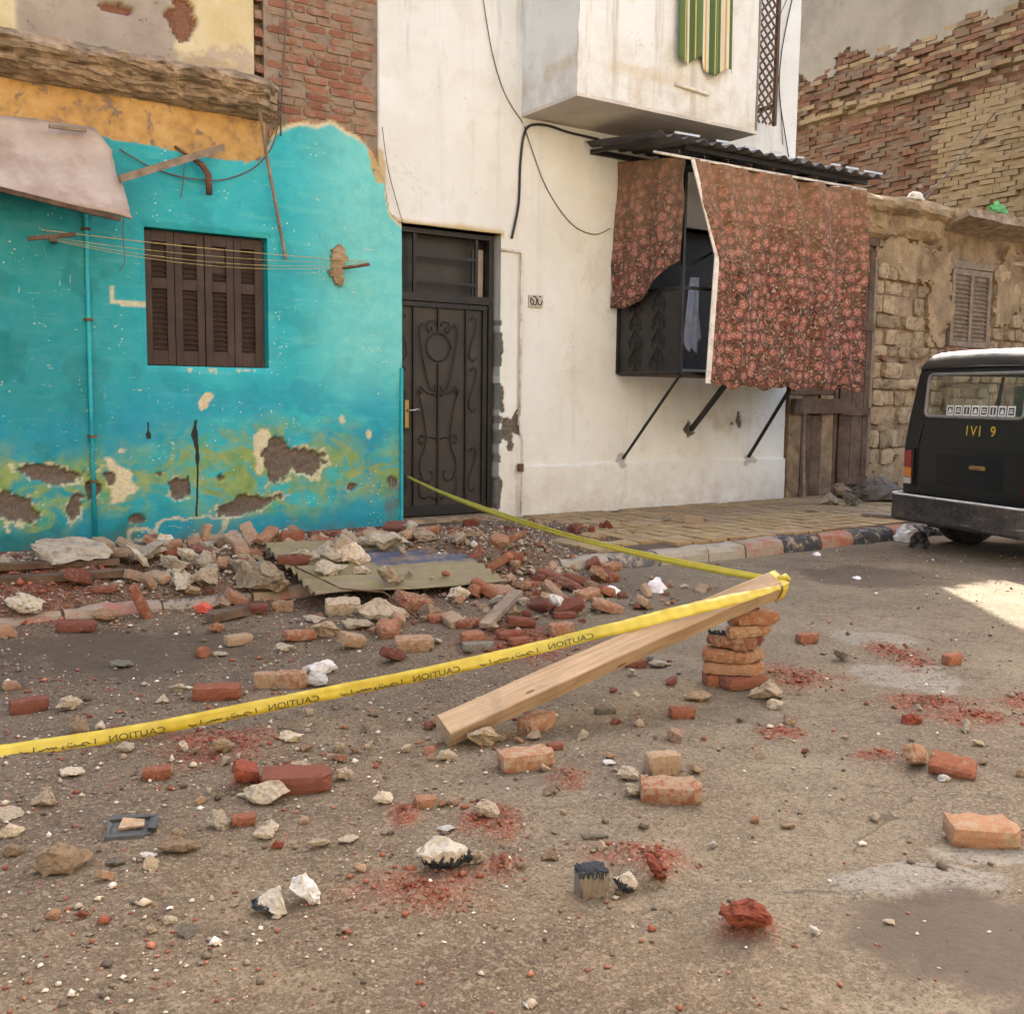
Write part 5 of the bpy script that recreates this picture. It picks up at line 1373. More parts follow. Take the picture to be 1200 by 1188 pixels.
M['redclay'] = rubble_stone('crumbled_red_clay', (0.24, 0.07, 0.042), (0.11, 0.035, 0.024))
def two_tone(top=False):
    t = NT('black_coated_plaster')
    v = t.shifted(); n1 = t.noise(16, 4, 0.6, v)
    z = t.sep(t.coord())[2]
    f = t.step(t.math('ADD', t.math('MULTIPLY', z, 3.0), t.math('SUBTRACT', n1, 0.5)), -0.05, 0.05) if not top else t.step(t.math('ADD', t.math('MULTIPLY', z, 3.0), t.math('SUBTRACT', n1, 0.5)), 0.18, 0.26)
    dk_, lt_ = (0.020, 0.023, 0.028), ((0.17, 0.14, 0.105) if top else (0.40, 0.36, 0.29))
    c = t.mix(f, lt_ if top else dk_, dk_ if top else lt_)
    return t.done(c, 0.85, t.bump(n1, 0.7, 0.01))
M['tar'] = two_tone(); M['tar_top'] = two_tone(True)
POOL = {}
def pool(shape, mat):
    k = (shape, mat)
    if k not in POOL:
        n = {'brick': 4, 'half': 7, 'chunk': 8, 'slab': 6, 'lump': 4}[shape]
        if any(kk[0] == shape for kk in POOL):
            src = POOL[[kk for kk in POOL if kk[0] == shape][0]]
            L = []
            for me in src:
                m2 = me.copy(); m2.materials.clear(); m2.materials.append(M[mat]); L.append(m2)
        else:
            L = []
            for i in range(n):
                if shape == 'brick':
                    me = chipped_brick_mesh(500 + i, 1.0, 0.48, 0.29, 0.030, (8, 4, 3))
                elif shape == 'half': me = broken_brick(520 + i)
                elif shape == 'chunk': me = hull_mesh(540 + i, 0.95, 12, 0.07, 4)
                elif shape == 'slab': me = hull_mesh(560 + i, 0.42, 14, 0.05, 4)
                else: me = hull_mesh(580 + i, 1.0, 22, 0.075, 4)
                me.materials.append(M[mat]); L.append(me)
        POOL[k] = L
    return POOL[k]

_vc = {}
def verts_of(me):
    if me.name not in _vc:
        a = np.zeros(len(me.vertices) * 3); me.vertices.foreach_get('co', a); _vc[me.name] = a.reshape(-1, 3)
    return _vc[me.name]

NAMES = {'brick': ('brick', 'brick'), 'half': ('brick_fragment', 'brick'), 'chunk': ('plaster_chunk', 'rubble'), 'slab': ('plaster_slab', 'rubble'), 'lump': ('clay_lump', 'rubble')}
PLACED = []
def drop(shape, mat, x, y, w, label, yaw=None, tilt=(0, 0), sc=(1, 1, 1), var=None, group=None, name=None, cat=None, z=None, sink=0.08):
    P = pool(shape, mat)
    me = P[(random.randrange(len(P)) if var is None else var) % len(P)]
    nm, ct = NAMES[shape]
    o = bpy.data.objects.new(name or nm, me); col.objects.link(o)
    yaw = random.uniform(0, 6.283) if yaw is None else yaw
    e = Matrix.Rotation(yaw, 3, 'Z') @ Euler((tilt[0], tilt[1], 0)).to_matrix()
    S = Matrix.Diagonal((w * sc[0], w * sc[1], w * sc[2]))
    V = verts_of(me) @ np.array(e @ S).T
    lo, hi = V[:, 2].min(), V[:, 2].max()
    zz = support(x, y) if z is None else z
    o.location = (x, y, zz - lo - sink * (hi - lo))
    o.rotation_euler = e.to_euler(); o.scale = S.to_scale()
    tag(o, label, cat or ct, group)
    PLACED.append((x, y, w))
    return o

# ================================================================== PIECES ONE CAN PICK OUT IN THE PHOTOGRAPH
def B(shape, mat, q, label, yaw=0.0, tilt=(0, 0), sc=(1, 1, 1), **k):
    x, y, w, h = q
    yw = yaw + random.uniform(-0.12, 0.12)
    return drop(shape, mat, x, y, w * 1.05, label, yw, tilt, sc, **k)

# --- heap against the turquoise wall
B('slab', 'cream', (-2.793, 6.398, 0.486, 0.127), 'long cream plaster slab lying on brown boards at the far left of the heap', sc=(1, .8, .9))
B('slab', 'cream', (-2.372, 6.628, 0.298, 0.154), 'cream slab leaning up in the heap below the drip stained wall', 0.3, (0.1, -0.45))
B('chunk', 'cream', (-2.187, 6.450, 0.178, 0.140), 'pale chunk beside the leaning cream slab', 0.5)
B('chunk', 'cream', (-1.980, 6.577, 0.225, 0.159), 'angular cream chunk at the back of the heap between two slabs', 1.2, (0, .3))
B('slab', 'cream', (-1.962, 7.374, 0.313, 0.117), 'flat cream slab touching the turquoise wall', 0.1)
B('chunk', 'plaster', (-1.780, 6.546, 0.165, 0.154), 'rough plaster lump behind the biggest block of the heap', 0.4)
B('chunk', 'plaster', (-1.557, 6.391, 0.330, 0.224), 'biggest cracked plaster block in the middle of the heap', 0.2, (0.15, 0.1), (1, 1, 1.1))
B('brick', 'brick', (-2.300, 6.178, 0.130, 0.130), 'orange brick end poking out below the leaning cream slab', 1.0, (0, .4), (1, 1, 1.6))
B('half', 'brick', (-2.172, 6.071, 0.102, 0.128), 'orange half brick beside the standing brick', 0.9, (0, .9))
B('chunk', 'cream', (-2.017, 6.188, 0.161, 0.125), 'cream lump right of the orange half brick', 2.0)
B('brick', 'brick', (-2.136, 5.807, 0.147, 0.196), 'orange brick standing on end at the front of the heap', 0.5, (0.25, 1.15), (1.45, 1.3, 1.3))
B('brick', 'brick_dark', (-2.390, 5.932, 0.130, 0.085), 'dark brick half buried left of the standing brick', 0.2)
B('chunk', 'red', (-1.828, 5.969, 0.116, 0.111), 'bright salmon red painted fragment', 0.4, (0.6, 0.3), name='painted_fragment', cat='fragment')
B('chunk', 'tan', (-1.765, 6.132, 0.124, 0.134), 'tan lump behind the bright red fragment', 0.4)
B('half', 'brick', (-1.676, 6.208, 0.125, 0.131), 'red brick lump below the biggest plaster block', 0.7, (.3, .5))
B('brick', 'brick_dark', (-1.556, 6.055, 0.178, 0.092), 'dark red brick lying flat under the biggest plaster block', 0.15)
B('half', 'brick', (-1.379, 6.162, 0.130, 0.088), 'red half brick at the right foot of the biggest plaster block', 0.2)
B('chunk', 'brick_tan', (-2.310, 5.743, 0.121, 0.107), 'orange tan lump on the faded kerb', 0.2, name='brick_fragment')
B('brick', 'brick_dark', (-2.377, 5.502, 0.194, 0.088), 'weathered red brick lying along the faded kerb', 0.1)
B('half', 'brick_tan', (-2.692, 5.376, 0.123, 0.100), 'pinkish brick half at the left edge of the picture beyond the kerb', 0.3)
B('chunk', 'brick', (-1.639, 5.588, 0.104, 0.099), 'orange broken lump in front of the brown board', 0.6, name='brick_fragment')
B('brick', 'brick_tan', (-1.442, 5.320, 0.139, 0.121), 'grey crusted brick lying alone in front of the heap', 0.8, (0, 0), (1, 1, 1.3))
B('half', 'brick', (-1.561, 5.120, 0.078, 0.087), 'small red fragment with a pale chip beside it', 0.5)
B('slab', 'cream', (-1.486, 5.123, 0.074, 0.043), 'small pale chip beside a red fragment', 0.1)
B('slab', 'grey', (-1.909, 4.900, 0.108, 0.066), 'dark flat stone alone on the bare damp ground', 0.1, name='stone', cat='stone')
B('half', 'brick', (-2.261, 4.552, 0.074, 0.066), 'small orange brick bit near the left edge on bare ground', 0.4)
B('brick', 'brick_dark', (-2.034, 4.213, 0.143, 0.114), 'dark brown brick block near the left edge above the tape', 0.6, (0, 0), (1, 1, 1.5))
B('chunk', 'cream', (-1.874, 4.233, 0.112, 0.086), 'pale lump above the tape near the dark brown brick', 0.6)
B('brick', 'brick_tan', (-1.115, 4.576, 0.105, 0.105), 'left brick of the upright pair behind the tape', 0.1, (0, 0), (1, 1, 2.4))
B('brick', 'brick_tan', (-1.002, 4.589, 0.132, 0.105), 'right brick of the upright pair behind the tape', 0.05, (0, 0), (1, 1, 2.0))
B('brick', 'brick', (-1.299, 4.427, 0.198, 0.101), 'long orange brick lying just behind the tape', 0.25, (0, 0), (1, 1, 1.1))
B('slab', 'bright', (-0.919, 4.856, 0.164, 0.074), 'upper of two bright white lumps behind the tape', 0.1, sc=(1, .9, 1.5))
B('chunk', 'bright', (-0.892, 4.628, 0.110, 0.082), 'lower of two bright white lumps touching the tape', 0.2)
B('chunk', 'cream', (-1.489, 4.498, 0.080, 0.054), 'small pale stone above the tape left of the long orange brick', 0.4)
B('chunk', 'cream', (-1.519, 4.362, 0.056, 0.048), 'smaller pale stone nearly touching the tape', 0.4)
# --- around the corrugated sheet
B('slab', 'cream', (-0.895, 7.118, 0.354, 0.118), 'long cream plaster lump behind the corrugated sheet', 0.15, sc=(1, .8, 1.3))
B('chunk', 'plaster', (-0.630, 7.417, 0.180, 0.105), 'rounded plaster lump near the door step', 0.3)
B('half', 'brick', (-1.559, 7.349, 0.166, 0.111), 'orange brick bit touching the base of the turquoise wall', 0.3)
B('slab', 'grey', (-1.345, 7.382, 0.197, 0.086), 'dark flat slab between two orange bricks along the turquoise wall', 0.1)
B('half', 'brick', (-1.209, 7.484, 0.144, 0.081), 'small orange brick by the turquoise wall near the door', 0.3)
B('chunk', 'plaster', (-1.162, 7.005, 0.182, 0.076), 'plaster chunk in front of the small orange brick by the wall', 0.6)
B('brick', 'brick_dark', (-1.422, 6.594, 0.193, 0.116), 'dark red brick on the upper left of the corrugated sheet', 0.1)
B('chunk', 'cream', (-1.239, 6.704, 0.235, 0.101), 'cream lump among the stones on the corrugated sheet', 0.2)
B('chunk', 'cream', (-1.138, 6.445, 0.205, 0.129), 'cream boulder resting on the corrugated sheet', 0.4, (0.2, 0))
B('chunk', 'cream', (-1.057, 6.715, 0.241, 0.129), 'cracked cream lump behind the boulder on the corrugated sheet', 0.1, (0, .3))
B('chunk', 'cream', (-1.356, 6.620, 0.183, 0.117), 'smooth cream stone at the left edge of the corrugated sheet', 0.2)
B('chunk', 'cream', (-0.964, 6.562, 0.110, 0.072), 'small cream stone left of the blue stripe', 0.2)
B('brick', 'plaster', (-1.012, 6.059, 0.198, 0.127), 'square cut plaster block in front of the corrugated sheet', 0.2, (0.25, 0), (1, 1.1, 1.6), name='plaster_block', cat='rubble')
B('slab', 'plaster', (-0.763, 5.921, 0.302, 0.158), 'broad plaster slab right of the square cut block', 0.15, (0.3, 0.1))
B('chunk', 'plaster', (-0.777, 6.391, 0.182, 0.156), 'upright plaster lump behind the broad slab', 0.6, (0, .6))
B('half', 'brick', (-0.583, 6.166, 0.197, 0.160), 'large broken red brick beside the corrugated sheet end', 0.5, (.2, .3))
B('brick', 'brick', (-0.422, 5.964, 0.151, 0.116), 'orange brick right of the large broken red one', 0.9)
B('brick', 'brick', (-1.143, 5.429, 0.169, 0.119), 'orange brick at the left front of the heap', 0.7, (0, 0.1))
B('brick', 'brick_tan', (-0.840, 5.319, 0.148, 0.130), 'tan crusted brick tilted at the heap front', 0.9, (0.2, .3), (1, 1, 1.5))
B('half', 'brick', (-0.649, 5.583, 0.146, 0.094), 'bright red brick fragment in the centre of the heap', 0.3, (.3, 0))
B('slab', 'cream', (-1.149, 5.865, 0.134, 0.084), 'flat pale stone above the orange brick of the heap front', 0.1)
B('chunk', 'plaster', (-1.005, 5.506, 0.172, 0.079), 'low plaster crumb between two bricks', 0.3)
B('slab', 'plaster', (-0.877, 5.728, 0.183, 0.106), 'plaster piece in front of the square cut block', 0.3)
B('brick', 'brick_tan', (-0.513, 5.333, 0.198, 0.108), 'tan brick lying across the heap front', 0.2, (0.1, 0), (1, 1, 1.2))
B('brick', 'brick_dark', (-0.599, 5.097, 0.138, 0.116), 'dark brick standing out of the heap front nearest the tape', 0.9, (0, .4), (1, 1, 1.3))
B('chunk', 'cream', (-1.167, 5.213, 0.097, 0.093), 'round cream stone left of the tan crusted brick', 0.3)
B('chunk', 'cream', (-0.339, 6.434, 0.168, 0.114), 'cream lump just below the corrugated sheet corner', 0.4)
B('half', 'brick', (-0.220, 6.539, 0.110, 0.127), 'small red brick end beside the cream lump below the sheet corner', 0.4, (0, .5))
B('brick', 'brick', (-0.238, 5.816, 0.166, 0.078), 'flat red brick in the right part of the heap', 0.2)
B('half', 'brick', (-0.175, 5.468, 0.152, 0.097), 'red fragment below the flat red brick', 0.3)
B('brick', 'grey', (-0.174, 5.313, 0.157, 0.076), 'greyish brick touching the tape from behind', 0.2, name='brick')
B('brick', 'brick', (-0.005, 5.533, 0.140, 0.084), 'red brick left of a broken one, behind the tape', 0.5)
B('half', 'brick', (0.057, 5.419, 0.105, 0.101), 'broken red brick next to the tape', 0.5)
B('brick', 'brick_dark', (0.060, 5.822, 0.162, 0.103), 'dark red brick beside the sloping grey board', 0.3, (0, .15))
B('half', 'brick', (0.101, 6.784, 0.120, 0.120), 'orange brick end on the open road near the kerb', 0.6, (0, .4))
B('chunk', 'cream', (0.210, 6.649, 0.123, 0.101), 'pale stone next to the orange brick end near the kerb', 0.3)
B('brick', 'brick', (0.282, 5.692, 0.149, 0.130), 'red brick with a white lump on it at the right end of the heap', 0.5, (0, 0), (1, 1, 1.6))
B('brick', 'brick_dark', (0.324, 6.104, 0.134, 0.093), 'dark brick behind the white topped red brick', 0.3)
B('chunk', 'brick_dark', (0.362, 6.397, 0.124, 0.097), 'small dark lump with a pale top at the heap right end', 0.3, name='brick_fragment')
B('chunk', 'cream', (0.457, 6.736, 0.091, 0.079), 'pale stone on the road right of the heap', 0.2)
o = B('slab', 'bright', (0.263, 6.005, 0.101, 0.127), 'bright white lump on top of the red brick at the heap end', 0.2, sc=(1, 1, 2.2)); o.location.z += 0.10
B('half', 'brick_dark', (0.647, 5.070, 0.107, 0.077), 'dark block behind the timber beam', 0.3)
# --- in front of and behind the tape, right half
B('brick', 'brick_tan', (0.110, 4.045, 0.161, 0.117), 'tan and red brick under the timber beam', 0.75, (0, 0), (1, 1, 1.35))
B('brick', 'grey', (0.671, 5.121, 0.108, 0.095), 'grey block on the road behind the timber beam', 0.3, (0, 0), (1, 1, 1.4), name='stone_block', cat='rubble')
B('slab', 'cream', (0.747, 5.074, 0.107, 0.056), 'flat white stone right of the grey block', 0.1)
B('chunk', 'cream', (0.592, 4.893, 0.054, 0.050), 'tiny pale stone below the grey block', 0.1)
B('brick', 'grey', (0.409, 4.267, 0.087, 0.058), 'grey green flat piece behind the tan brick', 0.2, name='stone_block', cat='rubble')
B('half', 'brick', (0.752, 4.250, 0.105, 0.072), 'flat red brick chip left of the propping stack', 0.2)
B('slab', 'tan', (0.855, 4.510, 0.145, 0.061), 'flat tan plate at the foot of the propping stack', 0.1)
B('brick', 'brick', (1.661, 5.624, 0.119, 0.090), 'single small red brick on the road right of the propping stack', 0.4, (0, 0), (1, 1, 1.6))
B('chunk', 'grey', (1.706, 5.215, 0.097, 0.106), 'grey green round stone beside a pile of red dust', 0.2)
B('brick', 'brick', (2.290, 5.194, 0.110, 0.092), 'orange brick end farthest right on the open road', 0.5, (0, 0), (1, 1, 1.8))
B('chunk', 'redclay', (1.695, 4.201, 0.089, 0.072), 'red crumb lump on the streak of red dust', 0.3, name='brick_fragment')
B('lump', 'tan', (1.168, 4.173, 0.061, 0.061), 'small brown nodule with a white spot below the stack', 0.3, name='stone', cat='stone')
B('brick', 'brick_tan', (1.522, 3.708, 0.120, 0.145), 'left of two leaning brick pieces, standing on edge', 0.9, (1.2, .35), (1.25, 1.2, 1.4), var=1, sink=0.22)
B('brick', 'brick', (1.617, 3.610, 0.154, 0.126), 'right of two leaning brick pieces with broken orange end', -0.45, (0.5, 0.1), (1, 1.1, 1.2), var=2, sink=0.15)
B('chunk', 'bright', (1.567, 3.560, 0.046, 0.040), 'small white pebble in front of the two leaning brick pieces', 0.2)
B('brick', 'brick_tan', (1.464, 3.047, 0.205, 0.119), 'large brick with orange top at the far right foreground', -0.1, (0.2, 0.05), (1, 1, 1.2))
B('brick', 'brick', (0.545, 3.322, 0.195, 0.113), 'large orange brick lying flat in the centre foreground', -0.15, (0.15, 0), (1, 1, 1.15))
B('brick', 'brick_tan', (0.554, 3.582, 0.119, 0.110), 'square tan brick end behind the large orange brick', 0.15, (0, 0), (1, 1.1, 2.2))
B('chunk', 'cream', (0.425, 3.510, 0.081, 0.066), 'upper of two white lumps left of the large orange brick', 0.3)
B('chunk', 'cream', (0.422, 3.354, 0.072, 0.075), 'lower of two white lumps touching the large orange brick', 0.8)
B('slab', 'bright', (0.367, 3.658, 0.050, 0.038), 'small flat white chip left of the tan brick end', 0.1)
B('brick', 'brick_tan', (0.060, 3.622, 0.194, 0.126), 'brick with tan top on dark crumbs just below the timber beam', 0.35, (0.05, 0), (1, 1, 1.2))
B('half', 'brick', (0.185, 3.818, 0.059, 0.046), 'small red chip right of the tan topped brick', 0.3)
B('chunk', 'plaster', (-0.087, 3.815, 0.143, 0.081), 'speckled grey white stone beside the beam foot', 0.2)
B('chunk', 'cream', (-0.231, 3.673, 0.079, 0.060), 'white stone in front of the beam foot', 0.2)
B('chunk', 'cream', (-0.578, 3.454, 0.080, 0.065), 'pale stone left of the beam foot in the open', 0.2)
B('chunk', 'cream', (-0.409, 3.255, 0.064, 0.048), 'grey white pebble above the dust patch', 0.2)
B('half', 'brick_tan', (-0.264, 3.253, 0.067, 0.050), 'small tan brick chip beside the pale pebble', 0.2)
B('slab', 'cream', (-0.483, 2.976, 0.064, 0.044), 'flat cream stone left of the lower red dust', 0.2)
B('slab', 'bright', (-0.193, 3.054, 0.055, 0.042), 'small bright white flake at the edge of red dust', 0.1)
B('chunk', 'cream', (-0.063, 3.162, 0.084, 0.076), 'cream stone sitting on the red dust patch', 0.2, (0, .3))
B('slab', 'tar', (-0.188, 2.819, 0.162, 0.085), 'black coated white lump between two red dust patches', 0.15, (0.1, 0), (1, 0.8, 1.7), var=1, name='tarred_lump')
B('chunk', 'cream', (-0.086, 2.828, 0.059, 0.069), 'pinkish white stone touching the black coated lump', 0.5, (0, .6))
B('brick', 'tar_top', (0.229, 2.681, 0.081, 0.102), 'grey block with black crusted top in the foreground', 0.3, (0, 0), (1, 1.6, 3.4), name='tarred_block')
B('chunk', 'tar', (0.327, 2.694, 0.086, 0.065), 'small black and grey pyramid stone', 0.2, (0, .5), name='tarred_lump')
B('chunk', 'redclay', (0.421, 2.735, 0.085, 0.111), 'orange red wedge stone in the foreground', 0.4, (0, .9), (1.2, 1, 1), name='brick_fragment')
B('lump', 'redclay', (0.602, 2.468, 0.132, 0.090), 'dark red crumbling lump near the bottom edge', 0.2)
B('slab', 'grey', (0.261, 3.009, 0.088, 0.034), 'dark twig like splinter in the foreground', 0.15, sc=(1, .3, .7), name='splinter', cat='splinter')
B('chunk', 'bright', (0.621, 2.968, 0.036, 0.028), 'lone white pebble on the bare road', 0.2)
B('chunk', 'bright', (0.776, 2.466, 0.032, 0.030), 'white pebble near the bottom edge', 0.2)
B('slab', 'cream', (0.993, 2.535, 0.035, 0.020), 'small pale chip on the damp road', 0.2)
B('chunk', 'tan', (0.123, 2.885, 0.050, 0.035), 'tan pebble left of the dark splinter', 0.2)
B('slab', 'tan', (0.887, 3.134, 0.054, 0.041), 'tan flat pebble in the middle of the bare road', 0.2)
# --- left foreground
B('brick', 'brick_dark', (-0.721, 3.365, 0.223, 0.111), 'large dark red brick lying in the left foreground', 0.12, (0.1, 0), (1, 1, 1.1))
B('half', 'redclay', (-0.882, 3.389, 0.099, 0.087), 'crumbled dark red piece left of the large dark red brick', 0.4, (.3, .3), name='brick_fragment')
B('slab', 'cream', (-0.801, 3.254, 0.147, 0.092), 'cream plaster piece leaning on the large dark red brick', 0.05, (0.5, 0), (1, .9, 1.3))
B('chunk', 'cream', (-0.738, 2.986, 0.062, 0.054), 'small cream stone among red crumbs', 0.2)
B('half', 'brick', (-0.815, 3.079, 0.072, 0.058), 'orange flat chip below the cream plaster piece', 0.3)
B('chunk', 'redclay', (-0.687, 2.918, 0.043, 0.046), 'dark red crumb below the small cream stone', 0.2)
B('slab', 'cream', (-0.567, 2.935, 0.071, 0.058), 'cream bar shaped chip in the left foreground', 0.7, (0, .2), (1.2, .5, 1))
B('chunk', 'tan', (-1.271, 2.766, 0.161, 0.095), 'large tan boulder at the lower left', 0.1, (0.05, 0), (1, 1, .9))
B('slab', 'tan', (-0.976, 2.890, 0.124, 0.062), 'flat brown stone in the left foreground', 0.2, sc=(1, .8, 1))
B('slab', 'bright', (-1.043, 2.843, 0.049, 0.030), 'thin white chip left of the flat brown stone', 0.1)
B('slab', 'grey', (-1.126, 2.806, 0.056, 0.034), 'dark low stone left of the thin white chip', 0.1)
B('chunk', 'tar', (-0.621, 2.570, 0.087, 0.082), 'dark and pinkish wedge beside the bright white rock', 0.5, (0.4, 0.2), name='tarred_lump')
B('chunk', 'bright', (-0.537, 2.633, 0.093, 0.098), 'bright white rock in the left foreground', 0.3, (0.2, .7), (1.05, 1, 1))
B('slab', 'grey', (-0.808, 2.454, 0.056, 0.034), 'grey flat chip near the lower left edge', 0.2)
B('chunk', 'cream', (-0.868, 2.511, 0.039, 0.035), 'small cream stone near the bottom left', 0.2)
B('chunk', 'brick_dark', (-1.097, 2.513, 0.037, 0.031), 'small brown crumb near the bottom left', 0.2, name='brick_fragment')
B('chunk', 'cream', (-1.206, 3.684, 0.047, 0.082), 'small upright white stone just in front of the tape', 0.2, (0, 1))
B('chunk', 'cream', (-1.437, 3.726, 0.061, 0.045), 'bright white chip just below the tape', 0.1)
B('slab', 'cream', (-1.544, 3.488, 0.081, 0.057), 'cream pebble cluster stone at left in front of tape', 0.2)
B('half', 'brick', (-1.214, 3.463, 0.095, 0.056), 'orange brick chip left of the large dark brick', 0.2)
B('chunk', 'plaster', (-1.517, 3.228, 0.083, 0.086), 'pale crumbly lump near the left edge', 0.3)
B('slab', 'cream', (-1.586, 3.125, 0.083, 0.065), 'pinkish plaster piece at the left edge', 0.2)
B('chunk', 'cream', (-1.514, 2.986, 0.072, 0.052), 'cream stone at the left edge above a tan one', 0.2)
B('chunk', 'tan', (-1.448, 2.864, 0.062, 0.055), 'tan stone at the left edge near the large boulder', 0.2)
B('chunk', 'cream', (-0.836, 3.831, 0.092, 0.065), 'white stone in front of the tape at left of centre', 0.2)
B('chunk', 'tan', (-1.071, 3.694, 0.095, 0.069), 'brown lump just in front of the tape', 0.3)

# --- stones at the ruin's door
B('chunk', 'plaster', (3.703, 11.948, 0.239, 0.219), 'leftmost grey stone of the pile at the ruin door')
B('chunk', 'tan', (4.153, 12.826, 0.320, 0.298), 'tan stone in the middle of the pile at the ruin door', 0.5)
B('chunk', 'plaster', (4.925, 14.629, 0.316, 0.292), 'upper stone of the pile against the ruin door', 0.9)
B('slab', 'tan', (4.435, 12.646, 0.315, 0.273), 'flat brown stone right of the pile at the ruin door', 0.2)
B('chunk', 'grey', (3.893, 11.780, 0.226, 0.196), 'small dark stone in front of the pile at the ruin door', 0.2)
B('slab', 'plaster', (4.409, 14.031, 0.326, 0.256), 'pale flat stone at the back of the pile at the ruin door', 0.4)
# --- the rest of the heap: pieces nothing tells apart
ZN = [  # centre s, o, spread s, o, count, label place
    (-2.2, 1.72, 1.25, 0.70, 150, 'in the heap below the turquoise wall'),
    (-0.65, 2.95, 0.95, 0.75, 190, 'in the heap in front of the corrugated sheet'),
    (0.75, 1.05, 0.62, 0.55, 26, 'in the red spoil before the iron door'),
    (-1.0, 3.55, 1.35, 0.35, 80, 'strewn between the heap and the caution tape'),
    (-3.0, 5.35, 1.0, 0.7, 75, 'strewn in front of the caution tape'),
    (-1.6, 5.7, 1.2, 0.9, 40, 'strewn around the timber beam'),
    (6.75, 0.38, 0.45, 0.22, 10, 'heaped at the foot of the stone ruin'),
]
for (s0, o0, ds, do, cnt, where) in ZN:
    for k in range(cnt):
        s_, o_ = s0 + float(np.clip(rng.normal(), -1.9, 1.9)) * ds * 0.62, o0 + float(np.clip(rng.normal(), -1.9, 1.9)) * do * 0.62
        if o_ < 0.12: continue
        x, y, _ = fac_to_world(s_, -o_)
        if on_sheet(x, y) and rng.random() < 0.85: continue
        far = where.startswith('strewn')
        w = float(np.clip(rng.lognormal(-2.85 if not far else -3.25, 0.48), 0.02, 0.17))
        r = rng.random()
        if 'ruin' in where: sh, mt, w = 'chunk', random.choice(['tan', 'grey', 'tan']), float(rng.uniform(.14, .34))
        elif 'spoil' in where: sh, mt = ('half', random.choice(['brick', 'redclay', 'brick_dark'])) if r < 0.75 else ('chunk', 'plaster')
        elif 'turquoise' in where and r > 0.62: sh, mt, w = random.choice(['chunk', 'slab', 'chunk']), random.choice(['cream', 'plaster', 'cream']), float(rng.uniform(0.06, 0.20))
        elif r < 0.46: sh, mt = 'half', random.choice(['brick', 'brick_tan', 'brick_tan', 'brick_dark'])
        elif r < 0.62 and not far: sh, mt, w = 'brick', random.choice(['brick', 'brick_tan', 'brick_dark']), 0.2
        elif r < 0.85: sh, mt = 'chunk', random.choice(['cream', 'plaster', 'tan', 'cream'])
        else: sh, mt = 'slab', random.choice(['cream', 'plaster', 'tan'])
        tone = {'brick': 'orange red', 'brick_tan': 'tan crusted', 'brick_dark': 'dark red', 'redclay': 'crumbling red', 'cream': 'cream', 'plaster': 'grey beige', 'tan': 'brown', 'grey': 'grey'}[mt]
        size = 'tiny' if w < 0.045 else 'small' if w < 0.08 else 'larger'
        u_ = (s_ - s0) / ds; side = 'left part' if u_ < -0.35 else 'right part' if u_ > 0.35 else 'middle part'
        kind = size + ' ' + tone + ' ' + {'brick': 'loose brick', 'half': 'brick fragment', 'chunk': 'lump', 'slab': 'flake'}[sh]
        o = drop(sh, mt, x, y, w, '%s %s, %s' % (kind, where, side), None, (rng.normal() * 0.35, rng.normal() * 0.35), group='%ss %s, %s' % (kind, where, side), sink=0.12)
        o.location.z += abs(rng.normal()) * (0.016 if not far else 0.0) * (1 if mounds(x, y) > 0.08 else 0)

# --- grit and pebbles nobody could count
def pebbles(name, label, pts, size, colr, parent_kind='stuff'):
    n = len(pts)
    base = np.array([(1, 0, 0), (-1, 0, 0), (0, 1, 0), (0, -1, 0), (0, 0, 1), (0, 0, -.6), (.62, .62, .35), (-.6, .55, .4)], float)
    oct_f = np.array([(0, 6, 4), (6, 2, 4), (2, 7, 4), (7, 1, 4), (1, 3, 4), (3, 0, 4), (6, 0, 5), (2, 6, 5), (7, 2, 5), (1, 7, 5), (3, 1, 5), (0, 3, 5)])
    V = base[None] * size[:, None, None] * 0.5 * rng.uniform(0.55, 1.25, (n, 8, 3)) * np.stack([np.ones(n), rng.uniform(.6, 1, n), rng.uniform(.45, .85, n)], -1)[:, None, :]
    a = rng.uniform(0, 6.283, n); ca, sa = np.cos(a)[:, None], np.sin(a)[:, None]
    Vx = V[..., 0] * ca - V[..., 1] * sa; Vy = V[..., 0] * sa + V[..., 1] * ca
    V = np.stack([Vx, Vy, V[..., 2]], -1) + pts[:, None, :]
    F = (oct_f[None] + (np.arange(n) * 8)[:, None, None]).reshape(-1, 3)
    me = bpy.data.meshes.new(name)
    me.vertices.add(n * 8); me.vertices.foreach_set('co', V.ravel())
    me.loops.add(len(F) * 3); me.loops.foreach_set('vertex_index', F.ravel().astype(np.int32))
    me.polygons.add(len(F)); me.polygons.foreach_set('loop_start', np.arange(0, len(F) * 3, 3, dtype=np.int32)); me.polygons.foreach_set('loop_total', np.full(len(F), 3, np.int32))
    me.update(); me.validate()
    ca_ = me.color_attributes.new('tint', 'FLOAT_COLOR', 'POINT')
    ca_.data.foreach_set('color', np.repeat(np.concatenate([colr, np.ones((n, 1))], 1), 8, 0).astype(np.float32).ravel())
    t = NT(name + '_stone')
    c = t.attr('tint', 'Color')
    n2 = t.noise(90, 3, 0.6)
    c = t.mix(t.math('MULTIPLY', t.step(n2, 0.45, 0.7), 0.4), c, (0.14, 0.10, 0.07))
    me.materials.append(t.done(c, 0.95, spec=0.15))
    o = bpy.data.objects.new(name, me); col.objects.link(o)
    return tag(o, label, 'gravel', kind='stuff')
N = 85000
px_ = rng.uniform(-4.2, 4.6, N); py_ = 1.7 + 7.6 * rng.random(N) ** 1.25
s_, o_ = loc_so(px_, py_)
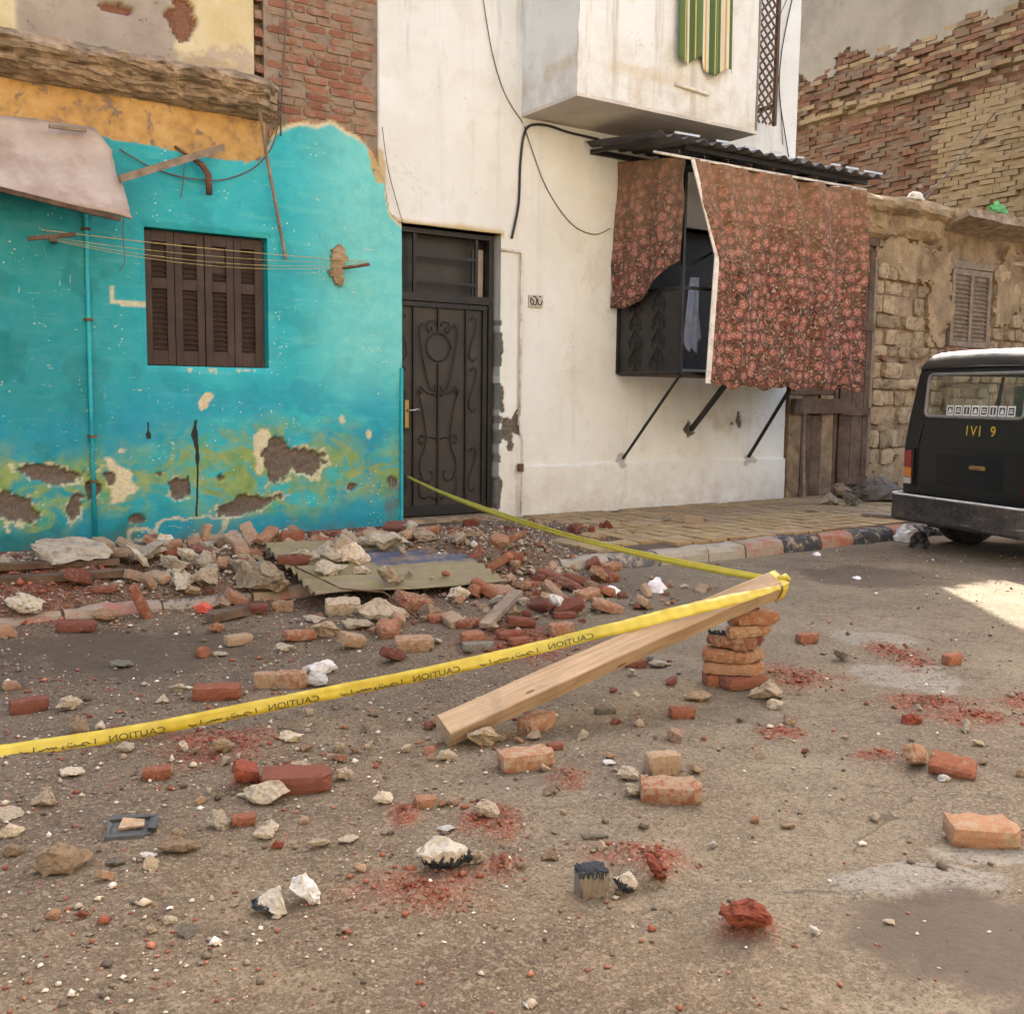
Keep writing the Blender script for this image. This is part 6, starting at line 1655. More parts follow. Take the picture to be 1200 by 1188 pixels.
dens = 0.10 + 0.9 * sstep(0.9, -1.2, px_ + 0.15 * (py_ - 3)) * (0.35 + 0.65 * sstep(-0.2, 0.5, fbm(px_, py_, 1.3, 3, 77) + 0.25))
dens = np.maximum(dens, sstep(0.015, 0.08, mounds(px_, py_)))
for (cx, cy, rx, ry) in DUST: dens = np.maximum(dens, 0.9 * sstep(1.5, 0.5, np.hypot((px_ - cx) / rx, (py_ - cy) / ry)))
damp = np.zeros(N)
for ((cx, cy, rx, ry), k) in WET[2:3]: damp = np.maximum(damp, sstep(1.0, 0.6, np.hypot((px_ - cx) / rx, (py_ - cy) / ry)))
dens = dens * (1 - 0.8 * damp)
ok = (rng.random(N) < dens) & (o_ > 0.05) & ~((o_ < 2.62) & (mounds(px_, py_) < 0.02))
px_, py_ = px_[ok], py_[ok]; n = len(px_)
pz = gh(px_, py_)
sz = np.clip(rng.lognormal(-4.75, 0.62, n), 0.004, 0.045) * (1 + 1.3 * sstep(0.02, 0.1, mounds(px_, py_)))
pal = np.array([(0.42, 0.36, 0.27), (0.55, 0.49, 0.40), (0.26, 0.085, 0.05), (0.34, 0.14, 0.085), (0.17, 0.125, 0.09), (0.10, 0.078, 0.06), (0.25, 0.20, 0.15), (0.70, 0.66, 0.58)])
pr = np.array([.16, .10, .14, .08, .22, .12, .15, .03])
ci = rng.choice(8, n, p=pr)
isd = np.zeros(n, bool)
for (cx, cy, rx, ry) in DUST: isd |= (np.hypot((px_ - cx) / rx, (py_ - cy) / ry) < 1.15)
ci[isd & (rng.random(n) < 0.75)] = 2
colr = pal[ci] * rng.uniform(0.75, 1.2, (n, 1))
# crumbs of crushed brick lying in each dust patch
cr = []
for (cx, cy, rx, ry) in DUST:
    k = int(np.clip(9000 * rx * ry, 60, 900))
    q = np.abs(rng.normal(0, 0.55, k)); a_ = rng.uniform(0, 6.283, k)
    cr.append(np.stack([cx + rx * q * np.cos(a_), cy + ry * q * np.sin(a_)], -1))
cr = np.concatenate(cr); nc = len(cr)
csz = np.clip(rng.lognormal(-5.0, 0.6, nc), 0.003, 0.03)
px_ = np.concatenate([px_, cr[:, 0]]); py_ = np.concatenate([py_, cr[:, 1]]); pz = np.concatenate([pz, gh(cr[:, 0], cr[:, 1])]); sz = np.concatenate([sz, csz])
colr = np.concatenate([colr, np.array([(0.20, 0.055, 0.032)]) * rng.uniform(0.6, 1.5, (nc, 1))])
# fines bedding the heap
K_ = 30000
fs_, fo_ = rng.uniform(-4.2, 1.6, K_), rng.uniform(0.15, 4.2, K_)
fx, fy = FX + fs_ * CD + fo_ * CS, FY + fs_ * CS - fo_ * CD
fk = (rng.random(K_) < sstep(0.012, 0.09, mounds(fx, fy) + 0.03 * fbm(fx, fy, 2.5, 3, 33)) * 0.75) & np.array([on_sheet(a, b) is None for a, b in zip(fx, fy)])
fx, fy = fx[fk], fy[fk]; nf = len(fx)
fsz = np.clip(rng.lognormal(-4.3, 0.55, nf), 0.006, 0.05)
fcol = np.array([(0.40, 0.33, 0.24), (0.48, 0.41, 0.31), (0.26, 0.19, 0.13), (0.22, 0.08, 0.048), (0.30, 0.14, 0.085), (0.15, 0.105, 0.075)])[rng.choice(6, nf, p=[.24, .16, .20, .14, .10, .16])] * rng.uniform(0.75, 1.2, (nf, 1))
px_ = np.concatenate([px_, fx]); py_ = np.concatenate([py_, fy]); pz = np.concatenate([pz, np.maximum(gh(fx, fy), np.where(loc_so(fx, fy)[1] < 2.55, 0.128, -1))]); sz = np.concatenate([sz, fsz]); colr = np.concatenate([colr, fcol])
pebbles('gravel', 'scattered grit, brick crumbs and pebbles on the dusty road', np.stack([px_, py_, pz + sz * 0.12], -1), sz, colr)


# ================================================================== TIMBER BEAM ON ITS BRICK STACK
def wood_mat():
    t = NT('raw_timber')
    v = t.coord()
    g = t.noise(1.0, 6, 0.65, t.vec((3.0, 42, 42), v), 0.5); g2 = t.noise(1.0, 4, 0.6, t.vec((1.2, 7, 7), v), 0.4)
    c = t.ramp(g, [(0.30, (0.24, 0.165, 0.095)), (0.50, (0.34, 0.245, 0.152)), (0.72, (0.41, 0.305, 0.20))])
    c = t.mix(t.math('MULTIPLY', t.step(g2, 0.52, 0.72), 0.45), c, (0.20, 0.12, 0.062))
    c = t.mix(t.math('MULTIPLY', t.step(t.noise(7, 5, 0.7, v), 0.50, 0.68), 0.5), c, (0.20, 0.15, 0.10))
    k = t.voro(2.3, t.vec((1.2, 4, 4), v))
    c = t.mix(t.step(k, 0.085, 0.06), c, (0.15, 0.08, 0.04))
    return t.done(c, 0.8, t.bump(g, 0.35, 0.004), spec=0.25)
STX, STY = (1.060, 4.691)
BL = Vector((*(-0.255, 3.823), 0.0)); BR = Vector((1.256, 4.720, 0.493))
BL.z = float(gh(np.array([BL.x]), np.array([BL.y]))[0]) + 0.058
bd = (BR - BL); blen = bd.length; bd.normalize()
side = bd.cross(Vector((0, 0, 1))).normalized(); upv = side.cross(bd)
rl = math.radians(30)
a1 = side * math.cos(rl) - upv * math.sin(rl); a2 = upv * math.cos(rl) + side * math.sin(rl)
BM = Matrix((bd, a1 * -1, a2)).transposed().to_4x4(); BM.translation = BL
mb = MB()
nseg = 24
P = []
W_, H_ = 0.104, 0.084
prof = [(-W_ / 2 + .004, -H_ / 2), (W_ / 2 - .004, -H_ / 2), (W_ / 2, -H_ / 2 + .004), (W_ / 2, H_ / 2 - .004), (W_ / 2 - .004, H_ / 2), (-W_ / 2 + .004, H_ / 2), (-W_ / 2, H_ / 2 - .004), (-W_ / 2, -H_ / 2 + .004)]
for i in range(nseg + 1):
    f = i / nseg
    wob = Vector((0, 0.006 * math.sin(f * 3.0), 0.008 * math.sin(f * 2.2)))
    for (y, z) in prof:
        q = 1 + 0.03 * float(vnoise(np.array([f * 9]), np.array([y * 20 + z * 33]), seed=4)[0])
        mb.v.append((f * blen, y * q + wob.y, z * q + wob.z))
for i in range(nseg):
    for k in range(8):
        mb.f.append((i * 8 + k, i * 8 + (k + 1) % 8, (i + 1) * 8 + (k + 1) % 8, (i + 1) * 8 + k))
mb.f.append(tuple(range(7, -1, -1))); mb.f.append(tuple(nseg * 8 + k for k in range(8)))
beam = solid('timber_beam', 'long squared timber beam leaning from the ground onto the brick stack', 'beam', mb, wood_mat(), BM)

# the stack: every brick a thing of its own
SB = [  # dx, dy, course height, yaw deg, scale L, material, label
    (-0.055, 0.03, 0, 8, 0.75, 'brick', 'pinkish brick at the left of the bottom course of the propping stack'),
    (0.035, -0.02, 0, 24, 0.95, 'brick_dark', 'dark red brick at the front of the bottom course of the propping stack'),
    (-0.03, 0.0, 1, -14, 1.0, 'brick_tan', 'mortar grey brick of the second course of the propping stack'),
    (0.06, 0.01, 1, 18, 0.62, 'brick_tan', 'tan brick end of the second course of the propping stack'),
    (-0.05, -0.01, 2, -16, 0.9, 'brick_tan', 'mortar coated brick at the left of the third course of the propping stack'),
    (0.045, -0.005, 2, 22, 0.72, 'brick', 'orange brick at the right of the third course of the propping stack'),
    (-0.02, -0.01, 3, -20, 1.0, 'brick', 'bright orange tilted brick of the fourth course of the propping stack'),
    (0.055, 0.055, 3, 30, 0.7, 'brick_dark', 'dark brick behind the tilted one in the propping stack'),
    (0.045, -0.005, 4, 16, 0.98, 'brick_tan', 'tan brick of the fifth course of the propping stack'),
    (-0.065, 0.02, 4, 70, 0.55, 'tar', 'small dark mortar lump on the left of the fifth course of the propping stack'),
    (0.075, -0.01, 5, 8, 1.02, 'brick_tan', 'cream topped brick overhanging the top of the propping stack'),
]
for (dx, dy, cse, yw, L, mt, lab) in SB:
    z0 = support(STX, STY) - 0.004 + cse * 0.0615
    drop('brick', mt, STX + dx, STY + dy + 0.04, 0.225 * L, lab, math.radians(yw), (random.gauss(0, .02), (0.10 if cse == 3 and L == 1.0 else random.gauss(0, .015))), (1, 1 / L, 1 / L * 0.95), z=z0, sink=0.0)
drop('half', 'brick_dark', STX + 0.045, STY + 0.07, 0.15, 'broken brick wedge on top of the propping stack under the beam', 0.4, (0, 0), (1, 1, 1), z=support(STX, STY) + 6 * 0.0615 - 0.006, sink=0.0)

# ================================================================== CAUTION TAPE
def tape_path(raw, n=16):
    P = [Vector(p) for p in raw]; Q = []
    for i in range(len(P) - 1):
        p0, p1, p2, p3 = P[max(i - 1, 0)], P[i], P[i + 1], P[min(i + 2, len(P) - 1)]
        for k in range(n):
            t = k / n
            Q.append(0.5 * ((2 * p1) + (-p0 + p2) * t + (2 * p0 - 5 * p1 + 4 * p2 - p3) * t * t + (-p0 + 3 * p1 - 3 * p2 + p3) * t ** 3))
    Q.append(P[-1]); return Q
t = NT('yellow_plastic_tape')
n1 = t.noise(9, 4, 0.6, t.vec((1, 1, 1)))
c = t.ramp(n1, [(0.3, (0.40, 0.31, 0.022)), (0.7, (0.50, 0.40, 0.04))])
c = t.mix(t.math('MULTIPLY', t.step(t.noise(24, 5, 0.7), 0.52, 0.72), 0.45), c, (0.32, 0.25, 0.07))
M['tape'] = t.done(c, 0.38, t.bump(t.noise(26, 3, 0.5), 0.25, 0.006), spec=0.5)
M['tape_ink'] = simple('tape_ink', (0.055, 0.045, 0.015), 0.6, var=0.2)
tape = thing('caution_tape', 'yellow caution tape strung low from the door past the beam end to the left', 'tape', WORLD, (0.0, 4.3, 0.0))
raw = [(1.225, 4.600, 0.499), (1.070, 4.500, 0.481), (0.862, 4.400, 0.453), (0.667, 4.335, 0.419), (0.499, 4.300, 0.380), (0.372, 4.300, 0.349), (0.191, 4.330, 0.291), (0.008, 4.320, 0.246), (-0.352, 4.220, 0.183), (-0.692, 4.100, 0.140), (-1.013, 3.980, 0.101), (-1.437, 3.830, 0.048), (-1.880, 3.660, 0.021), (-2.500, 3.420, -0.004), (-2.901, 3.300, -0.007)]
Q = tape_path(raw, 30)
L = [0.0]
for i in range(1, len(Q)): L.append(L[-1] + (Q[i] - Q[i - 1]).length)
def ribbon_frame(i, tilt, hw):
    tg = (Q[min(i + 1, len(Q) - 1)] - Q[max(i - 1, 0)]).normalized()
    wdir = Vector((0, math.sin(tilt), math.cos(tilt))); wdir = (wdir - tg * wdir.dot(tg)).normalized()
    return wdir * hw, tg.cross(wdir)
def tilt_at(l):
    return 0.35 + 0.25 * math.sin(l * 1.9 + 0.6) + 0.10 * math.sin(l * 6.1)
def hw_at(l):
    return 0.0275 * min(1.0, 0.42 + l / 0.55)
mb = MB()
for i, p in enumerate(Q):
    w, nn = ribbon_frame(i, tilt_at(L[i]), hw_at(L[i]))
    for v_ in (-1, -0.35, 0.35, 1):
        mb.v.append(tuple(p + w * v_ + nn * (0.003 * math.sin(L[i] * 13 + v_ * 2) * (abs(v_) < 0.5) + 0.0022 * math.sin(L[i] * 41 + v_ * 5) + 0.0015 * math.sin(L[i] * 97 + v_ * 9))))
for i in range(len(Q) - 1):
    for k in range(3):
        mb.f.append((i * 4 + k, i * 4 + k + 1, (i + 1) * 4 + k + 1, (i + 1) * 4 + k))
rib = part(tape, 'ribbon', mb, M['tape'], 'wide flat yellow ribbon with mirrored black lettering', smooth=True)
rib.modifiers.new('thick', 'SOLIDIFY').thickness = 0.0012
def on_tape(l, v_, lift=0.0062):
    i = int(np.searchsorted(L, l)) - 1; i = max(0, min(i, len(Q) - 2))
    f = (l - L[i]) / (L[i + 1] - L[i]); p = Q[i].lerp(Q[i + 1], f)
    w, nn = ribbon_frame(i, tilt_at(l), hw_at(l))
    if nn.y > 0: nn = -nn
    return p + w * v_ + nn * lift
def glyph_mesh(txt):
    cu = bpy.data.curves.new('t', 'FONT'); cu.body = txt; cu.size = 1.0
    ob = bpy.data.objects.new('t', cu); col.objects.link(ob)
    me = ob.to_mesh(); vs_ = [tuple(v_.co) for v_ in me.vertices]; fs_ = [tuple(p_.vertices) for p_ in me.polygons]
    ob.to_mesh_clear(); bpy.data.objects.remove(ob); bpy.data.curves.remove(cu)
    return vs_, fs_
WORDV, WORDF = glyph_mesh('CAUTION')
wl = max(v_[0] for v_ in WORDV)
ARAB = [[(0, 0.0), (0, 0.9)], [(0.22, 0.15), (0.36, 0.5), (0.52, 0.45), (0.58, 0.1), (0.4, -0.05)], [(0.58, 0.1), (0.8, 0.08), (0.86, 0.4)], [(0.86, 0.08), (1.1, 0.08), (1.16, 0.42)], [(0.94, 0.66), (1.0, 0.70)], [(1.06, 0.66), (1.12, 0.70)], [(1.3, 0.35), (1.38, 0.0), (1.26, -0.25)], [(1.56, 0.1), (1.6, 0.4), (1.72, 0.1), (1.78, 0.4), (1.9, 0.1), (1.96, 0.4), (2.16, 0.08), (2.3, 0.1)], [(2.5, 0.0), (2.5, 0.85)], [(2.7, 0.1), (2.95, 0.06), (3.05, 0.4)], [(2.84, -0.2), (2.9, -0.16)]]
l0 = 0.95
period = 0.60
for k in range(6):
    la_ = l0 + k * period
    mbt = MB()
    s_ = 0.205 / wl
    mbt.add([tuple(on_tape(la_ + x * s_, -0.80 + y * 1.28)) for x, y, z in WORDV], WORDF)
    part(rib, 'lettering', mbt, M['tape_ink'])
    mbt = MB()
    for st in ARAB:
        pts = [on_tape(la_ + 0.255 + x * 0.085, -0.72 + y * 0.78, 0.0062) for x, y in st]
        for a, b in zip(pts[:-1], pts[1:]): mbt.bar(a, b, 0.0042, 0.0008, (0, -0.9, 0.4))
    part(rib, 'script_mark', mbt, M['tape_ink'])
# folded second length back to the door, and the wrap round the beam end
pd = Vector(fac_to_world(0.03, -0.06, 0.575))
A0 = BR + Vector((-0.02, 0.045, 0.005))
Q2 = [A0.lerp(pd, i / 60) - Vector((0, 0, 0.20 * 4 * (i / 60) * (1 - i / 60) * 0.5)) for i in range(61)]
for k, off in enumerate((0.0, 0.018)):
    mb = MB()
    for i, p in enumerate(Q2):
        f = i / 60
        a = 0.9 + 5.0 * f + k
        w = Vector((0, math.sin(0.35 + .3 * math.sin(a)), math.cos(0.35 + .3 * math.sin(a)))) * (0.012 + 0.004 * math.sin(f * 11 + k))
        q = p + Vector((0, 0.01 * k, off * (1 - abs(2 * f - 1) * 0.6)))
        mb.v.append(tuple(q - w)); mb.v.append(tuple(q + Vector((0, -0.004, 0)))); mb.v.append(tuple(q + w))
    for i in range(60):
        for j in (0, 1): mb.f.append((i * 3 + j, i * 3 + j + 1, (i + 1) * 3 + j + 1, (i + 1) * 3 + j))
    o = part(tape, 'folded_ribbon', mb, M['tape'], smooth=True); o.modifiers.new('thick', 'SOLIDIFY').thickness = 0.0012
mb = MB()
bmi = BM
for i in range(17):
    f = i / 16 * 2 * math.pi * 1.0
    cx_, cy_ = math.cos(f), math.sin(f)
    mx = max(abs(cx_) / (W_ / 2 + 0.006), abs(cy_) / (H_ / 2 + 0.006))
    for du in (-0.05, -0.018):
        p = bmi @ Vector((blen + du + 0.01 * math.sin(f), cx_ / mx, cy_ / mx)); mb.v.append(tuple(p))
for i in range(16): mb.f.append((2 * i, 2 * i + 1, 2 * i + 3, 2 * i + 2))
part(tape, 'wrap', mb, M['tape']).modifiers.new('thick', 'SOLIDIFY').thickness = 0.002
part(tape, 'knot', MB().tube([bmi @ Vector((blen - 0.03, 0.0, 0.047)), bmi @ Vector((blen + 0.004, -0.012, 0.053)), bmi @ Vector((blen + 0.022, -0.03, 0.038))], [0.010, 0.017, 0.009], 7), M['tape'], smooth=True)

# ================================================================== OTHER LITTER
def corr_sheet_mat():
    t = NT('painted_corrugated_sheet')
    v = t.coord(); u = t.sep(v)
    n1 = t.noise(4, 5, 0.65, v); n2 = t.noise(30, 4, 0.6, v)
    ol = t.ramp(n1, [(0.3, (0.135, 0.115, 0.055)), (0.7, (0.215, 0.185, 0.095))])
    bl = t.ramp(n1, [(0.3, (0.035, 0.042, 0.070)), (0.7, (0.075, 0.085, 0.125))])
    m1 = t.math('MULTIPLY', t.step(t.math('ABSOLUTE', t.math('SUBTRACT', u[1], 0.06)), 0.165, 0.155), t.step(u[0], -0.12, -0.10))
    c = t.mix(m1, ol, bl)
    c = t.mix(t.math('MULTIPLY', t.step(t.noise(11, 5, 0.7, v), 0.44, 0.62), 0.75), c, (0.19, 0.145, 0.10))
    return t.done(c, 0.7, t.bump(n2, 0.3, 0.004), spec=0.35)
us_ = np.linspace(-0.70, 0.64, 60); vs_ = np.linspace(-0.52, 0.52, 110)
Uu, Vv = np.meshgrid(us_, vs_)
Zs = sheet_plane(Uu, Vv) + 0.016 * np.sin(Vv * 2 * math.pi / 0.105) + 0.02 * fbm(Uu, Vv, 1.1, 2, 8)
Uu = Uu + 0.03 * fbm(Vv, Vv * 0, 3, 3, 5)
SM = Matrix.Translation((SHX, SHY, 0)) @ Matrix.Rotation(SHYAW, 4, 'Z')
sheet = solid('corrugated_sheet', 'fallen olive corrugated sheet with a blue band lying on the heap', 'metal sheet', MB().grid(np.stack([Uu, Vv, Zs], -1)), corr_sheet_mat(), SM, smooth=True)
sheet.modifiers.new('thick', 'SOLIDIFY').thickness = 0.003

def board(name, label, cat, a, b, w, h, mat, za=0.03, zb=0.03):
    pa = Vector((a[0], a[1], support(*a) + za)); pb = Vector((b[0], b[1], support(*b) + zb))
    return solid(name, label, cat, MB().bar(pa, pb, w, h), mat, WORLD, tuple(pa))
board('wooden_board', 'long dark plank under the cream slab at the left edge', 'board', (-3.140, 5.902), (-2.369, 6.215), 0.11, 0.04, M['wood_brown'], 0.03, 0.05)
board('wooden_board', 'second dark plank just behind the first at the left edge', 'board', (-3.229, 6.074), (-2.482, 6.403), 0.09, 0.035, M['wood_brown'], 0.06, 0.06)
board('wooden_board', 'short brown board in front of the biggest plaster block', 'board', (-1.724, 5.762), (-1.574, 5.977), 0.09, 0.05, M['wood_brown'], 0.03, 0.04)
board('wooden_board', 'grey splintered board sloping in the right part of the heap', 'board', (-0.146, 5.691), (0.039, 6.206), 0.07, 0.03, M['wood_grey'], 0.03, 0.12)
board('wooden_board', 'thin dark slat lying at the foot of the ruin on the pavement', 'board', (3.751, 10.853), (4.232, 10.596), 0.28, 0.03, M['wood_grey'], 0.02, 0.02)
board('brick', 'tan brick lying flat on the yellow paving', 'brick', (1.716, 10.062), (1.884, 10.010), 0.10, 0.06, M['brick_tan'], 0.03, 0.03)
drop('chunk', 'grey', *(1.547, 10.115), 0.11, 'small dark stone on the yellow paving left of the tan brick', 0.2)
pr = [Vector((*(-1.394, 6.494), 0)), Vector((*(-1.026, 6.100), 0)), Vector((*(-0.775, 6.153), 0)), Vector((*(-0.541, 5.886), 0))]
for p, zz in zip(pr, (0.12, 0.15, 0.12, 0.03)): p.z = support(p.x, p.y) + zz
solid('steel_rod', 'thin dark rod lying across the plaster blocks of the heap', 'rod', MB().tube(pr, 0.006, 6), M['rust'], WORLD, tuple(pr[0]), smooth=True)

def crumple(name, label, cat, x, y, w, h, mat, seed, n=14):
    th = np.linspace(0, 2 * math.pi, n, endpoint=False); ph = np.linspace(0, math.pi, n // 2 + 2)
    T, Pp = np.meshgrid(th, ph)
    X = np.sin(Pp) * np.cos(T); Yy = np.sin(Pp) * np.sin(T); Zz = np.cos(Pp)
    r = 1 + 0.35 * vnoise(X * 2.3 + seed, Yy * 2.3, Zz * 2.3, seed) + 0.22 * vnoise(X * 5, Yy * 5 + seed, Zz * 5, seed + 1)
    P = np.stack([X * r * w / 2, Yy * r * w * 0.42, np.maximum(Zz, -0.35) * r * h * 0.75 + h * 0.26], -1)
    P = np.concatenate([P, P[:, :1]], 1)
    return solid(name, label, cat, MB().grid(P, flip=True), mat, Matrix.Translation((x, y, support(x, y))), (0, 0, 0))
M['paper'] = simple('pale_paper', (0.66, 0.66, 0.70), 0.8, var=0.1, scale=20)
M['plastic_white'] = simple('white_plastic', (0.72, 0.71, 0.68), 0.5, var=0.12, scale=20, dirt=(0.5, 0.45, 0.38))
M['plastic_black'] = simple('black_plastic', (0.018, 0.017, 0.016), 0.4, var=0.2, scale=20)
crumple('crumpled_paper', 'crumpled pale lilac paper on the road behind the tape', 'paper', *(0.995, 6.951), 0.12, 0.09, M['paper'], 3)
crumple('white_rag', 'flat white rag on the road near the kerb', 'rag', *(0.673, 6.901), 0.16, 0.035, M['plastic_white'], 5)
crumple('plastic_bag', 'white plastic bag on the road against the red and black kerb', 'bag', *(3.818, 9.820), 0.22, 0.15, M['plastic_white'], 7)
crumple('plastic_bag', 'round black plastic bag beside the white one at the kerb', 'bag', *(3.764, 9.368), 0.16, 0.17, M['plastic_black'], 9)
crumple('paper_scrap', 'tiny white scrap on the road below the black kerb stone', 'paper', *(2.673, 8.874), 0.06, 0.03, M['paper'], 11)
crumple('paper_scrap', 'tiny white scrap on the damp road stain', 'paper', *(2.629, 7.691), 0.06, 0.02, M['paper'], 12)
crumple('sack', 'full grey sack at the foot of the ruin beside the vehicle', 'sack', *(4.462, 12.456), 0.50, 0.25, simple('grey_sack', (0.15, 0.125, 0.095), 0.9, var=0.25), 15, 20)
crumple('sack', 'smaller tan sack in the stones at the ruin door', 'sack', *(4.574, 14.220), 0.36, 0.30, simple('tan_sack', (0.27, 0.22, 0.16), 0.9, var=0.25), 18, 20)
# dark square lid with a ring of plaster inside
rx, ry = (-1.154, 2.968)
lid = thing('broken_lid', 'broken dark square box lid with crumbs inside in the left foreground', 'lid', Matrix.Translation((rx, ry + 0.05, support(rx, ry + .05))) @ Matrix.Rotation(0.25, 4, 'Z') @ Matrix.Rotation(0.12, 4, 'X'), (0, 0, 0))
dk = simple('dark_grey_plastic', (0.05, 0.052, 0.052), 0.6, var=0.3, scale=20, dirt=(0.16, 0.13, 0.10))
part(lid, 'rim', MB().box((-.078, -.06, 0.004), (.04, -.045, .016), jit=.006).box((-.07, .04, 0.004), (.062, .062, .022), jit=.007).box((-.075, -.045, 0.004), (-.06, .04, .014), jit=.006).box((.05, -.03, 0.004), (.075, .05, .024), jit=.007), dk, bevel=0.003)
part(lid, 'plate', MB().box((-.058, -.048, 0.003), (.058, .048, .012)), dk)
part(lid, 'crumbs', MB().box((-.03, -.02, .0125), (.03, .025, .03), jit=0.008), M['tan'])

# ================================================================== BLACK VEHICLE AT THE KERB
CARM = Matrix.Translation((3.64, 9.66, 0)) @ Matrix.Rotation(math.radians(20), 4, 'Z')     # x forwards, y to its left, z up
car = thing('parked_vehicle', 'old black boxy off road vehicle seen from behind, parked by the ruin', 'car', CARM, (0, 0, 0))
def car_paint(name, c, dust):
    t = NT(name)
    v = t.coord(); n1 = t.noise(3, 5, 0.65, v); n2 = t.noise(22, 5, 0.7, v)
    cc = t.mix(t.math('MULTIPLY', t.step(n1, 0.45, 0.75), dust), c, (0.11, 0.08, 0.055))
    cc = t.mix(t.math('MULTIPLY', t.step(n2, 0.58, 0.75), dust), cc, (0.17, 0.13, 0.10))
    return t.done(cc, t.ramp(n1, [(0.3, (0.28,) * 3), (0.7, (0.55,) * 3)]), t.bump(n1, 0.05, 0.02), spec=0.5)
M['car_black'] = car_paint('dusty_black_paint', (0.0035, 0.0042, 0.005), 0.05)
M['car_roof'] = car_paint('faded_roof_paint', (0.035, 0.034, 0.033), 0.55)
t = NT('scuffed_bumper')
v = t.coord(); n1 = t.noise(6, 7, 0.72, v); n2 = t.noise(30, 6, 0.72, v); n3 = t.noise(1.0, 5, 0.7, t.vec((4, 4, 30), v), 0.5)
c = t.ramp(n1, [(0.35, (0.018, 0.017, 0.017)), (0.52, (0.050, 0.043, 0.037)), (0.66, (0.105, 0.070, 0.046))])
c = t.mix(t.step(n2, 0.58, 0.66), c, (0.17, 0.15, 0.125))
c = t.mix(t.math('MULTIPLY', t.step(n3, 0.60, 0.64), 0.7), c, (0.22, 0.20, 0.17))
M['bumper'] = t.done(c, 0.7, t.bump(t.math('ADD', n1, n2), 0.5, 0.012), spec=0.4)
M['rubber'] = simple('tyre_rubber', (0.02, 0.019, 0.018), 0.85, var=0.3, scale=20, dirt=(0.07, 0.055, 0.042))
CW = 1.62
LV = [(0.46, 0.030, 0.055), (0.62, 0.018, 0.05), (0.95, 0.022, 0.052), (1.17, 0.050, 0.064), (1.21, 0.056, 0.067), (1.59, 0.115, 0.100), (1.64, 0.128, 0.108), (1.71, 0.165, 0.13), (1.755, 0.25, 0.17), (1.785, 0.42, 0.22)]   # z, inset, rear x
wy0, wy1 = 0.25, CW - 0.25
def lvl(z): return (np.interp(z, [a[0] for a in LV], [a[1] for a in LV]), np.interp(z, [a[0] for a in LV], [a[2] for a in LV]))
rear = MB()
for (za, zb) in zip(range(len(LV) - 1), range(1, len(LV))):
    (z0, i0, x0), (z1, i1, x1) = LV[za], LV[zb]
    if z0 >= 1.59: continue
    if abs(z0 - 1.21) < 1e-6:
        ylo, yhi = -wy1, -wy0
        rear.add([(x0, -i0, z0), (x0, yhi, z0), (x1, yhi, z1), (x1, -i1, z1)], [(0, 1, 2, 3)])
        rear.add([(x0, ylo, z0), (x0, -CW + i0, z0), (x1, -CW + i1, z1), (x1, ylo, z1)], [(0, 1, 2, 3)])
    else:
        rear.add([(x0, -i0, z0), (x0, -CW + i0, z0), (x1, -CW + i1, z1), (x1, -i1, z1)], [(0, 1, 2, 3)])
for z0, z1 in ((1.59, 1.64),):
    i0, x0 = lvl(z0); i1, x1 = lvl(z1)
    rear.add([(x0, -i0, z0), (x0, -CW + i0, z0), (x1, -CW + i1, z1), (x1, -i1, z1)], [(0, 1, 2, 3)])
body = part(car, 'body', rear, M['car_black'], 'black rear panel')
sd = MB()
for sgn in (0, 1):
    def yy(i): return -i if sgn == 0 else -CW + i
    for k in range(len(LV) - 1):
        (z0, i0, x0), (z1, i1, x1) = LV[k], LV[k + 1]
        if z0 >= 1.64: continue
        segs = [(0.0, 3.55 if z1 <= 1.0 else 2.15)]
        if abs(z0 - 1.21) < 1e-6: segs = [(0.0, 0.22), (0.98, 1.10), (1.95, 2.12)]
        for (a, b) in segs:
            xa0, xa1 = (x0 + a, x1 + a)
            q = [(xa0, yy(i0), z0), (b, yy(i0), z0), (b, yy(i1), z1), (xa1, yy(i1), z1)]
            sd.add(q, [(3, 2, 1, 0) if sgn == 0 else (0, 1, 2, 3)])
o = part(car, 'side_panel', sd, M['car_black']); o.modifiers.new('thick', 'SOLIDIFY').thickness = 0.02
# roof shell: rounded section swept forwards
sec = [(1.64, 0.126), (1.715, 0.148), (1.760, 0.20), (1.780, 0.30), (1.788, 0.52), (1.790, 0.81)]
sec = [(z, -i) for z, i in sec] + [(z, -CW + i) for z, i in sec[:-1][::-1]]
xs_ = [0.108, 0.118, 0.138, 0.173, 0.235, 0.38, 1.2, 1.9, 2.05]
drp = [0.0, 0.45, 0.74, 0.91, 0.985, 1, 1, 1, 0.98]
P = np.zeros((len(sec), len(xs_), 3))
for i, (z, y) in enumerate(sec):
    for j, (x, d_) in enumerate(zip(xs_, drp)):
        P[i, j] = (x, y, 1.64 + (z - 1.64) * d_ + 0.004)
mb = MB().grid(P)
roof = part(car, 'roof', mb, M['car_roof'], 'dusty pale roof edge', smooth=True)
roof.modifiers.new('thick', 'SOLIDIFY').thickness = 0.012
part(car, 'rain_gutter', MB().tube([(0.100, -0.14, 1.645), (0.097, -0.81, 1.65), (0.100, -CW + 0.14, 1.645)], 0.012, 6), M['car_black'], smooth=True)
part(car, 'floor_pan', MB().box((0.10, -CW + 0.06, 0.40), (3.5, -0.06, 0.52)), M['car_black'])
part(car, 'bonnet', MB().box((2.16, -CW + 0.10, 0.98), (3.52, -0.10, 1.06)).box((3.45, -CW + 0.03, 0.5), (3.55, -0.03, 1.0)), M['car_black'], bevel=0.03)
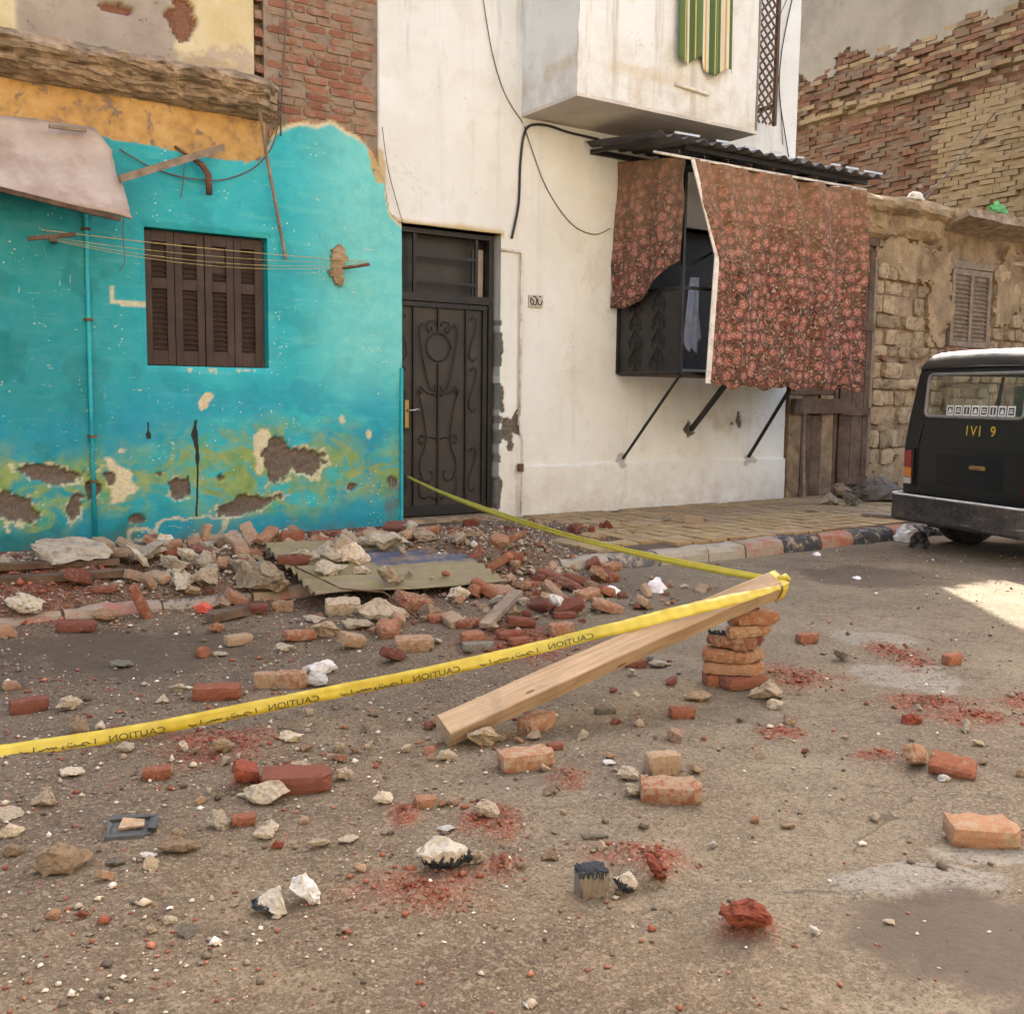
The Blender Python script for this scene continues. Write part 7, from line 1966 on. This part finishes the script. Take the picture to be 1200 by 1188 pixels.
part(car, 'windscreen_frame', MB().bar((2.12, -0.15, 1.06), (2.06, -0.25, 1.66), 0.05, 0.05).bar((2.12, -CW + .15, 1.06), (2.06, -CW + .25, 1.66), 0.05, 0.05), M['car_black'])
# rear window: seal, glass, stickers
i0, x0 = lvl(1.21); i1, x1 = lvl(1.59)
def on_rear(y, z, lift=0.0): return (float(lvl(z)[1]) - lift, y, z)
rr = 0.05; pts = []
for (cy, cz_, a0) in ((-wy0 - rr, 1.21 + rr + .002, -math.pi / 2), (-wy0 - rr, 1.59 - rr, 0), (-wy1 + rr, 1.59 - rr, math.pi / 2), (-wy1 + rr, 1.21 + rr + .002, math.pi)):
    for k in range(7):
        a = a0 + k / 6 * math.pi / 2
        pts.append(on_rear(cy + rr * math.cos(a), cz_ + rr * math.sin(a), 0.006))
pts.append(pts[0])
seal = part(car, 'window_seal', MB().tube(pts, 0.016, 6, caps=False), simple('grey_window_rubber', (0.20, 0.185, 0.165), 0.6, var=0.2), 'pale grey rubber seal', smooth=True)
corner = MB()
for (cy, cz_, sy, sz_) in ((-wy0, 1.21, -1, 1), (-wy0, 1.59, -1, -1), (-wy1, 1.59, 1, -1), (-wy1, 1.21, 1, 1)):
    q = [on_rear(cy, cz_)]
    for k in range(5):
        a = k / 4 * math.pi / 2
        q.append(on_rear(cy + sy * (rr - rr * math.sin(a)), cz_ + sz_ * (rr - rr * math.cos(a))))
    corner.add(q, [(0, i, i + 1) for i in range(1, 5)])
part(car, 'window_corner', corner, M['car_black'])
t = NT('car_glass')
t.p.inputs['Transmission Weight'].default_value = 1.0
t.p.inputs['IOR'].default_value = 1.05
M['glass'] = t.done((0.80, 0.84, 0.80), 0.02, spec=0.5)
t = NT('pane_glass')
tr_ = t.n('ShaderNodeBsdfTransparent'); tr_.inputs[0].default_value = (0.72, 0.76, 0.72, 1)
gl_ = t.n('ShaderNodeBsdfGlossy'); gl_.inputs['Roughness'].default_value = 0.04
fr_ = t.n('ShaderNodeFresnel'); fr_.inputs[0].default_value = 1.5
ms_ = t.n('ShaderNodeMixShader'); t.put(ms_.inputs[0], fr_.outputs[0]); t.put(ms_.inputs[1], tr_.outputs[0]); t.put(ms_.inputs[2], gl_.outputs[0])
t.t.links.new(ms_.outputs[0], t.out.inputs[0]); t.t.nodes.remove(t.p)
M['glass'] = t.m
glass = part(car, 'rear_window', MB().add([on_rear(-wy0, 1.212), on_rear(-wy1, 1.212), on_rear(-wy1, 1.588), on_rear(-wy0, 1.588)], [(0, 1, 2, 3)]), M['glass'])
for sgn in (0, 1):
    for (a, b) in ((0.22 + .08, 0.98), (1.10, 1.95)):
        def yy(i): return -i - 0.005 if sgn == 0 else -CW + i + 0.005
        part(car, 'side_window', MB().add([(a, yy(i0), 1.21), (b, yy(i0), 1.21), (b, yy(i1), 1.59), (a, yy(i1), 1.59)], [(0, 1, 2, 3)]), M['glass'])
stick_w = simple('white_sticker', (0.66, 0.64, 0.58), 0.6, var=0.1); stick_d = simple('dark_sticker', (0.06, 0.055, 0.06), 0.6, var=0.3, scale=60)
for k in range(8):
    yc = -wy0 - 0.30 - k * 0.098
    q = MB()
    za, zb_ = 1.225, 1.315
    for (a, b, c_, d_) in ((yc - .042, yc + .042, za, za + .014), (yc - .042, yc + .042, zb_ - .014, zb_), (yc - .042, yc - .030, za + .014, zb_ - .014), (yc + .030, yc + .042, za + .014, zb_ - .014)):
        q.add([on_rear(a, c_, .004), on_rear(b, c_, .004), on_rear(b, d_, .004), on_rear(a, d_, .004)], [(3, 2, 1, 0)])
    if k % 3 == 0: q.add([on_rear(yc - .022, za + .022, .0045), on_rear(yc + .022, za + .022, .0045), on_rear(yc + .006, zb_ - .025, .0045), on_rear(yc - .012, zb_ - .03, .0045)], [(3, 2, 1, 0)])
    if k % 3 == 1:
        q.add([on_rear(yc - .022, za + .03, .0045), on_rear(yc + .022, za + .03, .0045), on_rear(yc + .022, za + .042, .0045), on_rear(yc - .022, za + .042, .0045)], [(3, 2, 1, 0)])
        q.add([on_rear(yc - .018, za + .052, .0045), on_rear(yc + .02, za + .05, .0045), on_rear(yc + .02, za + .06, .0045), on_rear(yc - .018, za + .062, .0045)], [(3, 2, 1, 0)])
    if k % 3 == 2: q.add([on_rear(yc - .006, za + .02, .0045), on_rear(yc + .006, za + .02, .0045), on_rear(yc + .006, zb_ - .02, .0045), on_rear(yc - .006, zb_ - .02, .0045)], [(3, 2, 1, 0)])
    st = part(glass, 'sticker', MB().add([on_rear(yc - .03, za + .014, .003), on_rear(yc + .03, za + .014, .003), on_rear(yc + .03, zb_ - .014, .003), on_rear(yc - .03, zb_ - .014, .003)], [(3, 2, 1, 0)]), stick_d)
    part(glass, 'sticker_outline', q, stick_w)
yel = simple('yellow_number_paint', (0.62, 0.40, 0.04), 0.6, var=0.2, scale=40)
for ch, yo in (('I', 0.0), ('V', 0.052), ('I', 0.145), ('9', 0.275)):
    gv, gf = glyph_mesh(ch)
    part(car, 'number_digit', MB().add([on_rear(-0.76 - yo - x * 0.125, 1.055 + y * 0.125, 0.004) for x, y, z in gv], [f[::-1] for f in gf]), yel)
# door seams, swage lines, lamps
part(car, 'door_seam', MB().tube([on_rear(-0.20, 0.56, .004), on_rear(-0.20, 0.95, .004), on_rear(-0.24, 1.15, .004)], 0.005, 4).tube([on_rear(-0.05, 0.915, .006), on_rear(-0.40, 0.92, .006), on_rear(-0.81, 0.92, .006), on_rear(-CW + .05, 0.915, .006)], 0.008, 4), M['car_black'])
part(car, 'inner_panel', MB().add([on_rear(-0.44, 0.60, .004), on_rear(-1.20, 0.60, .004), on_rear(-1.20, 0.88, .004), on_rear(-0.44, 0.88, .004)], [(0, 1, 2, 3)]), simple('worn_black_panel', (0.005, 0.007, 0.009), 0.35, var=0.3))
part(car, 'door_handle', MB().box((0.015, -1.02, 0.76), (0.05, -0.86, 0.80)), M['brass'], bevel=0.008)
lampb = part(car, 'tail_light', MB().box((0.022, -0.165, 0.575), (0.058, -0.055, 0.905)), M['car_black'], bevel=0.006)
for (za, zb_, cc) in ((0.74, 0.895, (0.20, 0.012, 0.014)), (0.645, 0.735, (0.50, 0.15, 0.02)), (0.585, 0.64, (0.42, 0.38, 0.33))):
    part(lampb, 'lens', MB().box((0.012, -0.155, za), (0.0215, -0.065, zb_)), simple('lens', cc, 0.25, var=0.15, scale=40, spec=0.5))
lampb = part(car, 'tail_light', MB().box((0.022, -CW + .055, 0.575), (0.058, -CW + .165, 0.905)), M['car_black'], bevel=0.006)
part(lampb, 'lens', MB().box((0.012, -CW + .065, 0.585), (0.0215, -CW + .155, 0.895)), simple('lens_red', (0.20, 0.012, 0.014), 0.25, var=0.15))
# side indicator stalk
part(car, 'side_mirror', MB().box((0.52, 0.02, 1.03), (0.60, 0.15, 1.09)).box((0.50, 0.13, 0.99), (0.56, 0.17, 1.13)), simple('yellow_plastic', (0.62, 0.42, 0.03), 0.5, var=0.15), 'small yellow fitting on the left flank', bevel=0.008)
# bumper
bp = MB()
ysb = np.concatenate([[0.05, 0.035, 0.0], np.linspace(-0.1, -CW + 0.1, 14), [-CW, -CW - 0.035, -CW - 0.05]])
xb = np.interp(ysb, [-CW - .05, -CW, -CW + .1, -0.1, 0.0, 0.05], [0.10, -0.05, -0.10, -0.10, -0.05, 0.10])
prof = [(0.10, 0.485), (0.01, 0.492), (0.0, 0.475), (0.0, 0.27), (0.02, 0.245), (0.10, 0.25)]
P = np.zeros((len(prof), len(ysb), 3))
for i, (dx, z) in enumerate(prof):
    P[i, :, 0] = xb + dx; P[i, :, 1] = ysb; P[i, :, 2] = z + 0.006 * fbm(ysb, ysb * 0 + i, 5, 3, 3)
bump_o = part(car, 'bumper', MB().grid(P, flip=True), M['bumper'], 'scuffed heavy rear bumper')
part(bump_o, 'sunlit_worn_edge', MB().tube([(x + 0.006, y, 0.490) for x, y in zip(xb, ysb)], 0.011, 6), simple('sunlit_scuffed_edge', (0.60, 0.57, 0.52), 0.6, var=0.25, scale=16), smooth=True)  # white colour paints sunlight on the top edge along with its scuffs
# wheels
for (wx_, wy_) in ((0.72, -0.17), (0.72, -CW + 0.17), (2.85, -0.17), (2.85, -CW + 0.17)):
    prof = [(0.20, -0.09), (0.30, -0.10), (0.345, -0.09), (0.36, -0.06), (0.36, 0.06), (0.345, 0.09), (0.30, 0.10), (0.20, 0.09)]
    n = 32; P = np.zeros((len(prof), n + 1, 3))
    for i, (r_, y_) in enumerate(prof):
        a = np.linspace(0, 2 * math.pi, n + 1)
        rad = r_ + (0.004 * (np.arange(n + 1) % 2) if r_ > 0.35 else 0)
        P[i] = np.stack([wx_ + rad * np.cos(a), np.full(n + 1, wy_ + y_), 0.355 + rad * np.sin(a)], -1)
    wh = part(car, 'wheel', MB().grid(P), M['rubber'], smooth=True)
    part(wh, 'rim', MB().tube([(wx_, wy_ - 0.085, 0.355), (wx_, wy_ + 0.085, 0.355)], 0.205, 24), M['steel'])
part(car, 'axle', MB().tube([(0.72, -0.2, 0.355), (0.72, -CW + .2, 0.355)], 0.04, 8), M['car_black'])
part(car, 'mud_flap', MB().box((0.33, -0.30, 0.16), (0.345, -0.06, 0.42)), M['rubber'])
seat_g = simple('pale_green_seat', (0.34, 0.46, 0.38), 0.8, var=0.15); seat_w = simple('pale_seat_cover', (0.42, 0.40, 0.36), 0.8, var=0.15)
for (a, b, mm) in ((-0.62, -0.28, seat_g), (-1.30, -0.75, seat_w)):
    part(car, 'seat_back', MB().box((1.05, a, 0.75), (1.17, b, 1.50)), mm, bevel=0.03)
